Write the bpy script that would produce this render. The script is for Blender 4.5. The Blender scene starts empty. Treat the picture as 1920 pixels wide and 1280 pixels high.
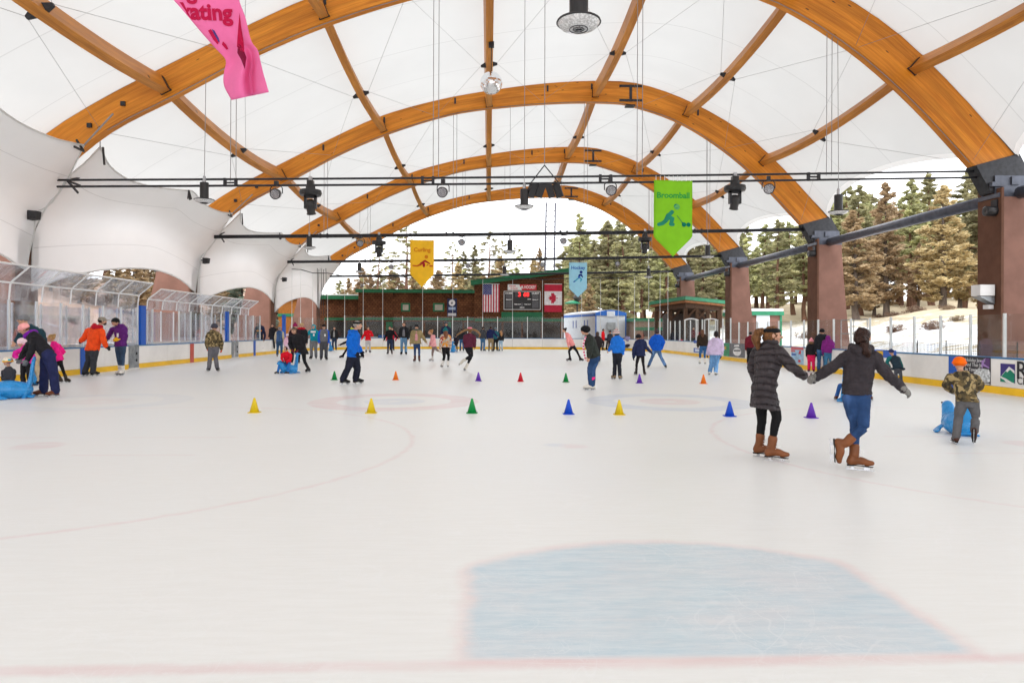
import bpy, bmesh, math, random
import numpy as np
from mathutils import Vector, Matrix, noise as mnoise

random.seed(7)
rng = np.random.default_rng(7)
scene = bpy.context.scene
col = scene.collection
R = math.radians

# ------------------------------------------------------------ camera
FOC, PCX, PCY, EYE = 1280.0, 960.0, 620.0, 1.57      # 24 mm lens on full frame, in pixels of a 1920 wide frame
YAW, ROLL = math.atan(44 / 1280), 0.004
CS, SN = math.cos(YAW), math.sin(YAW)
cam_right = Vector((CS, -SN, 0)); cam_up = Vector((0, 0, 1)); cam_fwd = Vector((SN, CS, 0))
cr = (cam_right + cam_up * ROLL).normalized(); cu = (cam_up - cam_right * ROLL).normalized()
cam_data = bpy.data.cameras.new("camera")
cam_data.sensor_width = 36.0; cam_data.lens = 24.0
cam_data.shift_y = -20 / 1920
cam_data.clip_start = 0.05; cam_data.clip_end = 3000
cam = bpy.data.objects.new("camera", cam_data)
cam.matrix_world = Matrix(((cr.x, cu.x, -cam_fwd.x, 0), (cr.y, cu.y, -cam_fwd.y, 0), (cr.z, cu.z, -cam_fwd.z, EYE), (0, 0, 0, 1)))
col.objects.link(cam); scene.camera = cam

# ------------------------------------------------------------ sky and sun (bright overcast winter day)
SUN_ELEV, SUN_ROT = R(48), R(205)
world = bpy.data.worlds.new("World"); scene.world = world; world.use_nodes = True
wn, wl = world.node_tree.nodes, world.node_tree.links
wn.clear()
w_out = wn.new("ShaderNodeOutputWorld"); w_bg = wn.new("ShaderNodeBackground")
w_sky = wn.new("ShaderNodeTexSky"); w_sky.sky_type = 'NISHITA'; w_sky.sun_disc = False
w_sky.sun_elevation = SUN_ELEV; w_sky.sun_rotation = SUN_ROT; w_sky.dust_density = 2.0
w_mix = wn.new("ShaderNodeMix"); w_mix.data_type = 'RGBA'
w_mix.inputs[0].default_value = 0.88                      # cloud cover over the blue sky
w_mix.inputs[7].default_value = (12.2, 12.35, 12.6, 1)
wl.new(w_sky.outputs[0], w_mix.inputs[6]); wl.new(w_mix.outputs[2], w_bg.inputs[0])
w_bg.inputs[1].default_value = 0.15
wl.new(w_bg.outputs[0], w_out.inputs[0])
sun_data = bpy.data.lights.new("sun", 'SUN'); sun_data.energy = 0.9; sun_data.angle = R(18); sun_data.color = (1.0, 0.96, 0.9)
sun = bpy.data.objects.new("sun", sun_data); col.objects.link(sun)
sun.rotation_euler = (R(90) - SUN_ELEV, 0, math.pi - SUN_ROT)
scene.view_settings.view_transform = 'Standard'; scene.view_settings.look = 'None'
scene.view_settings.exposure = 0.62; scene.view_settings.gamma = 1.0
scene.cycles.use_denoising = True
scene.cycles.max_bounces = 10; scene.cycles.transparent_max_bounces = 24
scene.cycles.diffuse_bounces = 5; scene.cycles.transmission_bounces = 8
scene.cycles.sample_clamp_indirect = 6.0

# ------------------------------------------------------------ pixel -> place (real depth, real size)
def ray(px, py):
    a = (px - PCX) / FOC; b = -(py - PCY) / FOC
    a, b = a - b * ROLL, a * ROLL + b
    return Vector((a * CS + SN, -a * SN + CS, b))
def at_y(px, py, Y):
    r = ray(px, py); t = Y / r.y; return Vector((r.x * t, Y, EYE + r.z * t))
def at_x(px, py, X):
    r = ray(px, py); t = X / r.x; return Vector((X, r.y * t, EYE + r.z * t))
def at_d(px, py, d):
    r = ray(px, py); return Vector((r.x * d, r.y * d, EYE + r.z * d))
def on_ground(px, py, z=0.0):
    r = ray(px, py); t = (z - EYE) / r.z; return Vector((r.x * t, r.y * t, z))

# ------------------------------------------------------------ materials
def srgb(h):
    if isinstance(h, str):
        c = [int(h[i:i + 2], 16) / 255 for i in (0, 2, 4)]
    else:
        c = [v / 255 for v in h]
    return tuple(v / 12.92 if v <= 0.04045 else ((v + 0.055) / 1.055) ** 2.4 for v in c)
class NT:
    """small helper round a node tree"""
    def __init__(s, m): s.m = m; s.n = m.node_tree.nodes; s.l = m.node_tree.links
    def new(s, t, **kw):
        n = s.n.new(t)
        for k, v in kw.items(): setattr(n, k, v)
        return n
    def set(s, sock, v):
        if isinstance(v, (int, float)): sock.default_value = v
        elif isinstance(v, (tuple, list)): sock.default_value = v if len(v) != 3 or len(sock.default_value) == 3 else (*v, 1)
        else: s.l.new(v, sock)
    def math(s, op, a, b=None, c=None, clamp=False):
        n = s.new("ShaderNodeMath", operation=op); n.use_clamp = clamp
        s.set(n.inputs[0], a)
        if b is not None: s.set(n.inputs[1], b)
        if c is not None: s.set(n.inputs[2], c)
        return n.outputs[0]
    def mix(s, f, a, b, mode='MIX'):
        n = s.new("ShaderNodeMix", data_type='RGBA'); n.blend_type = mode
        s.set(n.inputs[0], f); s.set(n.inputs[6], a); s.set(n.inputs[7], b)
        return n.outputs[2]
    def noise(s, vec, scale, detail=3, rough=0.55, dist=0.0):
        n = s.new("ShaderNodeTexNoise"); s.set(n.inputs['Scale'], scale); n.inputs['Detail'].default_value = detail
        n.inputs['Roughness'].default_value = rough; n.inputs['Distortion'].default_value = dist
        if vec is not None: s.l.new(vec, n.inputs['Vector'])
        return n.outputs[0]
    def ramp(s, f, lo, hi):
        n = s.new("ShaderNodeMapRange"); n.interpolation_type = 'SMOOTHSTEP'; n.clamp = True
        s.set(n.inputs[0], f); n.inputs[1].default_value = lo; n.inputs[2].default_value = hi
        return n.outputs[0]
    def scale(s, vec, v):
        n = s.new("ShaderNodeMapping"); n.inputs['Scale'].default_value = v; s.l.new(vec, n.inputs[0]); return n.outputs[0]
    def bump(s, h, strength, dist, normal=None):
        n = s.new("ShaderNodeBump"); n.inputs['Strength'].default_value = strength; n.inputs['Distance'].default_value = dist
        s.l.new(h, n.inputs['Height'])
        if normal is not None: s.l.new(normal, n.inputs['Normal'])
        return n.outputs[0]
def base_mat(name):
    m = bpy.data.materials.new(name); m.use_nodes = True
    t = NT(m); b = m.node_tree.nodes['Principled BSDF']
    tc = t.new("ShaderNodeTexCoord")
    return m, t, b, tc
MATS = {}
def mat(name, c, rough=0.6, metal=0.0, spec=0.35, var=0.12, vscale=3.0, bump=0.0, bscale=40.0, bdist=0.01, c2=None, stretch=None, key=None):
    """plain procedural surface: base colour broken up by noise, optional second colour, optional bump"""
    k = key or name
    if k in MATS: return MATS[k]
    m, t, b, tc = base_mat(name)
    vec = tc.outputs['Object']
    if stretch: vec = t.scale(vec, stretch)
    n1 = t.noise(vec, vscale, 5, 0.6)
    c = srgb(c) if isinstance(c, (str,)) else c
    lo = tuple(v * (1 - var) for v in c) if c2 is None else c
    hi = tuple(min(1, v * (1 + var)) for v in c) if c2 is None else c2
    t.set(b.inputs['Base Color'], t.mix(t.ramp(n1, 0.3, 0.7), lo, hi))
    rr = t.noise(vec, vscale * 2.7, 3)
    t.set(b.inputs['Roughness'], t.math('MULTIPLY_ADD', rr, 0.2, max(0.02, rough - 0.1)))
    b.inputs['Metallic'].default_value = metal
    b.inputs['Specular IOR Level'].default_value = spec
    if bump > 0:
        t.set(b.inputs['Normal'], t.bump(t.noise(vec, bscale, 4), bump, bdist))
    MATS[k] = m
    return m

# ------------------------------------------------------------ mesh helpers
class MB:
    def __init__(s): s.v = []; s.f = []; s.m = []; s.uv = []; s.smooth = False
    def add(s, verts, faces, mi=0, uvs=None):
        o = len(s.v); s.v.extend([tuple(v) for v in verts])
        for i, f in enumerate(faces):
            s.f.append(tuple(o + k for k in f)); s.m.append(mi)
            s.uv.append(uvs[i] if uvs else None)
        return s
    def box(s, lo, hi, mi=0, M=None):
        x0, y0, z0 = lo; x1, y1, z1 = hi
        v = [Vector(p) for p in ((x0,y0,z0),(x1,y0,z0),(x1,y1,z0),(x0,y1,z0),(x0,y0,z1),(x1,y0,z1),(x1,y1,z1),(x0,y1,z1))]
        if M is not None: v = [M @ p for p in v]
        return s.add(v, [(0,3,2,1),(4,5,6,7),(0,1,5,4),(1,2,6,5),(2,3,7,6),(3,0,4,7)], mi)
    def cbox(s, c, d, mi=0, M=None):
        return s.box([c[i] - d[i] / 2 for i in range(3)], [c[i] + d[i] / 2 for i in range(3)], mi, M)
    def bar(s, p, q, w, h, up=(0, 0, 1), mi=0, w2=None, h2=None):
        p, q = Vector(p), Vector(q); d = (q - p).normalized(); u = Vector(up)
        if abs(d.dot(u)) > 0.98: u = Vector((0, 1, 0))
        sd = d.cross(u).normalized(); u = sd.cross(d).normalized()
        w2 = w if w2 is None else w2; h2 = h if h2 is None else h2
        v = []
        for c, a, b in ((p, w, h), (q, w2, h2)):
            for i, j in ((-1,-1),(1,-1),(1,1),(-1,1)): v.append(c + sd * (i * a / 2) + u * (j * b / 2))
        return s.add(v, [(0,1,2,3),(7,6,5,4),(0,4,5,1),(1,5,6,2),(2,6,7,3),(3,7,4,0)], mi)
    def tube(s, pts, r, n=8, mi=0, caps=True, up=(0, 0, 1)):
        pts = [Vector(p) for p in pts]; m = len(pts)
        rad = r if isinstance(r, (list, tuple)) else [r] * m
        vs, fs = [], []
        for i, p in enumerate(pts):
            d = (pts[min(i + 1, m - 1)] - pts[max(i - 1, 0)]).normalized(); u = Vector(up)
            if abs(d.dot(u)) > 0.95: u = Vector((0, 1, 0)) if abs(d.y) < 0.9 else Vector((1, 0, 0))
            a = d.cross(u).normalized(); b = a.cross(d).normalized()
            for k in range(n):
                t = 2 * math.pi * k / n; vs.append(p + (a * math.cos(t) + b * math.sin(t)) * rad[i])
        for i in range(m - 1):
            for k in range(n):
                fs.append((i*n+k, i*n+(k+1) % n, (i+1)*n+(k+1) % n, (i+1)*n+k))
        if caps: fs.append(tuple(range(n-1, -1, -1))); fs.append(tuple((m-1)*n+k for k in range(n)))
        return s.add(vs, fs, mi)
    def lathe(s, prof, c=(0, 0, 0), n=20, mi=0, M=None):
        c = Vector(c); vs, fs = [], []; m = len(prof)
        for r_, z in prof:
            for k in range(n):
                t = 2 * math.pi * k / n; p = Vector((r_ * math.cos(t), r_ * math.sin(t), z))
                vs.append((M @ p if M is not None else p) + c)
        for i in range(m - 1):
            for k in range(n): fs.append((i*n+k, i*n+(k+1) % n, (i+1)*n+(k+1) % n, (i+1)*n+k))
        return s.add(vs, fs, mi)
    def ball(s, c, r, n=16, mi=0, M=None):
        r = (r, r, r) if isinstance(r, (int, float)) else r
        m = n // 2; vs, fs = [], []; c = Vector(c)
        for i in range(m + 1):
            ph = math.pi * i / m
            for k in range(n):
                t = 2 * math.pi * k / n
                p = Vector((r[0]*math.sin(ph)*math.cos(t), r[1]*math.sin(ph)*math.sin(t), -r[2]*math.cos(ph)))
                vs.append((M @ p if M is not None else p) + c)
        for i in range(m):
            for k in range(n): fs.append((i*n+k, i*n+(k+1) % n, (i+1)*n+(k+1) % n, (i+1)*n+k))
        return s.add(vs, fs, mi)
    def prism(s, poly, z0, z1, mi=0, M=None):
        """poly: 2-D outline (x, y), counter-clockwise, extruded z0..z1"""
        n = len(poly); v = [Vector((x, y, z0)) for x, y in poly] + [Vector((x, y, z1)) for x, y in poly]
        if M is not None: v = [M @ p for p in v]
        fs = [tuple(range(n-1, -1, -1)), tuple(range(n, 2*n))] + [(i, (i+1) % n, n+(i+1) % n, n+i) for i in range(n)]
        return s.add(v, fs, mi)
    def grid(s, P, mi=0, uv=True, flip=False):
        """P: rows of points"""
        a, b = len(P), len(P[0]); vs = [p for row in P for p in row]; fs, us = [], []
        for i in range(a - 1):
            for j in range(b - 1):
                f = (i*b+j, i*b+j+1, (i+1)*b+j+1, (i+1)*b+j)
                u = ((j/(b-1), i/(a-1)), ((j+1)/(b-1), i/(a-1)), ((j+1)/(b-1), (i+1)/(a-1)), (j/(b-1), (i+1)/(a-1)))
                if flip: f = f[::-1]; u = u[::-1]
                fs.append(f); us.append(u)
        return s.add(vs, fs, mi, us)
    def mesh(s, name):
        me = bpy.data.meshes.new(name); me.from_pydata(s.v, [], s.f); me.update()
        me.polygons.foreach_set("material_index", s.m)
        if any(u is not None for u in s.uv):
            L = me.uv_layers.new(name="uv"); k = 0
            for f, u in zip(s.f, s.uv):
                for i in range(len(f)):
                    if u is not None: L.data[k].uv = u[i]
                    k += 1
        if s.smooth: me.polygons.foreach_set("use_smooth", [True] * len(me.polygons))
        return me
def obj(name, mb, mats, parent=None, smooth=False, origin=None):
    if isinstance(mb, MB):
        if origin is not None: o = Vector(origin); mb.v = [tuple(Vector(p) - o) for p in mb.v]
        mb.smooth = smooth; me = mb.mesh(name)
    else: me = mb
    for m in (mats if isinstance(mats, (list, tuple)) else [mats]): me.materials.append(m)
    ob = bpy.data.objects.new(name, me); col.objects.link(ob)
    if origin is not None: ob.location = origin
    if parent is not None: ob.parent = parent
    return ob
def tag(o, label=None, cat=None, group=None, kind=None):
    if label: o['label'] = label
    if cat: o['category'] = cat
    if group: o['group'] = group
    if kind: o['kind'] = kind
    return o
def empty(name, loc=(0, 0, 0), label=None, cat=None, group=None):
    e = bpy.data.objects.new(name, None); col.objects.link(e); e.location = loc; e.empty_display_size = 0.2
    return tag(e, label, cat, group)
def kids(o): return [c for c in bpy.data.objects if c.parent is o]
def copy_tree(o, parent=None, children=None):
    c = o.copy(); col.objects.link(c)
    if parent is not None: c.parent = parent
    for ch in (children if children is not None else kids(o)): copy_tree(ch, c)
    return c
def smooth_pts(pts, n):
    """Catmull-Rom through pts, n points evenly spread by parameter"""
    P = np.array(pts, float); m = len(P); P = np.vstack([2*P[0]-P[1], P, 2*P[-1]-P[-2]])
    d = np.concatenate([[0], np.cumsum(np.linalg.norm(np.diff(P[1:-1], axis=0), axis=1))]); out = []
    for s_ in np.linspace(0, d[-1], n):
        i = min(np.searchsorted(d, s_, 'right') - 1, m - 2); t = (s_ - d[i]) / (d[i+1] - d[i])
        a, b, c_, e = P[i], P[i+1], P[i+2], P[i+3]
        out.append(0.5*((2*b)+(-a+c_)*t+(2*a-5*b+4*c_-e)*t*t+(-a+3*b-3*c_+e)*t**3))
    return np.array(out)
def text_mesh(s, size, depth=0.0, bold=0.0, align='CENTER'):
    """lettering as a mesh in the XY plane, centred on the origin"""
    cu_ = bpy.data.curves.new("lettering", 'FONT'); cu_.body = s; cu_.size = size; cu_.extrude = depth; cu_.offset = bold
    cu_.align_x = align; cu_.align_y = 'CENTER'; cu_.resolution_u = 3
    o = bpy.data.objects.new("lettering", cu_); me = bpy.data.meshes.new_from_object(o)
    bpy.data.objects.remove(o); bpy.data.curves.remove(cu_)
    return me
def lettering(s, size, M, material, parent, depth=0.002, bold=0.0, name="lettering", align='CENTER', squeeze=1.0):
    me = text_mesh(s, size, depth, bold, align)
    me.transform(M @ Matrix.Diagonal((squeeze, 1, 1, 1))); return obj(name, me, material, parent)
def frame(o, x, y):
    """matrix taking the XY plane to origin o with axes x, y"""
    x = Vector(x).normalized(); y = Vector(y); y = (y - x * y.dot(x)).normalized(); z = x.cross(y); o = Vector(o)
    return Matrix(((x.x, y.x, z.x, o.x), (x.y, y.y, z.y, o.y), (x.z, y.z, z.z, o.z), (0, 0, 0, 1)))
# ------------------------------------------------------------ ground, snow and hill
def sstep(x, a, b):
    t = np.clip((x - a) / (b - a), 0, 1); return t * t * (3 - 2 * t)
def hill(x, y):
    h = 4.6 * sstep(x, 23, 62) * sstep(y, -30, 30) + 3.5 * sstep(x, 60, 160)
    h = h + 6.6 * sstep(-x, 20.5, 44) + 3.0 * sstep(y, 84, 150)
    w = np.clip(sstep(np.abs(x), 22, 34) + sstep(y, 84, 110), 0, 1)
    return h + w * (0.35 * np.sin(x * .21 + y * .13) + 0.25 * np.sin(x * .47 - y * .31 + 1.3)) - 0.03
def ground_mat():
    m, t, b, tc = base_mat("snowy dry grass"); v = tc.outputs['Object']
    big = t.noise(t.scale(v, (0.10, 0.22, 0.1)), 1.0, 6, 0.62)
    mid = t.noise(t.scale(v, (0.5, 1.6, 1)), 1.0, 5, 0.65)
    sep = t.new("ShaderNodeSeparateXYZ"); t.l.new(v, sep.inputs[0])
    upslope = t.ramp(sep.outputs[2], 1.7, 4.3)               # the snow thins out up the bank
    leftside = t.ramp(sep.outputs[0], -16, -28)
    f = t.math('ADD', t.math('MULTIPLY', big, 0.45), t.math('MULTIPLY', mid, 0.75))
    f = t.math('SUBTRACT', f, t.math('MULTIPLY', upslope, 0.27))
    f = t.math('SUBTRACT', f, t.math('MULTIPLY', leftside, 0.15))
    snow = t.ramp(f, 0.515, 0.605)
    grass = t.mix(t.noise(v, 0.8, 5), srgb('a8957a'), srgb('dccfb4'))
    grass = t.mix(t.math('MULTIPLY', leftside, 0.75), grass, t.mix(t.noise(v, 1.5, 5), srgb('a07868'), srgb('ccb0a2')))
    t.set(b.inputs['Base Color'], t.mix(snow, grass, (0.84, 0.84, 0.86)))
    b.inputs['Roughness'].default_value = 0.9; b.inputs['Specular IOR Level'].default_value = 0.15
    t.set(b.inputs['Normal'], t.bump(t.noise(v, 3.0, 6, 0.7), 0.7, 0.25))
    return m
xs = np.concatenate([np.linspace(-900, -120, 9), np.arange(-110, 181, 2.5), np.linspace(200, 1000, 9)])
ys = np.concatenate([np.linspace(-400, -40, 6), np.arange(-30, 171, 2.5), np.linspace(190, 1500, 12)])
XX, YY = np.meshgrid(xs, ys); ZZ = hill(XX, YY)
gm = MB(); gm.grid([[(XX[i, j], YY[i, j], ZZ[i, j]) for j in range(len(xs))] for i in range(len(ys))], uv=False)
ground = tag(obj("ground", gm, ground_mat(), smooth=True), kind='structure')

# ------------------------------------------------------------ ice with its painted lines
GL = on_ground(960, 1253).y                                    # goal line
CRX = 0.02 + 0.5 * (on_ground(870, 1250).x + on_ground(1852, 1256).x) # centre of the crease
def ice_mat():
    m, t, b, tc = base_mat("ice"); v = tc.outputs['Object']
    sep = t.new("ShaderNodeSeparateXYZ"); t.l.new(v, sep.inputs[0]); x, y = sep.outputs[0], sep.outputs[1]
    wob = t.math('MULTIPLY_ADD', t.noise(v, 4.0, 6, 0.7), 0.16, -0.08)
    def dist(cx, cy):
        a = t.math('SUBTRACT', x, cx); c = t.math('SUBTRACT', y, cy)
        return t.math('ADD', t.math('SQRT', t.math('ADD', t.math('MULTIPLY', a, a), t.math('MULTIPLY', c, c))), wob)
    def less(a, lim, soft=0.03): return t.ramp(a, lim + soft, lim - soft)
    def band(a, lo, hi, soft=0.03): return t.math('MULTIPLY', t.ramp(a, lo - soft, lo + soft), t.ramp(a, hi + soft, hi - soft))
    mul = lambda *a: a[0] if len(a) == 1 else t.math('MULTIPLY', a[0], mul(*a[1:]))
    wear = t.ramp(t.noise(t.scale(v, (0.7, 2.4, 1)), 1.3, 6, 0.65), 0.25, 0.75)
    streak = t.noise(t.scale(v, (1.1, 9.0, 1)), 2.2, 7, 0.7, 0.4)
    base = t.mix(t.ramp(streak, 0.3, 0.72), (0.775, 0.782, 0.762), (0.812, 0.822, 0.808))
    base = t.mix(mul(t.ramp(t.noise(v, 0.10, 3), 0.42, 0.66), 0.3), base, (0.74, 0.77, 0.81))
    red, blue, dark = (0.62, 0.16, 0.20), (0.20, 0.34, 0.60), (0.35, 0.38, 0.45)
    def paint(c, mask, f, base):
        return t.mix(mul(mask, t.math('MULTIPLY_ADD', wear, 0.7 * f, 0.35 * f)), base, c)
    # curling houses
    for cx, cy, o, i in ((on_ground(740, 754).x, on_ground(740, 754).y, red, blue), (on_ground(1272, 761).x, on_ground(740, 754).y, blue, red),
                         (on_ground(225, 747).x, on_ground(740, 754).y, blue, red)):
        d = dist(cx, cy); k = 0.28 if cx > -6 else 0.11
        base = paint(o, band(d, 1.22, 1.83), k, base); base = paint(i, band(d, 0.14, 0.66), k * 0.85, base)
    # face-off circles and spots
    for cx in (CRX - 6.75, CRX + 6.75):
        d = dist(cx, GL + 6.1)
        base = paint(red, band(d, 4.54, 4.60, 0.04), 0.20, base)
        base = paint(red, less(dist(cx - 0.35, GL + 6.1), 0.30, 0.06), 0.20, base)
        for sx in (-1, 1):
            for sy in (-1, 1):
                ax = t.math('ABSOLUTE', t.math('SUBTRACT', x, cx + sx * 1.25)); ay = t.math('ABSOLUTE', t.math('SUBTRACT', y, GL + 6.1 + sy * 0.7))
                base = paint(red, mul(less(ax, 0.75, 0.05), less(ay, 0.03)), 0.16, base)
    # lines across the rink
    for yy, w, c, f in ((GL, 0.045, red, 0.24), (21.3, 0.035, dark, 0.30), (21.75, 0.03, dark, 0.1), (29.3, 0.15, red, 0.07), (36.5, 0.15, blue, 0.06), (15.2, 0.02, red, 0.10)):
        base = paint(c, less(t.math('ABSOLUTE', t.math('SUBTRACT', t.math('ADD', y, t.math('MULTIPLY', wob, 0.5)), yy)), w, 0.035), f, base)
    base = paint(blue, less(dist(on_ground(1040, 837).x, on_ground(1040, 837).y), 0.13, 0.08), 0.22, base)
    base = paint(red, less(dist(on_ground(1075, 839).x, on_ground(1075, 839).y), 0.16, 0.1), 0.22, base)
    # goal crease: pale blue with a red border
    d = dist(CRX, GL); ax = t.math('ADD', t.math('ABSOLUTE', t.math('SUBTRACT', x, CRX)), wob); dy = t.math('SUBTRACT', y, GL)
    inside = mul(less(d, 1.86, .07), less(ax, 1.29, .06), t.ramp(dy, -0.04, 0.04))
    core = mul(less(d, 1.79, .07), less(ax, 1.22, .06), t.ramp(dy, 0.02, 0.10))
    base = t.mix(mul(inside, t.math('MULTIPLY_ADD', wear, 0.18, 0.09)), base, (0.66, 0.25, 0.28))
    cw = t.mix(t.ramp(t.noise(t.scale(v, (1.2, 7, 1)), 2.5, 8, 0.72), 0.3, 0.7), (0.47, 0.60, 0.67), (0.62, 0.705, 0.75))
    base = t.mix(mul(core, t.math('MULTIPLY_ADD', t.ramp(t.noise(t.scale(v, (.8, 1.6, 1)), 1.1, 6, .7), .3, .65), .35, .62)), base, cw)
    # fine skate cuts: thin pale arcs
    cut = None
    for k, (sc_, off) in enumerate((((0.55, 0.9, 1), 0.5), ((0.9, 0.45, 1), 0.47), ((0.33, 0.62, 1), 0.52), ((1.3, 2.1, 1), .49), ((2.4, 1.1, 1), .51), ((1.9, 3.4, 1), .5))):
        n = t.noise(t.scale(v, sc_), 1.0 + 0.5 * k, 2, 0.5, 1.4)
        line = t.ramp(t.math('ABSOLUTE', t.math('SUBTRACT', n, off)), 0.0040 + .0012 * k, 0.0008)
        cut = line if cut is None else t.math('MAXIMUM', cut, line)
    patch = t.ramp(t.noise(v, 0.9, 3), 0.40, 0.62)
    cutf = mul(cut, patch)
    base = t.mix(mul(cutf, 0.24), base, (0.86, 0.87, 0.88))
    t.set(b.inputs['Base Color'], base)
    t.set(b.inputs['Roughness'], t.math('MULTIPLY_ADD', streak, 0.35, 0.2))
    b.inputs['Specular IOR Level'].default_value = 0.22
    hgt = t.math('ADD', t.math('MULTIPLY', streak, 0.6), t.math('MULTIPLY', cutf, -0.5))
    t.set(b.inputs['Normal'], t.bump(hgt, 0.10, 0.01))
    return m
LX, RX, FY, CRN = -13.95, 12.95, 57.6, 8.4
def rink_path():
    pts = [(LX, y) for y in np.arange(-1.5, FY - CRN, 1.22)]
    nl = len(pts)
    for a in np.linspace(0, math.pi / 2, 9): pts.append((LX + CRN - CRN * math.cos(a), FY - CRN + CRN * math.sin(a)))
    n_end = 8
    for x in np.linspace(LX + CRN, RX - CRN, n_end + 1)[1:-1]: pts.append((x, FY))
    for a in np.linspace(math.pi / 2, 0, 9): pts.append((RX - CRN + CRN * math.cos(a), FY - CRN + CRN * math.sin(a)))
    for y in np.arange(-1.5, FY - CRN, 1.22)[::-1]: pts.append((RX, y))
    return pts
path = rink_path()
im = MB(); im.add([(x, y, 0.02) for x, y in path] + [(RX, -4, .02), (LX, -4, .02)], [tuple(range(len(path) + 1, -1, -1))])
ice = tag(obj("ice", im, ice_mat()), kind='structure')
wm = MB()                                                       # concrete apron round the rink
apron = [(-21, -4), (22.5, -4), (22.5, 82), (-21, 82)]
wm.add([(x, y, 0.0) for x, y in apron], [(0, 1, 2, 3)])
tag(obj("pavement", wm, mat("concrete apron", srgb('a9a49c'), 0.85, var=0.2, vscale=0.6, bump=0.2, bscale=20)), kind='structure')
# ------------------------------------------------------------ timber arches on steel shoes and columns
ARCH_Y = [-3.1, 11.3, 25.7, 40.1, 54.5, 68.9]
TOP = [(-19.3, 5.6), (-17.7, 7.25), (-16.1, 8.75), (-14.0, 10.1), (-11.95, 11.2), (-9.17, 12.65), (-6.3, 14.0), (-3.0, 14.98), (0, 15.58), (3.26, 16.05), (6.4, 16.25), (8.93, 16.1), (12.1, 15.0), (15.3, 13.15), (17.87, 10.8), (20.15, 8.35)]
BOT = [(-18.4, 4.7), (-17.2, 5.95), (-15.9, 7.3), (-14.0, 8.9), (-11.6, 10.2), (-8.6, 11.85), (-5.6, 13.15), (-2.06, 14.25), (1.38, 14.75), (4.51, 15.0), (7.35, 15.02), (8.62, 14.82), (11.2, 13.95), (13.8, 12.4), (16.2, 10.4), (18.75, 7.75)]
NA = 64
TOPS, BOTS = smooth_pts(TOP, NA), smooth_pts(BOT, NA)
def wood_mat(name, c1, c2, c3, along=26.0, across=9.0):
    """stained glulam: laminations and streaks follow the member (uv: u along, v across)"""
    m, t, b, tc = base_mat(name)
    uv = tc.outputs['UV']
    lam = t.noise(t.scale(uv, (along * 0.22, across * 1.25, 1)), 1.0, 4, 0.62)
    grain = t.noise(t.scale(uv, (along, across * 5, 1)), 1.6, 6, 0.65, 0.3)
    col_ = t.mix(t.ramp(grain, 0.28, 0.72), c1, c2)
    col_ = t.mix(t.math('MULTIPLY', t.ramp(lam, 0.38, 0.70), 0.75), col_, c3)
    tone = t.ramp(t.noise(t.scale(uv, (along * .55, across * .35, 1)), 1.0, 3), .3, .7); col_ = t.mix(1.0, col_, t.mix(tone, (.70, .66, .62), (1.0, 1.0, 1.0)), 'MULTIPLY')   # boards differ in tone
    knot = t.new("ShaderNodeTexVoronoi"); t.l.new(t.scale(uv, (along * 1.6, across * 0.55, 1)), knot.inputs['Vector']); knot.inputs['Scale'].default_value = 1.0
    col_ = t.mix(t.ramp(knot.outputs['Distance'], 0.10, 0.05), col_, (0.06, 0.03, 0.012))
    t.set(b.inputs['Base Color'], col_)
    t.set(b.inputs['Roughness'], t.math('MULTIPLY_ADD', grain, 0.25, 0.32)); b.inputs['Specular IOR Level'].default_value = 0.3
    t.set(b.inputs['Normal'], t.bump(grain, 0.15, 0.01))
    return m
WOOD = wood_mat("stained glulam", (0.66, 0.22, 0.017), (0.93, 0.385, 0.04), (0.58, 0.17, 0.012))
WOOD2 = wood_mat("stained purlin timber", (0.54, 0.21, 0.032), (0.80, 0.35, 0.065), (0.48, 0.165, 0.022), 8.0, 5.0)
STEEL = mat("black painted steel", (0.03, 0.031, 0.036), 0.45, 0.3, 0.4, 0.3, 6)
DSTEEL = mat("dark blue grey steel", (0.085, 0.095, 0.125), 0.42, 0.25, 0.5, 0.2, 4)
GALV = mat("galvanised steel", (0.42, 0.43, 0.45), 0.4, 0.7, 0.4, 0.2, 8)
CABLE = mat("steel cable", (0.30, 0.30, 0.31), 0.5, 0.4, 0.3)
WHITEP = mat("white painted metal", (0.78, 0.78, 0.78), 0.4, 0.0, 0.4, 0.05)
STUCCO = mat("mauve stucco", srgb('836257'), 0.9, 0, 0.2, 0.12, 1.2, 0.5, 60, 0.01)
BROWNP = mat("brown stucco edge", srgb('66483a'), 0.85, 0, 0.2, 0.15, 1.5, 0.4, 60, 0.01)

def sweep(mb, top, bot, y0, y1):
    n = len(top); P = []
    for i in range(n):
        P.append([Vector((bot[i][0], y0, bot[i][1])), Vector((top[i][0], y0, top[i][1])), Vector((top[i][0], y1, top[i][1])), Vector((bot[i][0], y1, bot[i][1]))])
    vs = [p for row in P for p in row]; fs, us = [], []
    for i in range(n - 1):
        for k in range(4):
            kk = (k + 1) % 4
            fs.append((i*4+k, i*4+kk, (i+1)*4+kk, (i+1)*4+k))
            u0, u1 = i / (n - 1), (i + 1) / (n - 1); v0, v1 = k * .37, k * .37 + (1 if k % 2 == 0 else .3)
            us.append(((u0, v0), (u0, v1), (u1, v1), (u1, v0)))
    fs.append((0, 3, 2, 1)); us.append(((0, 0),) * 4); e = (n - 1) * 4; fs.append((e, e+1, e+2, e+3)); us.append(((0, 0),) * 4)
    mb.add(vs, fs, 0, us)
def arch_at(x, top=False):
    P = TOPS if top else BOTS
    return float(np.interp(x, P[:, 0], P[:, 1]))
AW = 0.21
ORD = {-3.1: "above the camera", 11.3: "second of the row", 25.7: "nearest one whose both flanks show", 40.1: "with its whole curve in view behind the mirror ball", 54.5: "third from the open end's sky, behind the loudspeaker pair", 68.9: "outermost, framing the open end and the white sky"}
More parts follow.
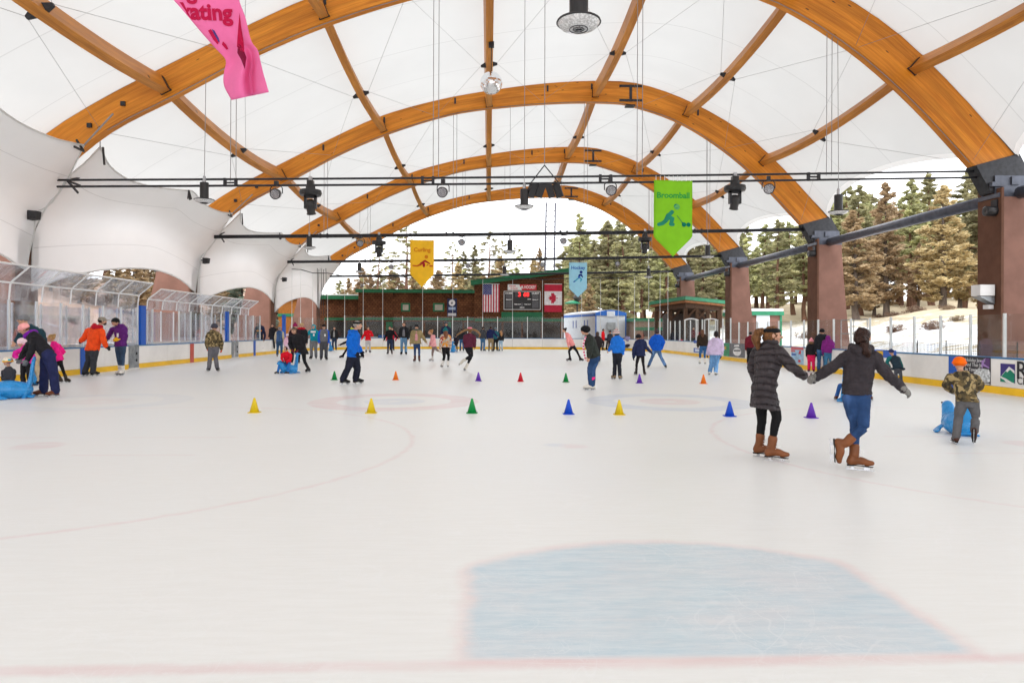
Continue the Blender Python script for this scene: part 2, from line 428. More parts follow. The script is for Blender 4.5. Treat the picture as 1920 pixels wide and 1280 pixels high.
PURLIN_PX = [(530, 322), (718, 240), (916, 185), (1115, 178), (1287, 208), (1430, 298)]
PURLIN_X = [at_y(px, py, ARCH_Y[3]).x for px, py in PURLIN_PX]
HANG_X = [-9.6, -6.1, -2.0, 3.4, 6.0, 12.3]
ADDED_REAR_Y = -17.5  # unseen extra bay, added to keep open sky light off the near ice
for k, Y in enumerate(ARCH_Y + [ADDED_REAR_Y]):
    a = empty("timber_arch", (0, Y, 0), "orange stained timber arch, " + ["over the near end of the rink", "crossing above the pink banner", "cut by the photo's top edge",
        "with its whole curve in view, behind the mirror ball", "behind the hanging pair of loudspeakers", "smallest, framing the open end with its white sky", "added unseen behind the camera to shade the near ice"][k], "roof arch", "timber roof arches")
    mb = MB(); sweep(mb, TOPS, BOTS, -AW, AW); obj("arch_beam", mb, WOOD, a)
    mb = MB(); off = [(p[0], p[1] + .05) for p in TOPS]; sweep(mb, off, [(p[0], p[1] + .004) for p in TOPS], -AW - .02, AW + .02); obj("edge_shade_strip", mb, STEEL, a)  # dark strip drawn in for the occlusion line along the arch's top edge
    mb = MB()                                                   # crown splice plates
    for s in (-1, 1):
        X, Z = 8.3, (arch_at(8.3) + arch_at(8.3, True)) / 2
        yy = s * (AW + 0.012)
        for dz in (-0.42, 0.42): mb.cbox((X, yy, Z + dz), (1.35, 0.024, 0.14))
        mb.cbox((X, yy, Z), (0.16, 0.03, 1.0))
    mb.cbox((X, 0, arch_at(8.3) - 0.05), (0.55, 0.5, 0.06))
    obj("splice_plate", mb, STEEL, a)
    for X in HANG_X:                                            # tie anchors on the face
        mb = MB(); zt = arch_at(X, True); zb = arch_at(X); mb.cbox((X, -AW - 0.02, zb + (zt - zb) * 0.72), (0.10, 0.05, 0.34)); obj("anchor_block", mb, STEEL, a)
    for X in (-13.4, -14.6): mb = MB(); mb.cbox((X, -AW - 0.03, arch_at(X) + 0.55), (0.16, 0.1, 0.16)); obj("anchor_block", mb, STEEL, a)
    mb = MB()                                                   # feed cable clipped below the soffit
    P = [(x, -AW + 0.05, arch_at(x) - 0.035) for x in np.linspace(-14, 18.4, 40)]
    mb.tube(P, 0.014, 5); obj("conduit", mb, CABLE, a)
    s = MB()                                                    # shoe of the foot on the tall column
    s.prism([(18.55, 7.95), (19.15, 6.9), (20.75, 6.9), (20.8, 7.4), (20.25, 8.42)][::-1], -0.3, 0.3, 0, Matrix(((1,0,0,0),(0,0,1,0),(0,1,0,0),(0,0,0,1))))
    obj("arch_shoe", s, STEEL, a); s = MB()
    for yy in (-0.34, 0.34): s.cbox((20.0, yy, 7.2), (1.5, 0.05, 0.7))
    s.cbox((20.0, -0.39, 7.35), (0.3, 0.1, 0.3)); s.cbox((19.3, -0.4, 7.2), (0.5, 0.16, 0.16))
    obj("side_plate", s, DSTEEL, a)
    s = MB(); s.box((-19.2, -.26, 4.86), (-18.2, .26, 5.25))
    obj("arch_shoe", s, STEEL, a)
def tapered_column(Y, xin, xo_top, xo_bot, h, sgn):
    """column with a flat inner face and a splayed outer edge"""
    c = empty("column", (xin, Y, 0))
    mb = MB(); w = 0.62
    n = 12; P = []
    for i in range(n + 1):
        z = h * i / n; t = 1 - i / n; xo = xo_top + (xo_bot - xo_top) * (t ** 1.25)
        P.append((z, (xo - xin)))
    vs, fs = [], []
    for z, e in P: vs += [(sgn * 0.10, -w, z), (e, -w, z), (e, w, z), (sgn * 0.10, w, z)]
    for i in range(n):
        for k in range(4):
            f = (i*4+k, i*4+(k+1) % 4, (i+1)*4+(k+1) % 4, (i+1)*4+k); fs.append(f if sgn > 0 else f[::-1])
    top = (n*4, n*4+1, n*4+2, n*4+3); fs.append(top if sgn > 0 else top[::-1])
    mb.add(vs, fs); obj("shaft", mb, STUCCO, c)
    mb = MB(); mb.box((min(0, sgn * 0.10), -w - 0.004, 0), (max(0, sgn * 0.10), w + 0.004, h + 0.35)); obj("inner_face", mb, BROWNP, c)
    mb = MB(); mb.box((min(-sgn * 0.05, sgn * 1.5), -w * 0.9, h + 0.005), (max(-sgn * 0.05, sgn * 1.5), w * 0.9, h + 0.16)); obj("cap_plate", mb, DSTEEL, c)
    if sgn < 0: mb = MB(); mb.box((-.085, -.36, .0), (.02, .30, 6.2)); obj("edge_post", mb, BROWNP, c)
    return c
for k, Y in enumerate(ARCH_Y):
    c = tapered_column(Y, 19.3, 20.75, 21.35, 6.7, 1)
    tag(c, "tall mauve tapered column " + ["behind the camera's side of the roof", "beside the rink before the row of tall columns", "nearest, with a white box on it, cut by the photo's edge", "behind the woman in the puffer coat's head",
        "beside the wooden pavilion roof", "rising behind the wooden pavilion roof"][k], "column", "roof columns")
    c = tapered_column(Y, -16.98, -18.9, -20.3, 4.85, -1)
    tag(c, "short mauve column behind the white fabric walls, " + ["near the camera", "before the glazed benches", "behind the first glazed bench, at the photo's edge", "behind the second glazed bench", "past the glazed benches, by the man in a navy hoodie", "beside the far brown building"][k], "column", "roof columns")
# long steel tubes from column to column
for k in range(len(ARCH_Y) - 1):
    mb = MB(); L = ARCH_Y[k+1] - ARCH_Y[k] - 1.3
    mb.tube([(0, 0, 0), (0, L, 0)], 0.23, 16)
    o = obj("steel_tube", mb, DSTEEL, smooth=True); o.location = (20.0, ARCH_Y[k] + 0.65, 6.55 + 0.3)
    tag(o, "thick dark steel tube spanning from the " + ["column beside the camera", "second column before the snowy bank", "white-boxed column to the next along", "middle tall column to the one by the pavilion", "pavilion column to the outermost column"][k], "steel tube", "steel tubes between the columns")

# ------------------------------------------------------------ purlins that sag between the arches
BAYS = [(ARCH_Y[k], ARCH_Y[k+1]) for k in range(len(ARCH_Y) - 1)] + [(ADDED_REAR_Y, ARCH_Y[0])]
SAG = 0.42
def purlin_point(x, y0, y1, t, dz=0.0):
    zc = arch_at(x, True) - 0.62 + dz
    return Vector((x, y0 + (y1 - y0) * t, zc - SAG * 4 * t * (1 - t)))
NAMES6 = ["lowest on the fabric wall side", "second from the fabric wall side", "central, above the mirror ball", "right of the central one", "second from the tall columns", "lowest on the tall column side"]
BAYN = ["bay above the camera", "bay before the mirror ball", "bay of the mirror ball", "bay over the loudspeakers", "bay at the open end", "added unseen bay behind the camera"]
for k, (y0, y1) in enumerate(BAYS[:5]):
    for j, X in enumerate(PURLIN_X):
        p = empty("purlin", (0, 0, 0), f"curved wooden purlin, {NAMES6[j]}, {BAYN[k]}", "purlin", "roof purlins")
        mb = MB(); n = 14; vs, fs, us = [], [], []
        slope = (arch_at(X + .3, True) - arch_at(X - .3, True)) / .6; up = Vector((-slope, 0, 1)).normalized(); sd = Vector((up.z, 0, -up.x))
        for i in range(n + 1):
            t = 0.017 + (1 - 0.034) * i / n; c = purlin_point(X, y0, y1, t)
            for a, b_ in ((-1, -1), (1, -1), (1, 1), (-1, 1)): vs.append(c + sd * (a * 0.16) + up * (b_ * 0.31))
        for i in range(n):
            for q in range(4):
                fs.append((i*4+q, i*4+(q+1) % 4, (i+1)*4+(q+1) % 4, (i+1)*4+q)); u0, u1 = i/n, (i+1)/n; us.append(((u0, q*.3), (u0, q*.3+.25), (u1, q*.3+.25), (u1, q*.3)))
        fs += [(0, 1, 2, 3)[::-1], tuple(n*4+q for q in range(4))]; us += [((0, 0),) * 4] * 2
        mb.add(vs, fs, 0, us); obj("timber", mb, WOOD2, p)
        for yy, s in ((y0 + AW + 0.02, 1), (y1 - AW - 0.02, -1)):
            mb = MB(); c = purlin_point(X, y0, y1, 0.015 if s > 0 else 0.985)
            Mx = Matrix(((sd.x, 0, up.x, c.x), (0, 1, 0, yy), (sd.z, 0, up.z, c.z), (0, 0, 0, 1)))
            mb.cbox((0, 0, -0.30), (0.42, 0.1, 0.05), 0, Mx)
            for a in (-1, 1): mb.cbox((a * 0.165, s * 0.03, -0.02), (0.03, 0.22, 0.5), 0, Mx)
            obj("hanger_bracket", mb, STEEL, p)
        mb = MB(); c = purlin_point(X, y0, y1, 0.5) - up * 0.16
        for a in (-1, 1): mb.bar(c + sd * (a * 0.1), c + sd * (a * 0.40) - up * 0.03, 0.24, 0.2, (0, 1, 0), 0, 0.09, 0.09)
        obj("cable_bracket", mb, STEEL, p)
        mb = MB()                                               # thin crossing cables
        for a in (-1, 1):
            j2 = j + a
            X2 = PURLIN_X[j2] if 0 <= j2 < 6 else X + a * 4.6
            Xm = (X + X2) / 2
            for yy in (y0, y1):
                q = Vector((Xm, yy, arch_at(Xm) + 0.15)); mb.tube([c + sd * (a * 0.38), q], 0.007, 4)
        obj("bracing_cable", mb, CABLE, p)

# ------------------------------------------------------------ translucent white roof membrane, one sheet per bay
def membrane_mat(name, c, tr, warm=0.0, seams=True, mixf=0.5):
    m, t, b, tc = base_mat(name); m.node_tree.nodes.remove(b)
    out = [n for n in t.n if n.type == 'OUTPUT_MATERIAL'][0]
    v = tc.outputs['Object']; uv = tc.outputs['UV']
    n = t.noise(v, 0.35, 4); fine = t.noise(v, 14, 3)
    cc = t.mix(t.ramp(n, 0.3, 0.7), tuple(x * 0.965 for x in c), c)
    if seams:
        sep = t.new("ShaderNodeSeparateXYZ"); t.l.new(uv, sep.inputs[0])
        fr = t.math('FRACT', t.math('MULTIPLY', sep.outputs[1], 4.0 if seams is True else seams))
        ln = t.ramp(t.math('ABSOLUTE', t.math('SUBTRACT', fr, 0.5)), 0.008, 0.003)
        cc = t.mix(t.math('MULTIPLY', ln, 0.35), cc, tuple(x * 0.45 for x in c))
    dif = t.new("ShaderNodeBsdfDiffuse"); tra = t.new("ShaderNodeBsdfTranslucent"); mx = t.new("ShaderNodeMixShader")
    t.set(dif.inputs[0], cc); t.set(tra.inputs[0], t.mix(1.0, cc, (*tr, 1), 'MULTIPLY'))
    mx.inputs[0].default_value = mixf
    bp = t.bump(fine, 0.05, 0.01); t.l.new(bp, dif.inputs['Normal'])
    t.l.new(dif.outputs[0], mx.inputs[1]); t.l.new(tra.outputs[0], mx.inputs[2]); t.l.new(mx.outputs[0], out.inputs[0])
    return m
MEMB = membrane_mat("white tensile fabric", (0.80, 0.81, 0.81), (0.535, 0.53, 0.522), mixf=0.55)
EDGEM = membrane_mat("fabric edge belt", (0.80, 0.80, 0.79), (1, 1, 1), seams=False, mixf=0.3)
EDGE_R = [(20.25, 8.45), (18.6, 9.75), (17.8, 10.55), (18.6, 9.75), (20.25, 8.45)]
for k, (y0, y1) in enumerate(BAYS):
    root = empty("roof_membrane", (0, 0, 0), "translucent white roof fabric stretched over the " + BAYN[k], "roof fabric", "roof fabric sheets")
    nt, nx = 20, 44; rows = []; belt_r, belt_l = [], []
    for i in range(nt + 1):
        t = i / nt; bow = 4 * t * (1 - t)
        xr = 20.2 - 1.62 * bow ** 0.8; xl = -19.0 + 2.3 * bow ** 0.8
        row = []
        for j in range(nx + 1):
            x = xl + (xr - xl) * j / nx
            row.append(Vector((x, y0 + (y1 - y0) * t, arch_at(x, True) + 0.03 - 0.62 * bow - 0.0)))
        rows.append(row)
        for belt, jj, s in ((belt_r, nx, 1), (belt_l, 0, -1)):
            p = row[jj]; q = row[jj - s * 1]; d = (p - q).normalized()
            belt.append([p, p + d * 0.28])
    mb = MB(); mb.grid(rows); obj("fabric", mb, MEMB, root, smooth=True)
    for b_ in (belt_r, belt_l):
        mb = MB(); mb.grid(b_); obj("edge_belt", mb, EDGEM, root, smooth=True)

# ------------------------------------------------------------ hanging fabric walls along the bench side
prof_x = BOTS[:, 0]; 
def wall_surface(px, py):
    """where the line of sight meets the hanging fabric: upright at the columns, then leaning in under the arches"""
    r = ray(px, py); t = 4.0
    while t < 120:
        p = Vector((r.x * t, r.y * t, EYE + r.z * t))
        zx = p.z
        lim = float(np.interp(zx, [2.5, 4.6, 5.6, 6.4, 7.2, 8.2, 9.4, 10.2], [-16.95, -16.9, -16.7, -16.3, -15.7, -14.75, -13.3, -11.9]))
        if p.x <= lim: return p
        t += 0.02
    return p
T_PX = [(188, 276), (205, 310), (235, 334), (268, 346), (305, 353), (345, 357), (362, 359), (385, 384), (412, 397), (436, 400)]
L_PX = [(188, 276), (160, 305), (125, 335), (108, 365), (92, 385), (78, 393), (68, 402), (64, 430), (61, 470), (60, 515), (60, 545)]
R_PX = [(436, 400), (418, 428), (404, 450), (388, 470), (376, 495), (369, 522), (366, 548)]
B_PX = [(60, 545), (92, 531), (130, 518), (180, 508), (235, 503), (285, 505), (320, 515), (344, 528), (357, 540), (366, 548)]
def curve3(px, n):
    P = smooth_pts(px, n); return [wall_surface(a, b) for a, b in P]
NU, NV = 30, 22
Tc, Bc, Lc, Rc = curve3(T_PX, NU), curve3(B_PX, NU), curve3(L_PX, NV), curve3(R_PX, NV)
# the scallop's lower tips reach the column line
rows = []
for j in range(NV):
    v = j / (NV - 1); row = []
    for i in range(NU):
        u = i / (NU - 1)
        p = (1-v)*Tc[i] + v*Bc[i] + (1-u)*Lc[j] + u*Rc[j] - ((1-u)*(1-v)*Tc[0] + u*(1-v)*Tc[-1] + (1-u)*v*Bc[0] + u*v*Bc[-1])
        row.append(p - Vector((0, ARCH_Y[2], 0)))
    rows.append(row)
FABW = membrane_mat("white knitted shade fabric", (0.95, 0.945, 0.945), (0.80, 0.805, 0.81), seams=2.0, mixf=0.32)
def fabric_wall(Y, label):
    w = empty("fabric_wall", (0, Y, 0), label, "fabric wall", "hanging white fabric walls")
    mb = MB(); mb.grid(rows); obj("fabric", mb, FABW, w, smooth=True)
    mb = MB()
    for rim in (rows[0], rows[-1], [r[0] for r in rows], [r[-1] for r in rows]): mb.tube(rim, 0.035, 5)
    obj("hem", mb, EDGEM, w, smooth=True)
    mb = MB()
    for ii, jj, dirs in ((0, 6, ((.5, .25), (.55, -.02), (.45, -.3))), (19, 0, ((-.15, -.4), (.02, -.42), (.15, -.36))), (0, 0, ((.02, -.6),)), (NU - 1, 1, ((-.4, .25), (-.5, .0)))):
        c = rows[jj][ii] + Vector((0.10, 0, 0))
        for a, b_ in dirs: mb.bar(c, c + Vector((0.04, a * 1.3, b_ * 1.1)), 0.05, 0.07)
    obj("tension_strap", mb, STEEL, w)
    # rigging chain from the top peak up to the arch
    mb = MB(); mb.tube([rows[0][-1], rows[0][-1] + Vector((1.3, -0.5, 1.0))], 0.03, 5); mb.tube([rows[0][0], rows[0][0] + Vector((0.1, -0.2, 0.45))], 0.02, 5)
    obj("rigging_chain", mb, CABLE, w)
for k, lab in ((1, "white hanging fabric wall cut by the photo's left edge"), (2, "large white hanging fabric wall above the first glazed bench"), (3, "mid sized white hanging fabric wall above the second glazed bench"), (4, "smallest white hanging fabric wall beside the far brown building")):
    fabric_wall(ARCH_Y[k], lab)
# ------------------------------------------------------------ dasher boards, glass, benches
BOARDW = mat("white dasher board", (0.86, 0.845, 0.82), 0.42, 0, 0.4, 0.07, 0.8)
KICK = mat("yellow kick plate", (0.90, 0.54, 0.012), 0.4, 0, 0.4, 0.08, 1.5)
CAPB = mat("blue cap rail", (0.03, 0.16, 0.36), 0.4, 0, 0.4, 0.1)
BLUEP = mat("blue plastic", (0.01, 0.10, 0.50), 0.4, 0, 0.4, 0.08)
REDP = mat("red stripe plastic", (0.55, 0.09, 0.06), 0.45, 0, 0.4, 0.1)
POSTM = mat("pale aluminium post", (0.70, 0.72, 0.72), 0.4, 0.15, 0.4, 0.06)
GREYM = mat("grey jamb metal", (0.30, 0.32, 0.34), 0.4, 0.6, 0.4, 0.25, 5)
DARKGAP = mat("dark gap", (0.10, 0.10, 0.11), 0.7)
def glass_mat(name, tint, haze, refl):
    m, t, b, tc = base_mat(name); m.node_tree.nodes.remove(b)
    out = [n for n in t.n if n.type == 'OUTPUT_MATERIAL'][0]; v = tc.outputs['Object']
    tr = t.new("ShaderNodeBsdfTransparent"); tr.inputs[0].default_value = (*tint, 1)
    gl = t.new("ShaderNodeBsdfGlossy"); gl.inputs['Roughness'].default_value = 0.03
    df = t.new("ShaderNodeBsdfDiffuse"); df.inputs[0].default_value = (0.75, 0.77, 0.8, 1)
    lw = t.new("ShaderNodeLayerWeight"); lw.inputs[0].default_value = 0.25
    m1 = t.new("ShaderNodeMixShader"); m2 = t.new("ShaderNodeMixShader")
    sm = t.ramp(t.noise(t.scale(v, (1, 1, 0.5)), 1.1, 6, 0.65), 0.35, 0.75)
    t.set(m1.inputs[0], t.math('MULTIPLY', sm, haze)); t.l.new(tr.outputs[0], m1.inputs[1]); t.l.new(df.outputs[0], m1.inputs[2])
    t.set(m2.inputs[0], t.math('MULTIPLY_ADD', lw.outputs['Fresnel'], refl, 0.008)); t.l.new(m1.outputs[0], m2.inputs[1]); t.l.new(gl.outputs[0], m2.inputs[2])
    t.l.new(m2.outputs[0], out.inputs[0]); return m
GLASS = glass_mat("clear rink glass", (0.95, 0.965, 0.965), 0.02, 0.14)
PLEXI = glass_mat("hazy bench plexiglass", (0.93, 0.95, 0.985), 0.42, 0.3)
BH = 0.95
def run(name, pts, label, gtop, cat="rink boards", skip=(), cords=0.0, glass=None):
    """boards along pts (inside edge); normals point away from the ice"""
    root = empty(name, (0, 0, 0), label, cat, "rink board runs")
    P = [Vector((x, y, 0)) for x, y in pts]; n = len(P)
    N = []
    for i in range(n):
        d = (P[min(i + 1, n - 1)] - P[max(i - 1, 0)]).normalized(); N.append(Vector((-d.y, d.x, 0)))
    def strip(mb, z0, z1, o0, o1, gap=0.0, step=1):
        for i in range(0, n - 1):
            a, b_ = P[i], P[i + 1]; d = (b_ - a).normalized()
            g0 = gap if i % step == 0 else 0; g1 = gap if (i + 1) % step == 0 else 0
            q = [a + N[i] * o0 + d * g0, b_ + N[i+1] * o0 - d * g1, b_ + N[i+1] * o1 - d * g1, a + N[i] * o1 + d * g0]
            v = [Vector((p.x, p.y, z0)) for p in q] + [Vector((p.x, p.y, z1)) for p in q]
            mb.add(v, [(0,3,2,1),(4,5,6,7),(0,1,5,4),(1,2,6,5),(2,3,7,6),(3,0,4,7)])
    mb = MB(); strip(mb, 0.21, BH - 0.045, 0.0, 0.02, 0.006, 2); obj("board_panel", mb, BOARDW, root)
    mb = MB(); strip(mb, 0.0, BH - 0.05, 0.022, 0.12); obj("board_frame", mb, DARKGAP, root)
    mb = MB(); strip(mb, 0.0, 0.205, -0.012, 0.02, 0.002, 4); obj("kick_plate", mb, KICK, root)
    mb = MB(); strip(mb, BH - 0.043, BH, -0.012, 0.16); obj("cap_rail", mb, CAPB, root)
    for i in range(n):
        if i in skip: continue
        mb = MB(); c = P[i] + N[i] * 0.075
        a = math.atan2(N[i].y, N[i].x); Mx = Matrix.Translation(c) @ Matrix.Rotation(a, 4, 'Z')
        mb.box((-0.03, -0.028, BH + 0.002), (0.03, 0.028, gtop(i)), 0, Mx); obj("glass_post", mb, POSTM, root)
        if i < n - 1 and i + 1 not in skip:
            b_ = P[i + 1] + N[i + 1] * 0.075; d = (b_ - c).normalized(); h = min(gtop(i), gtop(i + 1)) - 0.02
            mb = MB(); mb.bar(c + d * 0.03 + Vector((0, 0, (BH + h) / 2)), b_ - d * 0.03 + Vector((0, 0, (BH + h) / 2)), 0.012, h - BH - 0.005)
            obj("glass_pane", mb, glass or GLASS, root)
    if cords:
        for i in range(0, n, 1):
            if i % 2 and 6 < i < n - 6: continue
            mb = MB(); c = P[i] + N[i] * 0.075; mb.tube([c + Vector((0, 0, gtop(i))), c + Vector((0, 0, cords - 0.01))], 0.014, 4); obj("net_cord", mb, POSTM, root)
        mb = MB(); pts2 = [P[i] + N[i] * 0.075 + Vector((0, 0, cords + (0.12 if i % 2 else 0))) for i in range(n)]; mb.tube(pts2, 0.035, 6); obj("net_rope", mb, STEEL, root)
    return root
nl = sum(1 for x, y in path if x == LX and y < FY - CRN - 0.01); nr = sum(1 for x, y in path if x == RX and y < FY - CRN - 0.01)
left_pts, right_pts = path[:nl + 1], path[len(path) - nr - 1:]
end_pts = path[nl:len(path) - nr]
ysl = [p[1] for p in left_pts]
run("bench_side_boards", left_pts[::-1][::-1], "long white boards with blue cap and yellow kick plate on the glazed bench side", lambda i: 2.42, skip=[i for i, p in enumerate(left_pts) if 29.3 < p[1] < 31.2 or p[1] > 43.5], glass=PLEXI)
run("far_end_boards", end_pts, "curved white boards with tall glass across the far end, before the brown building", lambda i: 2.75 if 3 < i < len(end_pts) - 4 else 2.5, cords=5.9)
run("bank_side_boards", right_pts, "long white boards with adverts and glass on the snowy bank side", lambda i: 2.06 if path[len(path) - nr - 1 + i][1] < 36 else 2.3)

def flat_on(X, sgn, px0, px1, y_top, y_bot, name, material, label=None, cat=None, t=0.012, group=None, off=0.004):
    """flat panel lying on the inner face of a side wall"""
    a = at_x(px0, y_top, X); b_ = at_x(px1, y_top, X); a2 = at_x(px0, y_bot, X)
    z1 = a.z; z0 = a2.z
    mb = MB(); lo, hi = min(a.y, b_.y), max(a.y, b_.y)
    x0 = X - sgn * off; x1 = X - sgn * (off + t)
    mb.box((min(x0, x1), lo, z0), (max(x0, x1), hi, z1))
    o = obj(name, mb, material, origin=(x1, (lo + hi) / 2, z0)); tag(o, label, cat, group)
    return o, lo, hi, z0, z1
stripes = [(LX, -1, 150, 161, BLUEP, "wide blue stripe on the boards behind the man in an orange jacket"), (LX, -1, 356, 363, REDP, "red centre stripe on the boards beside the child in camouflage"),
           (LX, -1, 475, 479, BLUEP, "narrow blue stripe on the boards near the open gate"), (RX, 1, 1780, 1795, BLUEP, "blue stripe on the boards beside the orange beanie")]
for X, s, a, b_, m_, lab in stripes:
    y0 = at_x(a, 640, X).y; y1 = at_x(b_, 640, X).y; mb = MB()
    if s < 0 and b_ - a < 12: pass
    mb.box((min(X - s*.014, X - s*.02), min(y0, y1), 0.0), (max(X - s*.014, X - s*.02), max(y0, y1), BH - 0.046))
    tag(obj("board_stripe", mb, m_, origin=(X, (y0 + y1) / 2, 0)), lab, "stripe", "coloured stripes on the boards")
# open gates with metal jambs
for px0, px1, lab in ((241, 259, "open gate with grey metal jambs beside the woman in a purple jacket"), (434, 446, "narrow open gate with grey jamb past the camouflage child")):
    y0, y1 = at_x(px0, 660, LX).y, at_x(px1, 660, LX).y
    g = empty("rink_gate", (LX, y0, 0), lab, "gate", "gates in the boards")
    L = y1 - y0
    for a, b_ in ((0, 0.30), (L - 0.42, L)):
        mb = MB(); mb.box((-0.02, a, 0.03), (0.035, b_, BH + 0.0)); obj("jamb", mb, GREYM, g)
    mb = MB(); mb.box((-0.01, 0.30, 0.06), (0.02, L - 0.42, BH - 0.05)); obj("opening", mb, mat("shaded passage", (0.45, 0.45, 0.46), 0.7, var=.3), g)
    mb = MB(); mb.box((-0.03, -0.05, 0.005), (0.05, L + 0.05, 0.06)); obj("threshold", mb, WHITEP, g)
    for z in (0.35, 0.62):
        mb = MB(); mb.cbox((0.045, L - 0.2, z), (0.03, 0.07, 0.10)); obj("latch", mb, STEEL, g)
# padded blue posts by the benches
for px, ytop, w, lab in ((265.5, 573, 0.26, "thick blue padded post at the end of the first glazed bench"), (425, 584, 0.16, "slim dark blue padded post on the second glazed bench"), (532, 590, 0.30, "blue padded post beside the man in a denim vest")):
    p = at_x(px, ytop, LX - 0.06); mb = MB(); mb.box((-0.06, -w * .78, BH), (0.07, w * .78, p.z))
    tag(obj("padded_post", mb, BLUEP, origin=None), lab, "padded post", "blue padded posts").location = (LX - 0.05, p.y, 0)
# glazed bench canopies: posts, sloping plexiglass that curves in over the boards
def canopy(y0, y1, n, lab, zlo, zhi, over):
    c = empty("bench_canopy", (LX - 0.08, y0, 0), lab, "bench canopy", "glazed bench canopies")
    L = y1 - y0; st = L / n
    for i in range(n + 1):
        y = i * st; mb = MB()
        P = smooth_pts([(0, y, 2.40), (0.02, y, (2.40 + zlo) / 2), (0.06, y, zlo), (over * .5, y, (zlo * .55 + zhi * .45)), (over, y, zhi)], 12)
        mb.tube(P, 0.028, 6); obj("rib", mb, WHITEP, c)
        if i < n:
            P2 = [[Vector((p[0], p[1] + 0.03, p[2])), Vector((p[0], p[1] + st - 0.03, p[2]))] for p in P]
            mb = MB(); mb.grid(P2); o = obj("roof_pane", mb, PLEXI, c, smooth=True)
            sol = o.modifiers.new("thickness", 'SOLIDIFY'); sol.thickness = 0.008
    for x, z in ((0.06, zlo), (over, zhi)):
        mb = MB(); mb.tube([(x, 0, z), (x, L, z)], 0.03, 6); obj("rail", mb, WHITEP, c)
    # bench box behind: rear posts, plexiglass and a low wall
    bx = -1.9
    for i in range(n + 1):
        mb = MB(); mb.cbox((bx, i * st, 1.5), (0.05, 0.05, 1.9)); obj("rear_post", mb, WHITEP, c)
        if i < n:
            mb = MB(); mb.box((bx - 0.006, i * st + 0.03, 1.0), (bx + 0.006, (i + 1) * st - 0.03, 2.4)); obj("rear_pane", mb, PLEXI, c)
    mb = MB(); mb.box((bx - 0.06, -0.2, 0.0), (bx + 0.06, L + 0.2, 0.98)); obj("rear_wall", mb, BOARDW, c)
    mb = MB(); mb.box((bx + 0.15, 0, 0.42), (bx + 0.55, L, 0.47)); obj("bench_seat", mb, mat("bench plank", (0.35, 0.2, 0.1)), c)
    return c
pA, pB = at_x(20, 534, LX), at_x(255, 556, LX)
canopy(14.6, at_x(262, 556, LX).y, 9, "glazed bench canopy with hazy plexiglass, nearer one cut by the photo's edge", 2.92, 3.40, 0.60)
canopy(at_x(279, 557, LX).y, at_x(468, 576, LX).y, 9, "glazed bench canopy with white ribs behind the child in camouflage", 2.80, 3.22, 0.58)

# ------------------------------------------------------------ adverts on the boards (lettering as in the photo)
INK = mat("black ink", (0.02, 0.02, 0.025), 0.5); WINK = mat("white ink", (0.78, 0.78, 0.78), 0.5); RINK = mat("red ink", (0.60, 0.03, 0.05), 0.5); BINK = mat("blue ink", (0.02, 0.09, 0.42), 0.5)
def wall_frame(X, y, z): return frame((X, y, z), (0, -1, 0), (0, 0, 1))        # facing the ice from the bank side (reads left to right towards the camera)
# 1 mountain emblem with R / CR
o, lo, hi, z0, z1 = flat_on(RX, 1, 1877, 1903.5, 681, 716, "logo_sign", mat("violet print", srgb('3b2f7d'), 0.5), "purple and green mountain emblem with the letters R and CR on the boards", "sign")
def inlet(poly, material, nm="emblem", lift=0.003):
    """flat shape on a sign facing the ice; poly in 0..1 sign coordinates, x from the far edge towards the camera"""
    W, Hh = hi - lo, z1 - z0; mb = MB()
    M_ = frame((0, W / 2, 0), (0, -1, 0), (0, 0, 1)); a = 0
    pts = [(x * W, y * Hh) for x, y in poly]
    A = sum(pts[i][0] * pts[(i+1) % len(pts)][1] - pts[(i+1) % len(pts)][0] * pts[i][1] for i in range(len(pts)))
    if A < 0: pts = pts[::-1]
    mb.prism(pts, 0.0, lift, 0, M_); return obj(nm, mb, material, o)
inlet([(0, .27), (.62, .86), (1, .66), (1, .35), (1, .0), (.0, .0)], WINK, lift=0.002)
inlet([(.06, .30), (.40, .62), (.50, .54), (.58, .62), (.70, .70), (1, .5), (1, .02), (.8, .05), (.4, .22)], mat("green print", (0.0, 0.22, 0.13), 0.5), lift=0.004)
inlet([(0, .03), (.42, .02), (.25, .14), (0, .24)], mat("green print", (0.0, 0.22, 0.13), 0.5), lift=0.004)
W_, H_ = hi - lo, z1 - z0
lettering("R", 0.62, frame((0.0, -W_ / 2 - 0.22, H_ * 0.66), (0, -1, 0), (0, 0, 1)), INK, o, bold=0.004)
lettering("CR", 0.26, frame((0.0, -W_ / 2 - 0.24, H_ * 0.14), (0, -1, 0), (0, 0, 1)), INK, o)
# 2 black jewellery advert
o, lo, hi, z0, z1 = flat_on(RX, 1, 1805, 1858, 667, 716, "advert_board", mat("black advert print", (0.035, 0.033, 0.04), 0.35), "black jewellery advert with a pale gem and violet figure beside the orange beanie", "advert", group="adverts on the boards")
for i, s in enumerate(("Holiday Jewelry -", "And That Jar", "In Town.")):
    lettering(s, 0.13, frame((0, 0.38 * (hi - lo), 0.86 * (z1 - z0) - i * 0.125), (0, -1, 0), (0, 0, 1)), WINK, o, align='LEFT')
inlet([(.42, .40), (.60, .58), (.95, .56), (1, .45), (1, .12), (.90, .08), (.66, .08)], mat("gem print", (0.55, 0.58, 0.60), 0.2, var=.5, vscale=14), "gem")
inlet([(.63, .80), (.86, .97), (.80, .86), (.78, .76), (.98, .62), (.96, .60), (.76, .68), (.74, .58), (.71, .60), (.70, .74), (.72, .82)], mat("violet figure print", (0.36, 0.22, 0.52), 0.4), "figure", 0.004)
inlet([(.78, .62), (.98, .66), (.98, .97), (.84, .96)], mat("dark violet print", (0.10, 0.04, 0.16), 0.4), "figure_ground", 0.0025)
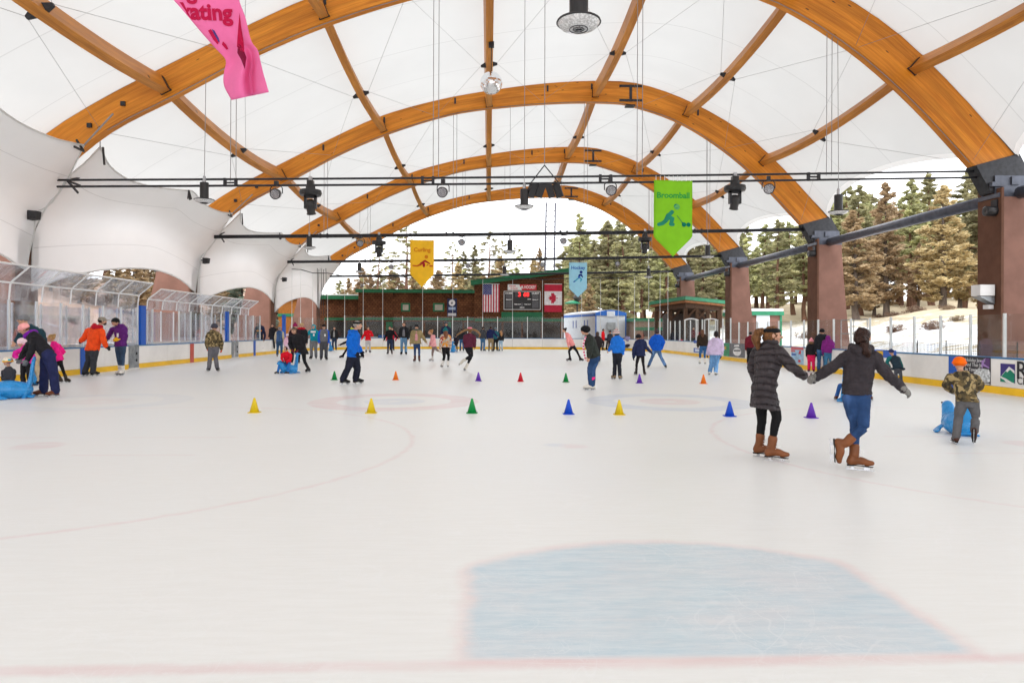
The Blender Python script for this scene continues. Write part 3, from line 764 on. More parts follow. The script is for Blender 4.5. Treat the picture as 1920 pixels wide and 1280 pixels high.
inlet([(.4, .015), (.98, .02), (.98, .05), (.4, .045)], WINK, "caption")
# 3 small yellow tag on a blue strip
o, lo, hi, z0, z1 = flat_on(RX, 1, 1640, 1681, 655, 669, "advert_board", BLUEP, "blue advert strip with a small yellow tag beside the teal jacket", "advert", group="adverts on the boards")
inlet([(.12, .15), (.42, .15), (.42, .85), (.12, .85)], mat("yellow print", (0.7, 0.42, 0.03), 0.5), "tag_print")
# 4 red and pale blue poster
o, lo, hi, z0, z1 = flat_on(RX, 1, 1484, 1507, 650, 681, "advert_board", mat("pale blue print", srgb('9dc0dc'), 0.5, var=.25, vscale=6), "pale blue poster with red heading on the boards by the child in pink trousers", "advert", group="adverts on the boards")
inlet([(0, .84), (1, .84), (1, 1), (0, 1)], mat("salmon print", (0.62, 0.14, 0.16), 0.5), "heading"); inlet([(0, .70), (.34, .70), (.34, .82), (0, .82)], mat("salmon print", (0.62, 0.14, 0.16), 0.5), "heading")
inlet([(.62, .60), (.80, .60), (.82, .8), (.70, .82)], RINK, "motif"); inlet([(.60, .12), (.78, .12), (.78, .26), (.60, .26)], RINK, "motif"); inlet([(.06, .5), (.40, .5), (.40, .6), (.06, .6)], BINK, "caption")
# 5 grey sign with a white oval, green panel beside it
o, lo, hi, z0, z1 = flat_on(RX, 1, 1368, 1397, 643, 668, "advert_board", mat("grey advert print", (0.13, 0.135, 0.15), 0.5, var=.3), "dark grey advert with a white oval crest behind the lavender hoodie", "advert", group="adverts on the boards")
ov = [(0.52 + .26 * math.cos(a), .40 + .30 * math.sin(a)) for a in np.linspace(0, 2 * math.pi, 28)[:-1]]
inlet(ov, WINK, "crest"); inlet([(.30, .40), (.74, .44), (.74, .56), (.30, .52)], mat("grey advert print", (0.13, 0.135, 0.15)), "crest_band", 0.005)
inlet([(.32, .74), (.66, .78), (.64, .92), (.34, .88)], WINK, "caption")
o, lo, hi, z0, z1 = flat_on(RX, 1, 1357, 1367.5, 643, 667, "advert_board", mat("green advert print", (0.03, 0.27, 0.12), 0.5, var=.3), "green advert panel beside the dark grey advert", "advert", group="adverts on the boards")
inlet([(.1, .55), (.5, .5), (.5, .78), (.1, .72)], mat("gold print", (0.55, 0.36, 0.05)), "motif")
for a, b_, c_, d_, lab in ((1301, 1315, 638, 643, "blue advert strip under the cap rail by the long haired woman"), (1301, 1318, 652, 660, "blue framed advert low on the boards by the long haired woman")):
    o, lo, hi, z0, z1 = flat_on(RX, 1, a, b_, c_, d_, "advert_board", BINK, lab, "advert", group="adverts on the boards")
    if c_ > 650: inlet([(.15, .2), (.85, .2), (.85, .8), (.15, .8)], mat("pale print", (.6, .68, .8)), "caption")
def flat_far(px0, px1, py0, py1, Y, name, material, label, cat="advert", group="adverts on the boards", t=0.012):
    a = at_y(px0, py0, Y); b_ = at_y(px1, py1, Y); mb = MB(); mb.box((a.x, Y - t, b_.z), (b_.x, Y, a.z))
    o = obj(name, mb, material, origin=((a.x + b_.x) / 2, Y - t, (a.z + b_.z) / 2)); tag(o, label, cat, group); return o, b_.x - a.x, a.z - b_.z
FB = FY - 0.014
def front(x, z, d=0.0): return frame((x, -d, z), (1, 0, 0), (0, 0, 1))
o, w, h = flat_far(1040, 1092, 634, 652, FB, "advert_board", WINK, "white advert with grey outline and a faint mountain, behind the pink jacket skater")
mb = MB()
for lo_, hi_ in (((-w/2, -.006, -h/2), (w/2, -.002, -h/2+.03)), ((-w/2, -.006, h/2-.03), (w/2, -.002, h/2)), ((-w/2, -.006, -h/2+.03), (-w/2+.03, -.002, h/2-.03)), ((w/2-.03, -.006, -h/2+.03), (w/2, -.002, h/2-.03))): mb.box(lo_, hi_)
obj("outline", mb, GREYM, o)
lettering("ADKI", 0.30, front(-w * 0.22, h * 0.26, 0.003), INK, o, squeeze=1.3)
mb = MB(); mb.prism([(-w*.42, -h*.32), (-w*.1, -h*.32), (-w*.24, h*.1), (-w*.30, 0), (-w*.36, h*.02)], 0, .003, 0, front(0, 0, .001)); obj("mountain_print", mb, mat("pale grey print", (.5, .5, .52)), o)
o, w, h = flat_far(681, 708, 631, 649, FB, "advert_board", WINK, "white advert with blue lettering and a skyline between the red coat and black jacket")
lettering("1", 0.5, front(-w * 0.4, -h * 0.22, 0.003), BINK, o); lettering("oint", 0.5, front(w * 0.2, -h * 0.2, 0.003), BINK, o, bold=.01)
mb = MB(); mb.prism([(w*.05, -h*.05), (w*.45, -h*.05), (w*.43, h*.1), (w*.36, h*.25), (w*.33, h*.08), (w*.25, h*.18), (w*.2, h*.06), (w*.1, h*.1)], 0, .003, 0, front(0, 0, .001)); obj("skyline_print", mb, BINK, o)
o, w, h = flat_far(709.5, 732, 628, 649, FB, "advert_board", mat("mid blue print", (0.03, 0.13, 0.46), .5), "blue advert with pale bands beside the black jacket couple")
for z in (-.12, -.30):
    mb = MB(); mb.box((-w*.45, -.004, z*h-.04), (w*.45, -.001, z*h+.05)); obj("band_print", mb, mat("pale blue band", (.4, .52, .75)), o)
o, w, h = flat_far(632, 642, 629, 649, FY - 1.2, "advert_board", INK, "black advert with white script behind the man in a dark open jacket"); o.location.y = FY - 1.75
lettering("Jci", 0.42, front(-.03, .1, 0.003), WINK, o, bold=.012)
o, w, h = flat_far(1206, 1226, 637, 651, 52.3, "advert_board", WINK, "white sign with dark lettering between the navy coat and blue hooded jacket")
o.rotation_euler.z = -0.7; o.location = (10.7, 55.25, o.location.z); lettering("TH KO", 0.30, front(0, .12, .003), INK, o, bold=.006)
# ------------------------------------------------------------ brown building beyond the far glass
BY = 72.0
def siding_mat():
    m, t, b, tc = base_mat("brown shingle siding"); v = tc.outputs['Object']
    br = t.new("ShaderNodeTexBrick"); br.inputs['Scale'].default_value = 1.0; br.inputs['Mortar Size'].default_value = 0.02
    br.inputs['Brick Width'].default_value = 0.34; br.inputs['Row Height'].default_value = 0.22
    br.inputs['Color1'].default_value = (*srgb('7b5034'), 1); br.inputs['Color2'].default_value = (*srgb('623c26'), 1); br.inputs['Mortar'].default_value = (*srgb('3c2415'), 1)
    mp = t.new("ShaderNodeMapping"); mp.inputs['Rotation'].default_value = (R(90), 0, 0); t.l.new(v, mp.inputs[0]); t.l.new(mp.outputs[0], br.inputs['Vector'])
    n = t.noise(v, 0.6, 5); t.set(b.inputs['Base Color'], t.mix(t.ramp(n, .3, .7), br.outputs['Color'], t.mix(1.0, br.outputs['Color'], (.72, .72, .74), 'MULTIPLY')))
    b.inputs['Roughness'].default_value = 0.85; b.inputs['Specular IOR Level'].default_value = 0.2; return m
SIDING = siding_mat(); GREENP = mat("green painted fascia", (0.012, 0.13, 0.055), 0.5, 0, 0.35, 0.15, 2); LGREEN = mat("light green fascia", (0.022, 0.21, 0.105), 0.5, 0, 0.35, 0.12)
DGLASS = mat("dark window glass", (0.04, 0.035, 0.033), 0.3, 0, 0.18, 0.6, 0.7); SNOWM = mat("settled snow", (0.82, 0.82, 0.84), 0.9, 0, 0.1, 0.04, 2, 0.4, 6, 0.03)
def bpt(px, py, Y=BY): return at_y(px, py, Y)
bld = empty("brown_building", (bpt(890, 640).x, BY, 0), "long brown shingled building with green fascias and dark windows beyond the far glass", "building")
bo = bld.location
def pbox(px0, px1, py0, py1, d0, d1, name, m_, parent=bld, Y=BY, z0=None):
    a, b_ = at_y(px0, py0, Y), at_y(px1, py1, Y); o = Vector(parent.location); mb = MB()
    mb.box((a.x - o.x, Y + d0 - o.y, (b_.z if z0 is None else z0) - o.z), (b_.x - o.x, Y + d1 - o.y, a.z - o.z)); return obj(name, mb, m_, parent)
pbox(590, 676, 556, 640, 0.6, 9, "lower_wing", SIDING, z0=0); pbox(672, 889.5, 546, 640, 0.0, 9, "wall", SIDING, z0=0)
a, b_, c_, d_ = bpt(889, 531), bpt(1057, 512), bpt(1057, 640), bpt(889, 640)
mb = MB(); M_ = Matrix(((1, 0, 0, -bo.x), (0, 0, -1, 0), (0, 1, 0, -bo.z), (0, 0, 0, 1)))
mb.prism([(a.x, 0), (b_.x, 0), (b_.x, b_.z), (a.x, a.z)], -9, 0.25, 0, M_); obj("gable_wall", mb, SIDING, bld)
p, q = bpt(883, 531), bpt(1068, 508); mb = MB(); mb.bar(p - bo + Vector((0, -.6, 0)), q - bo + Vector((0, -.6, 0)), 0.22, 0.5); mb.bar(p - bo + Vector((0, 4, .22)), q - bo + Vector((0, 4, .22)), 9.4, 0.1); obj("sloping_roof", mb, GREENP, bld)
pbox(668, 890, 543.5, 550, -0.55, -0.35, "fascia", GREENP); pbox(590, 676, 554, 561, 0.1, 0.3, "fascia", GREENP)
pbox(590, 676, 553.4, 554, 0.1, 9, "roof_deck", GREENP); pbox(668, 886, 543, 543.5, -0.55, 9, "roof_deck", GREENP); pbox(590, 672, 551, 553.4, 0.4, 9, "roof_snow", SNOWM)
for x in (735, 790, 838, 866): pbox(x - 3, x + 3, 550, 556, -0.4, 0, "rafter_tail", SIDING)
pbox(606, 672, 595, 600.5, 0.5, 0.6, "belt_course", GREENP); pbox(672, 889, 595, 600.5, -0.08, -0.0, "belt_course", GREENP); pbox(890, 1056.5, 597, 603, -0.33, -0.25, "belt_course", GREENP)
pbox(940, 1018, 585, 600, -0.42, -0.34, "door_header", GREENP)
xs_ = np.linspace(612, 1052, 13)
for i in range(12):
    d = 0.5 if xs_[i+1] < 674 else (-0.05 if xs_[i+1] < 892 else -0.30)
    w_ = pbox(xs_[i] + 2, xs_[i+1] - 2, 602.5 if d > -.2 else 604.5, 634, d, d + 0.04, "window", DGLASS)
    if i in (3, 6): pbox(xs_[i] + 2, xs_[i] + 14, 603, 634, d - .03, d, "door", GREENP)
for px0, px1 in ((752, 769), (812, 833)):
    f = pbox(px0, px1, 568, 584, -0.06, -0.002, "vent_frame", GREENP)
    mb = MB(); a, b_ = bpt(px0 + 3.5, 571), bpt(px1 - 3, 581.5)
    n = 7
    for i in range(n):
        zz = b_.z + (a.z - b_.z) * (i + .5) / n; mb.box((a.x - bo.x, -0.11, zz - .03), (b_.x - bo.x, -0.062, zz + .035))
    obj("louvre", mb, mat("beige louvre", (.50, .46, .38)), f)
# flags, scoreboard and banner on the wall
def wall_item(px0, px1, py0, py1, name, m_, label, cat, d, t=0.03, group=None):
    a, b_ = bpt(px0, py0, BY - d), bpt(px1, py1, BY - d); mb = MB(); w, h = b_.x - a.x, a.z - b_.z
    mb.box((-w/2, 0, -h/2), (w/2, t, h/2)); o = obj(name, mb, m_); o.location = ((a.x + b_.x)/2, BY - d, (a.z + b_.z)/2); tag(o, label, cat, group); return o, w, h
def rect(par, x0, x1, z0, z1, m_, nm, d0=0.002, d1=0.006):
    mb = MB(); mb.box((x0, -d1, z0), (x1, -d0, z1)); return obj(nm, mb, m_, par)
FRED, FBLUE, FWHITE = mat("flag red", (0.48, 0.02, 0.05), .8), mat("flag blue", (0.03, 0.04, 0.20), .8), mat("flag white", (.74, .72, .74), .8)
o, w, h = wall_item(905, 936.5, 532.5, 585, "flag", FWHITE, "striped flag with white stars on blue, hung upright on the brown wall", "flag", 0.36, group="flags on the brown wall")
mb = MB()
for i in range(0, 13, 2): mb.box((-w/2 + w*i/13, -.006, -h/2), (-w/2 + w*(i+1)/13, -.002, h/2))
obj("stripe", mb, FRED, o)
can = rect(o, -w/2, w*.04, h*.12, h/2, FBLUE, "canton", .007, .010); mb = MB()
for r_ in range(10):
    for c__ in range(5 if r_ % 2 == 0 else 4):
        x = -w/2 + w*.54*(c__ + (0.5 if r_ % 2 == 0 else 1.0))/5; z = h/2 - h*.38*(r_ + .6)/10.2
        mb.prism([(x + .045*math.cos(a_)*(1 if k % 2 == 0 else .4), z + .045*math.sin(a_)*(1 if k % 2 == 0 else .4)) for k, a_ in enumerate(np.linspace(math.pi/2, math.pi*2.5, 11)[:-1])], 0, .002, 0, front(0, 0, .0105))
obj("star", mb, FWHITE, can); rect(o, -w/2, w/2, h/2, h/2 + .06, WHITEP, "flag_pole", -.02, .02)
o, w, h = wall_item(1021, 1053.5, 533, 585, "flag", FWHITE, "red and white flag with a red maple leaf, hung upright on the brown wall", "flag", 0.36, group="flags on the brown wall")
rect(o, -w/2, w/2, h*.25, h/2, FRED, "red_band"); rect(o, -w/2, w/2, -h/2, -h*.25, FRED, "red_band"); rect(o, -w/2, w/2, h/2, h/2 + .06, WHITEP, "flag_pole", -.02, .02)
leaf = [(0, 1), (.16, .70), (.36, .80), (.28, .32), (.50, .52), (.56, .40), (.88, .46), (.76, .14), (.90, .04), (.42, -.36), (.50, -.52), (.06, -.44), (.06, -.9)]
leaf = leaf + [(-x, y) for x, y in leaf[::-1] if x > 0]
lp = [(-y * w * .30 + .02, x * w * .36) for x, y in leaf]; A = sum(lp[i][0]*lp[(i+1) % len(lp)][1] - lp[(i+1) % len(lp)][0]*lp[i][1] for i in range(len(lp)))
mb = MB(); mb.prism(lp if A > 0 else lp[::-1], 0, .004, 0, front(0, 0, .002)); obj("maple_leaf", mb, FRED, o)
o, w, h = wall_item(945.5, 1012.5, 546.5, 580, "scoreboard", mat("black scoreboard", (.025, .025, .028), .4), "black scoreboard with red digits and a white rim under the hockey sign", "scoreboard", 0.40, .1)
mb = MB()
for lo_, hi_ in (((-w/2, -.02, -h/2-.05), (w/2, .02, -h/2)), ((-w/2, -.02, h/2), (w/2, .02, h/2+.05)), ((-w/2-.05, -.02, -h/2-.05), (-w/2, .02, h/2+.05)), ((w/2, -.02, -h/2-.05), (w/2+.05, .02, h/2+.05))): mb.box(lo_, hi_)
obj("rim", mb, WHITEP, o)
LED = bpy.data.materials.new("lit red digits"); LED.use_nodes = True; bs = LED.node_tree.nodes['Principled BSDF']; bs.inputs['Base Color'].default_value = (.8, .02, .02, 1); bs.inputs['Emission Color'].default_value = (1, .03, .03, 1); bs.inputs['Emission Strength'].default_value = 1.0
lettering("3", .62, front(-w*.075, h*.33, .003), LED, o, bold=.02, name="digit", squeeze=1.1); lettering("6", .62, front(w*.075, h*.33, .003), LED, o, bold=.02, name="digit"); lettering("8", .62, front(w*.155, h*.33, .003), LED, o, bold=.02, name="digit")
rect(o, -w*.2, -w*.12, h*.2, h*.47, mat("unlit digit", (.07, .07, .075)), "unlit_digit")
for s, x, z, sz in (("HOME", -.37, .40, .26), ("GUEST", .37, .40, .26), ("PENALTY", -.37, .04, .15), ("PENALTY", .37, .04, .15), ("TIME OUT", -.13, -.22, .15), ("TIME OUT", .15, -.22, .15), ("PERIOD", 0.0, -.40, .14), ("SHOTS", .20, .07, .12)):
    lettering(s, sz, front(w*x, h*z, .003), WINK, o, bold=.008)
for x in (-.37, .37): rect(o, w*(x-.09), w*(x+.09), h*.12, h*.33, mat("grey display", (.10, .10, .11)), "display"); rect(o, w*(x-.09), w*(x+.09), -h*.42, -h*.03, mat("grey display", (.10, .10, .11)), "display")
rect(o, -w*.03, w*.03, -h*.32, -h*.14, mat("grey display", (.10, .10, .11)), "display")
o, w, h = wall_item(952, 1006, 533, 544, "hockey_sign", WHITEP, "white and red sign reading HOCKEY above the scoreboard", "sign", 0.38)
mb = MB(); mb.prism([(-w*.1, -h*.5 + h), (w*.5, h*.5), (w*.5, -h*.5), (w*.0, -h*.5)][::-1], 0, .004, 0, front(0, 0, .002)); mb2 = mb; obj("red_field", mb, RINK, o)
lettering("Klamath", .21, front(-w*.33, h*.2, .004), RINK, o, bold=.006, squeeze=.95); lettering("Ice Sports", .21, front(-w*.28, -h*.2, .004), RINK, o, bold=.006, squeeze=.85)
lettering("HOCKEY", .46, front(w*.27, 0, .007), WINK, o, bold=.012, squeeze=.66); mb = MB(); mb.prism([(-w*.07, -h*.3), (-w*.03, -h*.3), (0, h*.05), (w*.02, -h*.3), (w*.045, -h*.25), (w*.02, h*.3), (-w*.02, h*.25)], 0, .003, 0, front(0, 0, .006)); obj("emblem", mb, WINK, o)
o, w, h = wall_item(838.5, 856.5, 559.5, 593, "wall_banner", mat("navy banner", (.025, .03, .09), .7), "navy banner with a round white badge on the brown wall", "banner", 0.12)
rr = w * .33; mb = MB(); mb.prism([(rr*math.cos(a_), h*.26 + rr*math.sin(a_)) for a_ in np.linspace(0, 2*math.pi, 25)[:-1]], 0, .003, 0, front(0, 0, .002)); bd = obj("badge", mb, FWHITE, o)
mb = MB(); mb.prism([(-.12, h*.26-.12), (.12, h*.26-.12), (0, h*.26+.14)], 0, .002, 0, front(0, 0, .0055)); obj("badge_motif", mb, INK, bd)
for z, s in ((-.02, "SKI HILLS"), (-.10, "AND ICE"), (-.36, "FRIENDS OF"), (-.44, "THE RINK")): mb = MB(); ww = w*(.36 if z > -.2 else .42); mb.box((-ww, -.005, h*z-.05), (ww, -.002, h*z+.06)); obj("caption_band", mb, mat("pale blue band", (.4, .52, .75)) if z > -.2 else FWHITE, o)
# tall lattice mast behind the building
ms = empty("lattice_mast", tuple(at_y(1028, 640, 84).xy) + (0,), "tall thin lattice mast rising behind the brown building into the white sky", "mast")
top = at_y(1035, 380, 84).z; so = at_y(1040, 500, 84).x - at_y(1022, 500, 84).x; mb = MB()
for s in (-1, 1): mb.tube([(s*so/2, 0, 0), (s*so/2 * .95 + .25, 0, top)], 0.10, 6)
n = 26
for i in range(n): z = top * (i + .5) / n; mb.tube([(-so/2 + .25*z/top, 0, z), (so/2 + .2*z/top, 0, z)], 0.045, 4)
obj("lattice", mb, mat("weathered mast steel", (.07, .07, .10), .6, .2), ms)
# ------------------------------------------------------------ white trailer with blue trim
def oriented_box(loc, ang): return Matrix.Translation(loc) @ Matrix.Rotation(ang, 4, 'Z')
TBLUE = mat("trailer blue trim", (.03, .15, .55), .4); TWH = mat("trailer white panel", (.70, .74, .80), .4, 0, .4, .06)
tc_ = at_y(1116, 640, 76.5); tr_ = empty("office_trailer", (tc_.x, tc_.y, 0), "white site trailer with blue trim standing beside the brown building", "trailer"); ta = R(12)
tr_.rotation_euler.z = ta; TH = 3.95; TW, TL = 3.75, 12.0
mb = MB(); mb.box((0, 0, .5), (TW, TL, TH - .25)); obj("trailer_body", mb, TWH, tr_)
mb = MB(); n = 12; prof = [(TW * i / n, TH - .30 + .34 * math.sin(math.pi * i / n)) for i in range(n + 1)]
mb.prism([(0, TH - .42), (TW, TH - .42)] + prof[::-1], -TL - .05, 0.06, 0, Matrix(((1, 0, 0, 0), (0, 0, -1, 0), (0, 1, 0, 0), (0, 0, 0, 1)))); obj("curved_roof", mb, TWH, tr_)
mb = MB(); prof2 = [(x, z) for x, z in prof]; mb.prism([(0, TH - .62), (TW, TH - .62)] + prof2[::-1], 0.065, 0.09, 0, Matrix(((1, 0, 0, 0), (0, 0, -1, 0), (0, 1, 0, 0), (0, 0, 0, 1)))); obj("blue_header", mb, TBLUE, tr_)
mb = MB(); mb.box((TW*.36, -.12, TH - .72), (TW*.62, -.092, TH - .12)); obj("header_panel", mb, TWH, tr_)
for x in (0, TW - .14): mb = MB(); mb.box((x, -.03, .5), (x + .14, -.004, TH - .62)); obj("corner_trim", mb, TBLUE, tr_)
mb = MB(); mb.box((0.14, -.03, .5), (TW - .14, -.004, .82)); obj("skirt_trim", mb, TBLUE, tr_)
mb = MB(); mb.box((-.03, 0, TH - .66), (-.004, TL, TH - .44)); obj("side_trim", mb, TBLUE, tr_)
mb = MB(); mb.box((TW*.36, -.32, 1.75), (TW*.62, -.06, 2.55)); obj("air_conditioner", mb, mat("grey unit", (.4, .43, .45), .5), tr_)
for y in (2.2, 6.2):
    mb = MB(); mb.box((-.05, y, 1.9), (-.005, y + 1.3, 2.9)); wf = obj("window", mb, TWH, tr_)
    for yy in (y + .05, y + 1.1): mb = MB(); mb.box((-.08, yy, 1.95), (-.052, yy + .18, 2.85)); obj("shutter", mb, BINK, wf)
# ------------------------------------------------------------ wooden pavilion
pv = empty("wooden_pavilion", (15.2, 58.0, 0), "open wooden pavilion with a green edged roof and dark posts before the outer columns", "pavilion")
A_, B_, D_ = at_y(1285, 561, 58.2), at_y(1217, 573, 66.5), at_y(1362, 569, 62.5)
A_.z = 4.32; B_.z = 4.18; D_.z = 4.15; C_ = B_ + D_ - A_; po = Vector(pv.location)
q = [p - po for p in (A_, D_, C_, B_)]
def slab(q, z0, z1, grow=1.0):
    c = sum(q, Vector()) / 4; v = [c + (p - c) * grow for p in q]; v = [Vector((p.x, p.y, p.z + z0)) for p in v] + [Vector((p.x, p.y, p.z + z1)) for p in v]
    mb = MB(); mb.add(v, [(0,3,2,1),(4,5,6,7),(0,1,5,4),(1,2,6,5),(2,3,7,6),(3,0,4,7)]); return mb
DWOOD = mat("dark brown timber", (.085, .045, .025), .7, 0, .25, .25, 6); RWOOD = mat("red brown soffit", (.30, .12, .045), .7, 0, .25, .2, 3)
obj("roof_edge", slab(q, -.02, .26), LGREEN, pv); obj("roof_top", slab(q, .265, .33, .97), GREENP, pv); obj("soffit", slab(q, -.22, -.03, .97), RWOOD, pv); obj("beam_frame", slab(q, -.62, -.23, .84), DWOOD, pv)
cq = sum(q, Vector()) / 4
for (s, t_) in ((0, 0), (.33, 0), (.66, 0), (1, 0), (0, .5), (0, 1), (1, .5), (1, 1), (.5, 1)):
    p = q[0] + (q[1] - q[0]) * s + (q[3] - q[0]) * t_; p = cq + (p - cq) * .80
    mb = MB(); mb.cbox((p.x, p.y, (p.z - .63) / 2), (.30, .30, p.z - .63)); po_ = obj("post", mb, DWOOD, pv)
    mb = MB(); d = Vector((cq.x - p.x, 0, 0)).normalized() if abs(cq.x - p.x) > .1 else Vector((1, 0, 0))
    mb.bar((p.x, p.y, p.z - 1.7), Vector((p.x, p.y, p.z - .66)) + d * .9, .14, .16); obj("brace", mb, DWOOD, po_)
mb = MB(); mb.box((cq.x - 1.5, cq.y + 1.2, 0), (cq.x + 2.6, cq.y + 3.2, 3.3)); obj("ticket_kiosk", mb, mat("dark kiosk wall", (.07, .05, .045), .7), pv)
mb = MB(); mb.box((cq.x - 1.1, cq.y + 1.17, 1.0), (cq.x + 0.1, cq.y + 1.195, 2.2)); obj("kiosk_window", mb, DGLASS, pv)
for px_, lab in ((1333, "white arched glazed booth door under the pavilion"), (1296, "white framed glazed door under the pavilion")):
    p = at_y(px_, 640, 56.8); bt = empty("glazed_booth", (p.x, p.y, 0), lab, "booth", "glazed booths by the pavilion"); mb = MB()
    for s in (-1, 1): mb.cbox((s * .55, 0, 1.25), (.09, .09, 2.5))
    P = [(x * .6, 0, 2.5 + .14 * (1 - x * x)) for x in np.linspace(-1, 1, 9)]; mb.tube(P, .06, 6); obj("door_frame", mb, WHITEP, bt)
    mb = MB(); mb.box((-.5, -.01, .1), (.5, .01, 2.48)); obj("door_glass", mb, GLASS, bt)
# ------------------------------------------------------------ small green trimmed buildings
def small_building(px0, px1, py_top, Y, depth, label, door, belt, light, z=None, snow=True):
    a, b_ = at_y(px0, py_top, Y), at_y(px1, py_top, Y); w = b_.x - a.x; h = a.z
    r_ = empty("small_building", ((a.x + b_.x)/2, Y, 0), label, "building", "small green trimmed buildings")
    mb = MB(); mb.box((-w/2 + .15, 0, 0), (w/2 - .15, depth, h - .1)); obj("wall", mb, STUCCO if door else mat("tan block wall", srgb('9c8574'), .85, var=.15, vscale=2), r_)
    mb = MB(); mb.box((-w/2 - .1, -.25, h - .38), (w/2 + .1, depth + .2, h - .02)); rf = obj("roof_edge", mb, light, r_)
    if snow: mb = MB(); mb.box((-w/2 - .05, -.2, h - .015), (w/2 + .05, depth + .15, h + .22)); obj("roof_snow", mb, SNOWM, r_)
    if belt: mb = MB(); mb.box((-w/2 + .12, -.05, h - 1.35), (w/2 - .12, -.004, h - 1.0)); obj("belt_course", mb, light, r_)
    if door:
        mb = MB(); mb.box((-w*.16, -.08, .05), (w*.18, -.004, h - .12)); obj("door", mb, TWH, r_)
        for s in (-1, 1): mb = MB(); mb.box((s*(w/2 - .1) - .09, -.06, 0), (s*(w/2 - .1) + .09, .1, h - .39)); obj("corner_trim", mb, light, r_)
    else:
        for x in (-w*.2, w*.2): mb = MB(); mb.box((x - .35, -.04, 1.0), (x + .35, -.004, 1.9)); obj("window", mb, DGLASS, r_)
    return r_
small_building(1393, 1466, 583, 61.5, 5, "small mauve building with white door, green trim and snow on its roof", True, False, LGREEN)
small_building(1189, 1266, 596, 74, 6, "low tan block building with light green roof edge beside the pavilion", False, True, LGREEN, snow=False)
# ------------------------------------------------------------ things on the apron
rl = empty("handrail", (0, 0, 0), "grey tubular handrail frame behind the boards near the woman in the black jacket", "handrail"); mb = MB()
p0, p1 = at_x(1577, 640, 15.6), at_x(1626, 640, 15.6)
for z in (0.9, 1.5, 2.1): mb.tube([(p0.x, p0.y, z), (p1.x, p1.y, z)], .022, 6)
for t_ in (0, .5, 1): p = p0.lerp(p1, t_); mb.tube([(p.x, p.y, 0), (p.x, p.y, 2.1)], .022, 6)
obj("rail_frame", mb, GALV, rl)
nf = empty("snow_fence", (0, 0, 0), "low black plastic mesh fence behind the boards on the snowy bank side", "fence")
p0, p1 = at_x(1628, 640, 15.2), at_x(1905, 640, 15.2); L_ = p0.y - p1.y; mb = MB()
for i in range(int(L_ / .075)): mb.cbox((15.2, p1.y + i * .075, .72), (.006, .012, .95))
for i in range(14): mb.cbox((15.2, p1.y + L_/2, .26 + i * .072), (.007, L_, .010))
obj("mesh", mb, mat("black plastic mesh", (.02, .02, .025), .6), nf)
for i in range(6): mb = MB(); y = p1.y + L_ * i / 5; mb.tube([(15.24, y, 0), (15.24, y, 1.3)], .02, 6); obj("stake", mb, STEEL, nf)
bx = empty("equipment_box", (19.28, ARCH_Y[2] - .15, 0), "white equipment box mounted on the nearest tall column", "box"); z = at_x(1860, 550, 19.3).z; mb = MB()
mb.box((-.62, -.25, z - .1), (-.05, .25, z + .32)); obj("casing", mb, WHITEP, bx); mb = MB(); mb.prism([(-.62, z - .13), (-.02, z - .42), (-.02, z - .13)][::-1], -.2, .2, 0, Matrix(((1,0,0,0),(0,0,1,0),(0,1,0,0),(0,0,0,1)))); obj("bracket", mb, GREYM, bx)
mb = MB(); mb.cbox((-.12, 0, z - .52), (.2, .3, .16)); obj("junction_box", mb, WHITEP, bx)
pk = empty("path_lamp", tuple(at_y(1082, 640, 88).xy) + (0,), "green capped park lamp on a slim pole among the pines", "lamp post"); z = at_y(1082, 559, 88).z; mb = MB(); mb.tube([(0, 0, 0), (0, 0, z - .6)], .09, 8); obj("pole", mb, STEEL, pk)
mb = MB(); mb.lathe([(0.05, z - .65), (.5, z - .1), (.55, z), (.5, z + .1), (.3, z + .55), (0, z + .62)], n=16); obj("lantern", mb, DGLASS, pk, smooth=True); mb = MB(); mb.lathe([(0.0, z - .68), (1.0, z - .72), (1.05, z - .6), (.2, z - .3)], (-.6, 0, 0), 12); obj("shade", mb, LGREEN, pk)

ws = empty("timber_shed", tuple(at_y(555, 640, 76).xy) + (0,), "orange timber shed wall glimpsed between the last fabric wall and a short column", "shed"); so_ = Vector(ws.location); a, b_ = at_y(522, 560, 76), at_y(592, 640, 76); h = a.z
mb = MB(); mb.box((a.x - so_.x, 0, 0), (b_.x - so_.x, 3, h)); obj("wall", mb, mat("orange stained siding", srgb('a0662c'), .7, 0, .25, .3, 4, stretch=(1, 1, 4)), ws)
mb = MB(); mb.box((a.x - so_.x - .05, -.08, at_y(555, 593.5, 76).z), (b_.x - so_.x, -.004, at_y(555, 588, 76).z)); obj("green_belt", mb, LGREEN, ws)
mb = MB(); mb.box((a.x - so_.x - .2, -.4, h + .005), (b_.x - so_.x + .2, 3.3, h + .2)); obj("roof", mb, GREENP, ws)
gn = empty("gathered_net", (0, 0, 0), "gathered dark safety net hanging beside the smallest fabric wall", "net"); 
for i, px in enumerate((595, 598, 602, 607, 611)): p, q = at_y(px, 503 + 2 * (i % 2), 56), at_y(px - (1 if i == 0 else 0), 592, 56); mb = MB(); mb.tube([p, p.lerp(q, .5) + Vector((.05 * (-1) ** i, 0, 0)), q], .022, 5); obj("net_strand", mb, STEEL, gn)
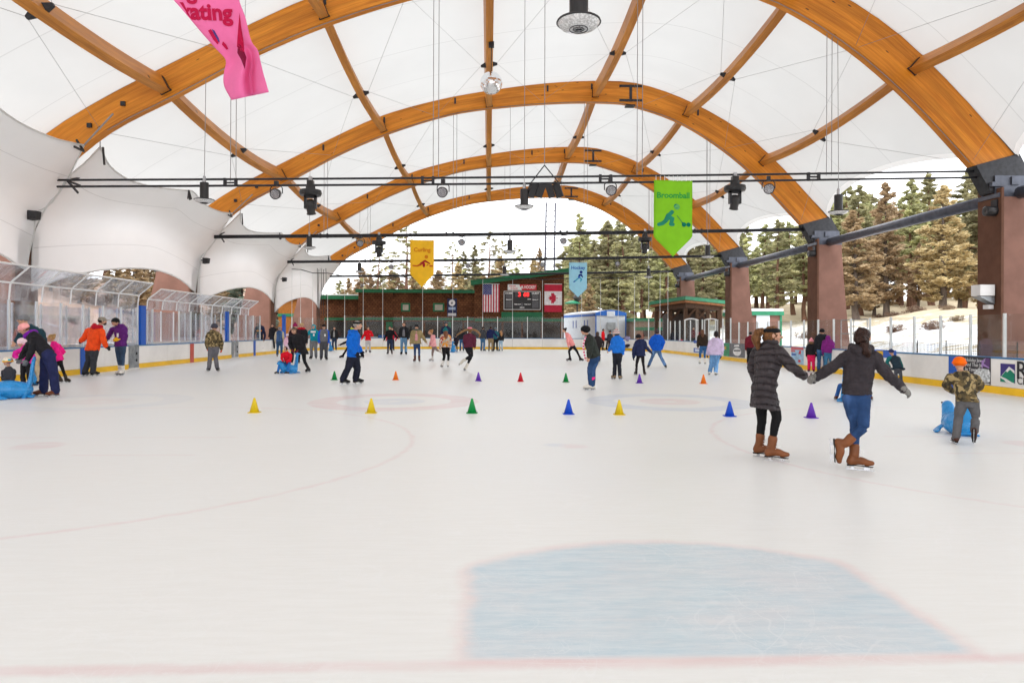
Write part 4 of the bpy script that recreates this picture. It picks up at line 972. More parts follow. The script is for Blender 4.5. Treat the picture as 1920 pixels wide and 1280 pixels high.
# ------------------------------------------------------------ pines, junipers and spruces (each tree: trunk + crown)
def leaf_mat(name, dark, mid, light, dry=None):
    m, t, b, tc = base_mat(name); v = tc.outputs['Object']
    oi = t.new("ShaderNodeObjectInfo")
    n = t.noise(v, 0.55, 3); n2 = t.noise(v, 3.2, 3)
    c = t.mix(t.ramp(n2, .3, .7), dark, mid); c = t.mix(t.ramp(n, .46, .66), c, light)
    hsv = t.new("ShaderNodeHueSaturation"); t.l.new(c, hsv.inputs['Color'])
    t.set(hsv.inputs['Hue'], t.math('MULTIPLY_ADD', oi.outputs['Random'], 0.035, 0.482)); t.set(hsv.inputs['Value'], t.math('MULTIPLY_ADD', oi.outputs['Random'], 0.4, 0.85))
    t.set(b.inputs['Base Color'], hsv.outputs[0]); b.inputs['Roughness'].default_value = .8; b.inputs['Specular IOR Level'].default_value = .15
    tr = t.new("ShaderNodeBsdfTranslucent"); t.l.new(hsv.outputs[0], tr.inputs[0]); mx = t.new("ShaderNodeMixShader"); mx.inputs[0].default_value = .5   # light passes through the sprays
    out = [n for n in t.n if n.type == 'OUTPUT_MATERIAL'][0]; t.l.new(b.outputs[0], mx.inputs[1]); t.l.new(tr.outputs[0], mx.inputs[2]); t.l.new(mx.outputs[0], out.inputs[0])
    return m
L_PINE = leaf_mat("pine needles", (.29, .28, .16), (.44, .425, .235), (.58, .56, .31))
L_JUN = leaf_mat("dry juniper needles", (.34, .245, .135), (.52, .40, .235), (.66, .55, .36))
L_SPR = leaf_mat("blue spruce needles", (.12, .15, .12), (.24, .28, .22), (.40, .43, .35))
BARK = mat("red brown bark", (.155, .085, .058), .9, 0, .15, .35, 2.5, .8, 9, .03, stretch=(1, 1, .25))
BARKG = mat("grey brown bark", (.12, .095, .08), .9, 0, .15, .3, 3, .8, 9, .03, stretch=(1, 1, .25))
def cards(centres, n_per, spread, size, rg, flat=0.5, elong=2.3):
    """many small leaf-spray faces scattered round each clump centre"""
    C_ = np.repeat(np.asarray(centres), n_per, axis=0); N = len(C_)
    d = rg.normal(size=(N, 3)); d /= np.linalg.norm(d, axis=1)[:, None]; d[:, 2] *= flat
    sp = np.repeat(np.broadcast_to(np.asarray(spread, float), (len(centres),)), n_per)
    P = C_ + d * (sp * rg.uniform(.25, 1.0, N) ** .6)[:, None]
    a = rg.normal(size=(N, 3)); a[:, 2] *= .5; a /= np.linalg.norm(a, axis=1)[:, None]
    b_ = np.cross(a, rg.normal(size=(N, 3))); b_ /= np.linalg.norm(b_, axis=1)[:, None]
    s_ = size * rg.uniform(.6, 1.35, N); A = a * (s_ * elong / 2)[:, None]; B = b_ * (s_ / 2)[:, None]
    V = np.stack([P - A, P + B * .9, P + A, P - B], axis=1).reshape(-1, 3)
    me = bpy.data.meshes.new("crown"); me.vertices.add(len(V)); me.vertices.foreach_set("co", V.ravel())
    me.loops.add(len(V)); me.loops.foreach_set("vertex_index", np.arange(len(V))); me.polygons.add(N)
    me.polygons.foreach_set("loop_start", np.arange(0, 4 * N, 4)); me.polygons.foreach_set("loop_total", np.full(N, 4)); me.update(calc_edges=True)
    return me
def make_tree(kind, seed):
    """a tree 20 m tall at the origin; returns (trunk mesh, crown mesh)"""
    rg = np.random.default_rng(seed); H_ = 20.0; mb = MB(); cl, sp = [], []
    lean = rg.normal(0, .12, 2)
    tz = np.linspace(0, H_ * .97, 9); tx = lean[0] * (tz / 4) * .5 + rg.normal(0, .06, 9); ty = lean[1] * (tz / 4) * .5 + rg.normal(0, .06, 9)
    r0 = {'pine': .36, 'jun': .42, 'spruce': .30, 'bare': .34}[kind]
    mb.tube([(x, y, z) for x, y, z in zip(tx, ty, tz)], [r0 * (1.25 if i == 0 else 1) * (1 - .93 * (z / (H_ * .97)) ** 1.1) for i, z in enumerate(tz)], 9)
    f0 = {'pine': rg.uniform(.13, .29), 'jun': .09, 'spruce': .05, 'bare': .30}[kind]; Rm = {'pine': rg.uniform(3.0, 3.8), 'jun': rg.uniform(3.9, 4.9), 'spruce': 3.6, 'bare': 3.4}[kind]
    nb = {'pine': 86, 'jun': 135, 'spruce': 110, 'bare': 52}[kind]
    for i in range(nb):
        f = f0 + (1 - f0) * ((i + rg.uniform(0, 1)) / nb); u = (f - f0) / (1 - f0); z = f * H_ * .97
        if kind == 'pine': rad = Rm * (min(1, u * 3.5 + .5)) * (1 - u) ** .66 * rg.uniform(.45, 1.2) + .18
        elif kind == 'jun': rad = Rm * (min(1, u * 3 + .5)) * (1 - u ** 1.25) ** .85 * rg.uniform(.5, 1.12) + .15
        elif kind == 'spruce': rad = Rm * (1 - u) ** .9 * rg.uniform(.7, 1.1) + .15
        else: rad = Rm * (min(1, u * 3 + .5)) * (1 - u) ** .5 * rg.uniform(.4, 1.2) + .2
        th = rg.uniform(0, 2 * math.pi); bx, by = np.interp(z, tz, tx), np.interp(z, tz, ty)
        tilt = {'pine': rg.uniform(-.15, .45), 'jun': rg.uniform(.1, .8), 'spruce': rg.uniform(-.4, .05), 'bare': rg.uniform(-.3, .35)}[kind] * (1 if u < .8 else 1.5)
        tip = np.array([bx + rad * math.cos(th), by + rad * math.sin(th), z + rad * tilt])
        if rad > .9: mb.tube([(bx, by, z), tuple((np.array([bx, by, z]) * .45 + tip * .55) + (0, 0, .05 * rad)), tuple(tip)], [.07 * (1 - u) + .03, .04, .012], 4, caps=False)
        nc = int({'pine': 3, 'jun': 3, 'spruce': 3, 'bare': 2}[kind] + rad * {'pine': 2.3, 'jun': 2.0, 'spruce': 2.2, 'bare': 1.0}[kind])
        b0 = np.array([bx, by, z]); side = np.array([-math.sin(th), math.cos(th), 0])
        for k in range(nc):                                     # needle sprays along the outer part of the limb, fanning sideways
            w = rg.uniform(.30 if kind != 'bare' else .6, 1.04); fan = rg.normal(0, .16) * rad * (.4 + .6 * w)
            p = b0 * (1 - w) + tip * w + side * fan + np.array((0, 0, rg.normal(.02, .07) * (1 + .35 * rad)))
            cl.append(p); sp.append({'pine': .44, 'jun': .50, 'spruce': .40, 'bare': .34}[kind] * rg.uniform(.6, 1.35) * (1 - .4 * u))
    cl.append((np.interp(H_*.97, tz, tx), np.interp(H_*.97, tz, ty), H_ * .985)); sp.append(.35)
    me = cards(cl, {'pine': 24, 'jun': 24, 'spruce': 22, 'bare': 22}[kind], sp, {'pine': .20, 'jun': .20, 'spruce': .18, 'bare': .17}[kind], rg)
    return mb.mesh("trunk"), me
PROTO = {}
for kind, n in (('pine', 5), ('jun', 3), ('spruce', 2), ('bare', 2)):
    PROTO[kind] = []
    for i in range(n):
        tm, cm = make_tree(kind, 100 * len(kind) + i)
        tm.materials.append(BARK if kind in ('pine', 'bare') else BARKG); cm.materials.append({'pine': L_PINE, 'jun': L_JUN, 'spruce': L_SPR, 'bare': L_PINE}[kind])
        PROTO[kind].append((tm, cm))
TREE_NAME = {'pine': "pine_tree", 'jun': "juniper_tree", 'spruce': "spruce_tree", 'bare': "pine_tree"}
def tree(px, py_top, Y, kind, label, group, wide=1.0, rg=random.Random(3)):
    b_ = at_y(px, 600, Y); zb = float(hill(np.array(b_.x), np.array(Y))) - .1; h = at_y(px, py_top, Y).z - zb
    tm, cm = rg.choice(PROTO[kind]); e = empty(TREE_NAME[kind], (b_.x, Y, zb), label, "tree", group)
    e.rotation_euler.z = rg.uniform(0, 6.28); s_ = h / 20.0; e.scale = (s_ * wide * 1.18, s_ * wide * 1.18, s_)
    obj("trunk", tm, [], e); obj("crown", cm, [], e); return e
G1 = "pines beyond the far end"; G2 = "trees on the snowy bank"; G3 = "trees behind the fabric walls"; G4 = "trees deeper in the wood"
for px, py, Y, k, w in ((1085, 398, 104, 'pine', .8), (1138, 412, 100, 'pine', .95), (1168, 418, 97, 'pine', 1.1), (1112, 448, 118, 'pine', 1.1), (1205, 440, 106, 'pine', 1.0), (1186, 428, 120, 'pine', 1.0), (1250, 425, 108, 'pine', 1.0), (1229, 470, 122, 'pine', 1.1), (1070, 465, 122, 'pine', 1.1)):
    tree(px, py, Y, k, "tall green pine beyond the white trailer", G1, w)
for px, py, Y, k, w in ((1290, 430, 112, 'pine', 1.1), (1318, 436, 104, 'pine', 1), (1350, 425, 109, 'pine', 1.1), (1402, 415, 100, 'pine', 1), (1428, 420, 105, 'pine', 1.1), (1456, 410, 97, 'pine', 1), (1486, 414, 110, 'pine', 1.1), (1507, 400, 102, 'pine', 1.0), (1375, 440, 120, 'pine', 1.2), (1440, 440, 125, 'pine', 1.2)):
    tree(px, py, Y, k, "tall green pine between the pavilion and the middle tall column", G2, w)
for px, py, Y, k, w in ((1588, 330, 104, 'pine', 1.0), (1612, 345, 96, 'pine', 1.0), (1705, 335, 103, 'pine', .9), (1745, 322, 112, 'pine', 1.0), (1808, 318, 100, 'pine', 1.0), (1838, 300, 88, 'pine', 1.0), (1860, 320, 98, 'pine', 1.1), (1560, 380, 112, 'pine', 1.1), (1690, 420, 122, 'pine', 1.2)):
    tree(px, py, Y, k, "green pine rising behind the dry brown junipers", G2, w)
for px, py, Y, k, w, lab in ((1606, 392, 84, 'jun', 1.15, "broad brown juniper just past the middle tall column"), (1662, 340, 90, 'jun', .85, "tall pointed brown juniper in the middle of the bank"), (1770, 345, 82, 'jun', 1.05, "largest brown juniper with bare grey limbs, under the steel tube"),
        (1800, 420, 92, 'jun', .9, "brown juniper behind the largest one"), (1722, 455, 98, 'jun', .8, "short brown juniper in the gap between two larger junipers"), (1848, 440, 80, 'jun', .9, "brown juniper beside the white equipment box"), (1640, 450, 95, 'jun', .9, "short brown juniper behind the broad one"), (1572, 470, 95, 'jun', .8, "small brown juniper half behind the middle tall column")):
    tree(px, py, Y, k, lab, G2, w)
for px, py, Y, k, w in ((762, 415, 96, 'bare', 1.1), (845, 452, 106, 'bare', .9), (868, 470, 112, 'pine', .8), (912, 432, 108, 'bare', 1.05), (890, 458, 116, 'pine', .8), (940, 446, 118, 'bare', .9), (968, 460, 110, 'bare', .9), (705, 450, 112, 'bare', 1.0)):
    tree(px, py, Y, k, "thin topped pine against the white sky above the brown building", G1, w)
for px, py, Y, k, w in ((858, 492, 100, 'jun', .9), (938, 480, 102, 'jun', 1.0), (998, 482, 98, 'jun', .8), (820, 505, 98, 'jun', .9), (892, 500, 95, 'pine', 1.1), (780, 500, 104, 'jun', .9), (970, 500, 94, 'pine', 1.1), (735, 505, 96, 'jun', 1.0), (690, 512, 100, 'jun', 1.0), (655, 520, 98, 'jun', .9), (1010, 462, 116, 'jun', .5), (1040, 510, 100, 'jun', .9), (1078, 520, 92, 'jun', .9), (1105, 530, 94, 'jun', 1), (1145, 520, 110, 'jun', .9)):
    tree(px, py, Y, k, "bushy beige green tree just over the brown building's roof", G1, w)
for px, py, Y, k, w in ((120, 300, 58, 'pine', 1.1), (60, 280, 70, 'pine', 1.2), (95, 320, 80, 'pine', 1.2), (200, 330, 78, 'pine', 1.4), (238, 380, 84, 'pine', 1.4), (262, 360, 74, 'pine', 1.3), (322, 380, 76, 'pine', 1.4), (345, 390, 86, 'pine', 1.5), (385, 380, 90, 'pine', 1.4), (412, 400, 88, 'pine', 1.4), (437, 430, 95, 'pine', 1.5), (20, 260, 60, 'pine', 1.2)):
    tree(px, py, Y, k, "green pine seen through the gaps under the fabric walls", G3, w)
for px, py, Y, k, w in ((150, 470, 56, 'jun', 1.3), (215, 478, 62, 'jun', 1.3), (248, 470, 60, 'jun', 1.2), (275, 480, 66, 'jun', 1.2), (308, 472, 70, 'jun', 1.2), (335, 480, 66, 'jun', 1.3), (410, 490, 78, 'jun', 1.2), (435, 500, 76, 'jun', 1.2), (95, 465, 58, 'jun', 1.3), (30, 450, 54, 'jun', 1.3), (520, 520, 90, 'jun', 1.2)):
    tree(px, py, Y, k, "bushy olive brown tree low in the gaps under the fabric walls", G3, w)
tree(452, 470, 74, 'spruce', "blue grey spruce beyond the second glazed bench", G3, 1.3); tree(483, 480, 70, 'spruce', "pale frosted spruce close to the short mauve column", G3, 1.2); tree(300, 505, 92, 'spruce', "small pale green spruce in the gap above the first glazed bench", G3, 1.3)
for px, py, Y, k, w in ((1905, 330, 84, 'jun', 1.0), (1950, 300, 90, 'pine', 1.1), (2000, 320, 80, 'jun', 1.0), (2050, 290, 86, 'pine', 1.1), (2110, 310, 78, 'pine', 1.1), (2170, 330, 84, 'jun', 1.0)):
    tree(px, py, Y, k, "tree standing past the nearest tall column on the bank", G2, w)
rt = random.Random(11)
for i in range(64):
    px = 1060 + i * 13 + rt.uniform(-10, 10); Y = rt.uniform(118, 165); tree(px, rt.uniform(410, 470) - (60 if px > 1550 else 0), Y, 'pine', "distant pine deep in the wood beyond the bank", G4, 1.2)
for i in range(12):
    px = 640 + i * 36 + rt.uniform(-10, 10); tree(px, rt.uniform(500, 530), rt.uniform(125, 150), 'jun' if i % 2 else 'pine', "distant hazy tree low behind the brown building's roof", G4, 1.5)
# low dry shrubs on the banks
SHRUB = []
for s_ in range(2):
    rg = np.random.default_rng(40 + s_); c = [(rg.normal(0, .5), rg.normal(0, .5), abs(rg.normal(.4, .25))) for _ in range(36)]; me = cards(c, 40, .30, .05, rg, .8, 4.5); me.name = "foliage"; me.materials.append(leaf_mat("dry shrub twigs", (.16, .10, .07), (.24, .16, .11), (.34, .26, .19))); SHRUB.append(me)
for i in range(36):
    if i < 14: x, y = rt.uniform(34, 60), rt.uniform(55, 92); lab = "low dry shrub on the snowy bank"; g = "shrubs on the snowy bank"
    else: x, y = rt.uniform(-44, -27), rt.uniform(30, 85); lab = "low brown shrub on the slope behind the glazed benches"; g = "shrubs behind the benches"
    o = obj("dry_shrub", SHRUB[i % 2], []); o.location = (x, y, float(hill(np.array(x), np.array(y))) - .05); o.scale = [rt.uniform(.5, 1.1)] * 3; o.rotation_euler.z = rt.uniform(0, 6); tag(o, lab, "shrub", g)
# ------------------------------------------------------------ tie rods with lights
TL, TR = at_y(75, 343, ARCH_Y[2]), at_y(1866, 326, ARCH_Y[2])
TL.x = -15.9
def tie_point(x, Y): return Vector((x, Y, TL.z + (TR.z - TL.z) * (x - TL.x) / (TR.x - TL.x)))
for k, Y in enumerate(ARCH_Y[1:], 1):
    tr_ = empty("tie_rod", (0, Y, 0), "long black tie rod across the roof " + {1: "over the pink banner, above the photo's edge", 2: "carrying the green banner, doubled and nearest", 3: "carrying the yellow banner", 4: "carrying the pale blue banner", 5: "farthest, at the open end"}[k], "tie rod", "tie rods under the arches")
    for dz in ((0.11, -0.13) if k <= 2 else (0.05, -0.05)):
        mb = MB(); a, b_ = tie_point(TL.x, 0), tie_point(TR.x, 0); n = 14
        mb.tube([a.lerp(b_, i / n) + Vector((0, 0, dz - .06 * math.sin(math.pi * i / n))) for i in range(n + 1)], 0.042 if k <= 2 else .055, 8); obj("rod", mb, STEEL, tr_, smooth=True)
    for x in (-9.6, -2.3, 4.4, 12.4):
        mb = MB(); p = tie_point(x, 0); mb.cbox(p + Vector((0, 0, -.05)), (.5, .08, .05)); mb.cbox(p + Vector((-.2, 0, -.02)), (.10, .10, .27)); mb.cbox(p + Vector((.2, 0, -.02)), (.10, .10, .27)); obj("turnbuckle", mb, STEEL, tr_)
    for x in (-9.5, -2.0, 5.7, 13.0):
        for dx in (-.1, .1):
            mb = MB(); p = tie_point(x + dx, 0); mb.tube([p, Vector((x + dx, 0, arch_at(x) + .05))], 0.014, 5); obj("hanger_rod", mb, CABLE, tr_)
LENS = mat("clear prismatic lens", (.62, .63, .64), .15, 0, .6, .35, 30); LAMPB = mat("black lamp housing", (.02, .02, .022), .35, 0, .45, .2)
def make_lamp(z_hang):
    e = empty("pendant_lamp", (0, 0, 0)); mb = MB(); mb.lathe([(0, .62), (.15, .62), (.155, .60), (.155, .06), (.17, .03), (.36, .0), (.37, -.025), (.345, -.03)], n=28); obj("housing", mb, LAMPB, e, smooth=False)
    mb = MB(); mb.lathe([(.345, -.03), (.30, -.09), (.17, -.13), (0, -.14)], n=28); obj("lens", mb, LENS, e)
    mb = MB()
    for r_ in (.09, .15, .2): mb.tube([(r_ * math.cos(a), r_ * math.sin(a), -.142 + (.03 if r_ > .18 else .004)) for a in np.linspace(0, 2 * math.pi, 21)], .007, 4)
    for a in np.linspace(0, math.pi, 7)[:-1]: mb.tube([(.2 * math.cos(a), .2 * math.sin(a), -.118), (0, 0, -.146), (-.2 * math.cos(a), -.2 * math.sin(a), -.118)], .006, 4)
    obj("grille", mb, STEEL, e); mb = MB(); mb.lathe([(0, .86), (.045, .86), (.06, .72), (.06, .62), (0, .62)], n=12); obj("hook_box", mb, GALV, e)
    return e
for k, px, py, lab in ((1, 1085, 40, "huge looking pendant lamp cut by the photo's top edge"), (2, 383, 374, "pendant lamp before the white fabric wall, under the nearest doubled tie rod"), (2, 983, 386, "pendant lamp beside the hanging loudspeaker pair"), (2, 1572, 396, "pendant lamp beside the middle tall column's arch foot"),
        (3, 580, 463, "pendant lamp above the fabric wall on the yellow banner's rod"), (3, 956, 470, "pendant lamp over the brown building's flagged gable"), (3, 1327, 480, "pendant lamp to the side of the green banner's tip"), (4, 674, 508, "small pendant lamp left of the yellow banner"), (4, 946, 514, "small pendant lamp just over the sloping green roof"), (4, 1216, 518, "small pendant lamp between the pines and the outermost arch foot")):
    Y = ARCH_Y[k] - .12; p = at_y(px, py, Y); e = make_lamp(0); e.location = p; tag(e, lab, "pendant lamp", "pendant lamps")
    zt = arch_at(p.x) if k > 1 else arch_at(p.x); mb = MB(); mb.tube([(0, 0, .86), (0, .1, zt - p.z)], .012, 5); obj("hanging_cable", mb, CABLE, e)
def make_par():
    e = empty("stage_spotlight"); Mx = Matrix.Rotation(R(105), 4, 'X'); mb = MB(); mb.lathe([(0, -.16), (.10, -.15), (.15, -.06), (.17, .08), (.175, .12), (.15, .12)], n=18, M=Mx); obj("can", mb, LAMPB, e, smooth=True)
    mb = MB(); mb.lathe([(.15, .115), (.145, .10), (0, .09)], n=18, M=Mx); obj("lens", mb, mat("spot lens", (.3, .3, .32), .2, .3, .6, .8, 40), e)
    mb = MB(); mb.tube([(-.20, 0, 0), (-.20, 0, .18), (-.12, 0, .27), (.12, 0, .27), (.20, 0, .18), (.20, 0, 0)], .018, 6); mb.cbox((0, 0, .33), (.12, .12, .16)); obj("yoke", mb, STEEL, e); return e
def make_moving():
    e = empty("moving_head_light"); mb = MB(); mb.lathe([(0, .20), (.14, .20), (.16, .06), (.34, .03), (.36, -.06), (.33, -.14), (.16, -.16), (0, -.16)], n=20); mb.cbox((0, 0, .26), (.2, .2, .16)); obj("base", mb, LAMPB, e, smooth=False)
    mb = MB(); mb.cbox((-.16, 0, -.34), (.07, .16, .44)); mb.cbox((.16, 0, -.34), (.07, .16, .44)); mb.cbox((0, 0, -.18), (.39, .16, .07)); obj("yoke", mb, STEEL, e)
    mb = MB(); mb.lathe([(0, .22), (.12, .2), (.15, .05), (.13, -.2), (.155, -.26), (.12, -.27), (0, -.24)], (0, 0, -.48), 16, M=Matrix.Rotation(R(25), 4, 'X')); obj("head", mb, LAMPB, e, smooth=True); mb = MB(); mb.cbox((0, -.01, .37), (.10, .10, .2)); obj("clamp", mb, GALV, e); return e
for k, px, py, kind, lab in ((2, 519, 357, 'p', "round stage spotlight beside the left moving head on the doubled rod"), (2, 831, 356, 'p', "round stage spotlight under the doubled rod, left of the loudspeaker pair"), (2, 1144, 355, 'p', "round stage spotlight between the loudspeaker pair and the green banner"), (2, 1440, 348, 'p', "round stage spotlight on the doubled rod past the right moving head"),
        (2, 583, 352, 'm', "bulky moving head light on the doubled rod over the fabric wall side"), (2, 1377, 346, 'm', "bulky moving head light right of the green banner"), (3, 676, 459, 'p', "small spotlight beside the yellow banner's moving head"), (3, 866, 459, 'p', "small spotlight against the white sky right of the yellow banner"), (3, 1057, 457, 'p', "small spotlight before the pine tip right of the ladder mast"),
        (3, 711, 455, 'm', "small moving head light left of the yellow banner"), (3, 1209, 448, 'm', "small moving head light left of the green banner's tip"), (4, 734, 503, 'p', "tiny spotlight left of the yellow banner's point"), (4, 878, 504, 'p', "tiny spotlight right of the yellow banner's point"), (4, 1017, 501, 'p', "tiny spotlight before the lattice mast"), (4, 1158, 499, 'p', "tiny spotlight among the pines right of the pale blue banner")):
    Y = ARCH_Y[k] - .05; e = make_par() if kind == 'p' else make_moving(); p = at_y(px, py, Y); z = tie_point(p.x, Y).z; e.location = (p.x, Y - .05, z - (.50 if kind == 'p' else .42)); tag(e, lab, "stage light", "stage lights on the tie rods"); e.scale = [1.15] * 3
    if kind == 'p': e.rotation_euler.z = random.uniform(-.3, .3)
# loudspeaker pair
p = at_y(1022, 357, ARCH_Y[2]); sp_ = empty("loudspeaker_pair", p, "pair of black loudspeakers hanging by a rope triangle from the roof", "loudspeaker"); SPK = mat("black loudspeaker grille", (.035, .035, .038), .7, 0, .3, .3, 30, .5, 120, .004)
for i, x in enumerate((-.50, -.19, .19, .50)):
    mb = MB(); Mx = Matrix.Translation((x, 0, 0)) @ Matrix.Rotation(R(-12 * x * 2.2), 4, 'Z') @ Matrix.Rotation(R(14), 4, 'X') @ Matrix.Rotation(R(-18 * (1 if x > 0 else -1)), 4, 'Y')
    mb.prism([(-.13, -.2), (.13, -.2), (.11, .22), (-.11, .22)], -.27, .27, 0, Mx); obj("cabinet", mb, SPK, sp_)
q = at_y(1021, 310, ARCH_Y[2]) - p
for x in (-.55, .55): mb = MB(); mb.tube([(x, 0, .25), q], .022, 5); obj("sling_rope", mb, STEEL, sp_)
mb = MB(); mb.tube([(-.6, 0, .27), (.6, 0, .27)], .03, 6); obj("frame_bar", mb, STEEL, sp_); mb = MB(); mb.tube([q, (q.x, .1, arch_at(p.x) - p.z)], .014, 5); obj("hanging_cable", mb, CABLE, sp_)
# mirror ball
p = at_y(921, 156, 30.2); mbx = empty("mirror_ball", p, "silver mirror ball hanging from the central purlin", "mirror ball"); mb = MB(); mb.ball((0, 0, 0), .49, 40); m_ = mat("mirror facets", (.82, .83, .85), .06, 1.0, .5, .10, 30); obj("facets", mb, m_, mbx)
zt = purlin_point(PURLIN_X[2], ARCH_Y[2], ARCH_Y[3], (30.2 - ARCH_Y[2]) / 14.4).z - .27 - p.z
mb = MB(); mb.tube([(0, 0, .48), (0, 0, zt)], .02, 6); obj("hanging_chain", mb, STEEL, mbx); mb = MB(); mb.cbox((0, 0, zt - .12), (.24, .2, .22)); obj("motor", mb, STEEL, mbx)
# speakers on the fabric wall seams and floodlights on the tall columns
for px, py, Y, lab in ((63, 404, ARCH_Y[2] - .3, "black wall speaker on the first brown seam between fabric walls"), (386, 489, ARCH_Y[3] - .3, "black wall speaker on the second seam between fabric walls"), (533, 524, ARCH_Y[4] - .3, "small black wall speaker on the last seam between fabric walls")):
    p = at_y(px, py, Y); p.x = max(p.x, -16.75); e = empty("wall_speaker", p, lab, "speaker", "wall speakers"); mb = MB(); mb.prism([(-.2, -.25), (.22, -.2), (.28, .22), (-.2, .25)], -.22, .22, 0, Matrix(((1,0,0,0),(0,0,1,0),(0,1,0,0),(0,0,0,1)))); obj("cabinet", mb, SPK, e); mb = MB(); mb.cbox((-.3, .05, .05), (.25, .08, .08)); obj("bracket", mb, STEEL, e); e.scale = [.68] * 3
for k, w in ((2, "nearest tall column"), (3, "middle tall column"), (4, "column beside the pavilion"), (5, "outermost column")):
    e = empty("floodlight", (19.22, ARCH_Y[k] - .3, 6.2), "black cylindrical floodlight on the " + w, "floodlight", "column floodlights"); mb = MB(); mb.lathe([(0, -.32), (.15, -.3), (.19, -.1), (.19, .3), (.16, .32), (0, .27)], n=16, M=Matrix.Rotation(R(-90), 4, 'Y')); obj("can", mb, LAMPB, e, smooth=True); mb = MB(); mb.cbox((.05, 0, .28), (.06, .3, .3)); obj("bracket", mb, STEEL, e)
# ------------------------------------------------------------ banners
def cloth(name, c, bump=.25): return mat(name, c, .75, 0, .2, .05, 2.0, bump, 5, .02)
def stroke(pts, w, k, nd=12):
    """flat rounded stroke in the XY plane"""
    mb = MB(); z = .0005
    for i, (x, y) in enumerate(pts):
        r_ = (w[i] if isinstance(w, (list, tuple)) else w) / 2
        mb.prism([(x + r_ * math.cos(a), y + r_ * math.sin(a)) for a in np.linspace(0, 2 * math.pi, nd + 1)[:-1]], 0, .003 + z * (i % 2))
    for i in range(len(pts) - 1):
        a, b_ = Vector((*pts[i], 0)), Vector((*pts[i+1], 0)); d = (b_ - a).normalized(); n = Vector((-d.y, d.x, 0))
        ra, rb = [((w[j] if isinstance(w, (list, tuple)) else w) / 2) for j in (i, i + 1)]
        q = [a - n * ra, b_ - n * rb, b_ + n * rb, a + n * ra]; mb.prism([(p.x, p.y) for p in q], 0, .0022 + .0003 * (i % 2))
    return mb
def banner(k, px0, px1, y0, ys, y1, m_, label, word, wm_, wy, ws, picto):
    Y = ARCH_Y[k] - .16; a, b_ = at_y(px0, y0, Y), at_y(px1, y1, Y); w, h = b_.x - a.x, a.z - b_.z; sh = a.z - at_y(px0, ys, Y).z
    e = empty("sport_banner", ((a.x + b_.x) / 2, Y, a.z), label, "banner", "sport banners on the tie rods")
    wave = lambda x, z: .022 * math.sin(x * 3.1 + z * .9) + .012 * math.sin(z * 4.0 + x)
    rows = []; n = 26; nx = 12
    for i in range(n + 1):
        t = i / n; z = -h * t; hw = w / 2 if z > -sh else w / 2 * max(.015, (h + z) / (h - sh)); rows.append([Vector((-hw + 2 * hw * j / nx, wave(-hw + 2 * hw * j / nx, z), z)) for j in range(nx + 1)])
    mb = MB(); mb.grid(rows, flip=True); o = obj("banner_cloth", mb, m_, e, smooth=True); sol = o.modifiers.new("thickness", 'SOLIDIFY'); sol.thickness = .004
    def onto(me, x, z):
        for v in me.vertices: xx, zz, dd = v.co.x + x, v.co.y + z, v.co.z; v.co = (xx, wave(xx, zz) - .006 - dd, zz)
        return me
    me = text_mesh(word, ws * w, .001, ws * w * .03); obj("lettering", onto(me, 0, -wy * h), wm_, e)
    for pts, wd, mm in picto:
        mbs = stroke([(x * w, y * w) for x, y in pts], [v * w for v in wd] if isinstance(wd, (list, tuple)) else wd * w, 0); me = mbs.mesh("pictogram"); obj("pictogram", onto(me, 0, 0), mm, e)
    mb = MB()
    for i in range(9): mb.tube([(-w/2 + w * (i + .5) / 9, 0, -.02), (-w/2 + w * (i + .5) / 9, 0, .17)], .012, 4)
    obj("tie_cord", mb, WHITEP, e); return e
GRN1, GRN2, GRN3 = cloth("green print", (.0, .25, .10)), cloth("pale green print", (.12, .42, .12)), cloth("dark green print", (.0, .17, .10))
banner(2, 1226, 1298, 338, 444, 481, cloth("lime green cloth", (.22, .56, .018)), "lime green pointed banner reading Broomball with a player pictogram", "Broomball", cloth("green letters", (.03, .34, .06)), .20, .205,
    [([(.10, -.68)], .15, GRN2), ([(.075, -.66)], .12, GRN1), ([(-.03, -.81), (-.12, -.90)], .10, GRN1), ([(-.12, -.91), (-.19, -1.03), (-.27, -1.10), (-.37, -1.13)], [.14, .11, .10, .09], GRN1), ([(-.12, -.95), (-.02, -.98), (-.06, -1.12), (-.01, -1.13)], [.12, .10, .10, .09], GRN1), ([(.10, -.90), (.24, -1.08)], .014, GRN3), ([(.23, -1.07), (.28, -1.13)], [.02, .12], GRN3), ([(.40, -1.13)], .115, GRN3)])
ORG1, ORG2, ORG3 = cloth("orange print", (.66, .20, .01)), cloth("red orange print", (.52, .09, .01)), cloth("deep red print", (.38, .02, .02))
banner(3, 769, 813.5, 450, 514, 538.5, cloth("golden yellow cloth", (.88, .50, .025)), "golden yellow pointed banner reading Curling with a player pictogram", "Curling", ORG1, .21, .235,
    [([(.18, -.70)], .155, ORG1), ([(-.38, -1.07), (-.20, -1.09), (-.05, -1.02)], [.05, .06, .09], ORG2), ([(-.05, -1.0), (.12, -.87)], [.10, .08], ORG3), ([(.12, -.87), (.32, -.98)], [.08, .05], ORG3), ([(.08, -1.0), (.08, -1.08)], .11, ORG3), ([(.34, -1.08), (.42, -1.08)], .07, ORG2), ([(.20, -1.06), (.25, -1.04)], .035, ORG3)])
BL1, BL2, BL3 = cloth("navy print", (.01, .03, .22)), cloth("mid blue print", (.01, .14, .45)), cloth("turquoise print", (.05, .36, .55))
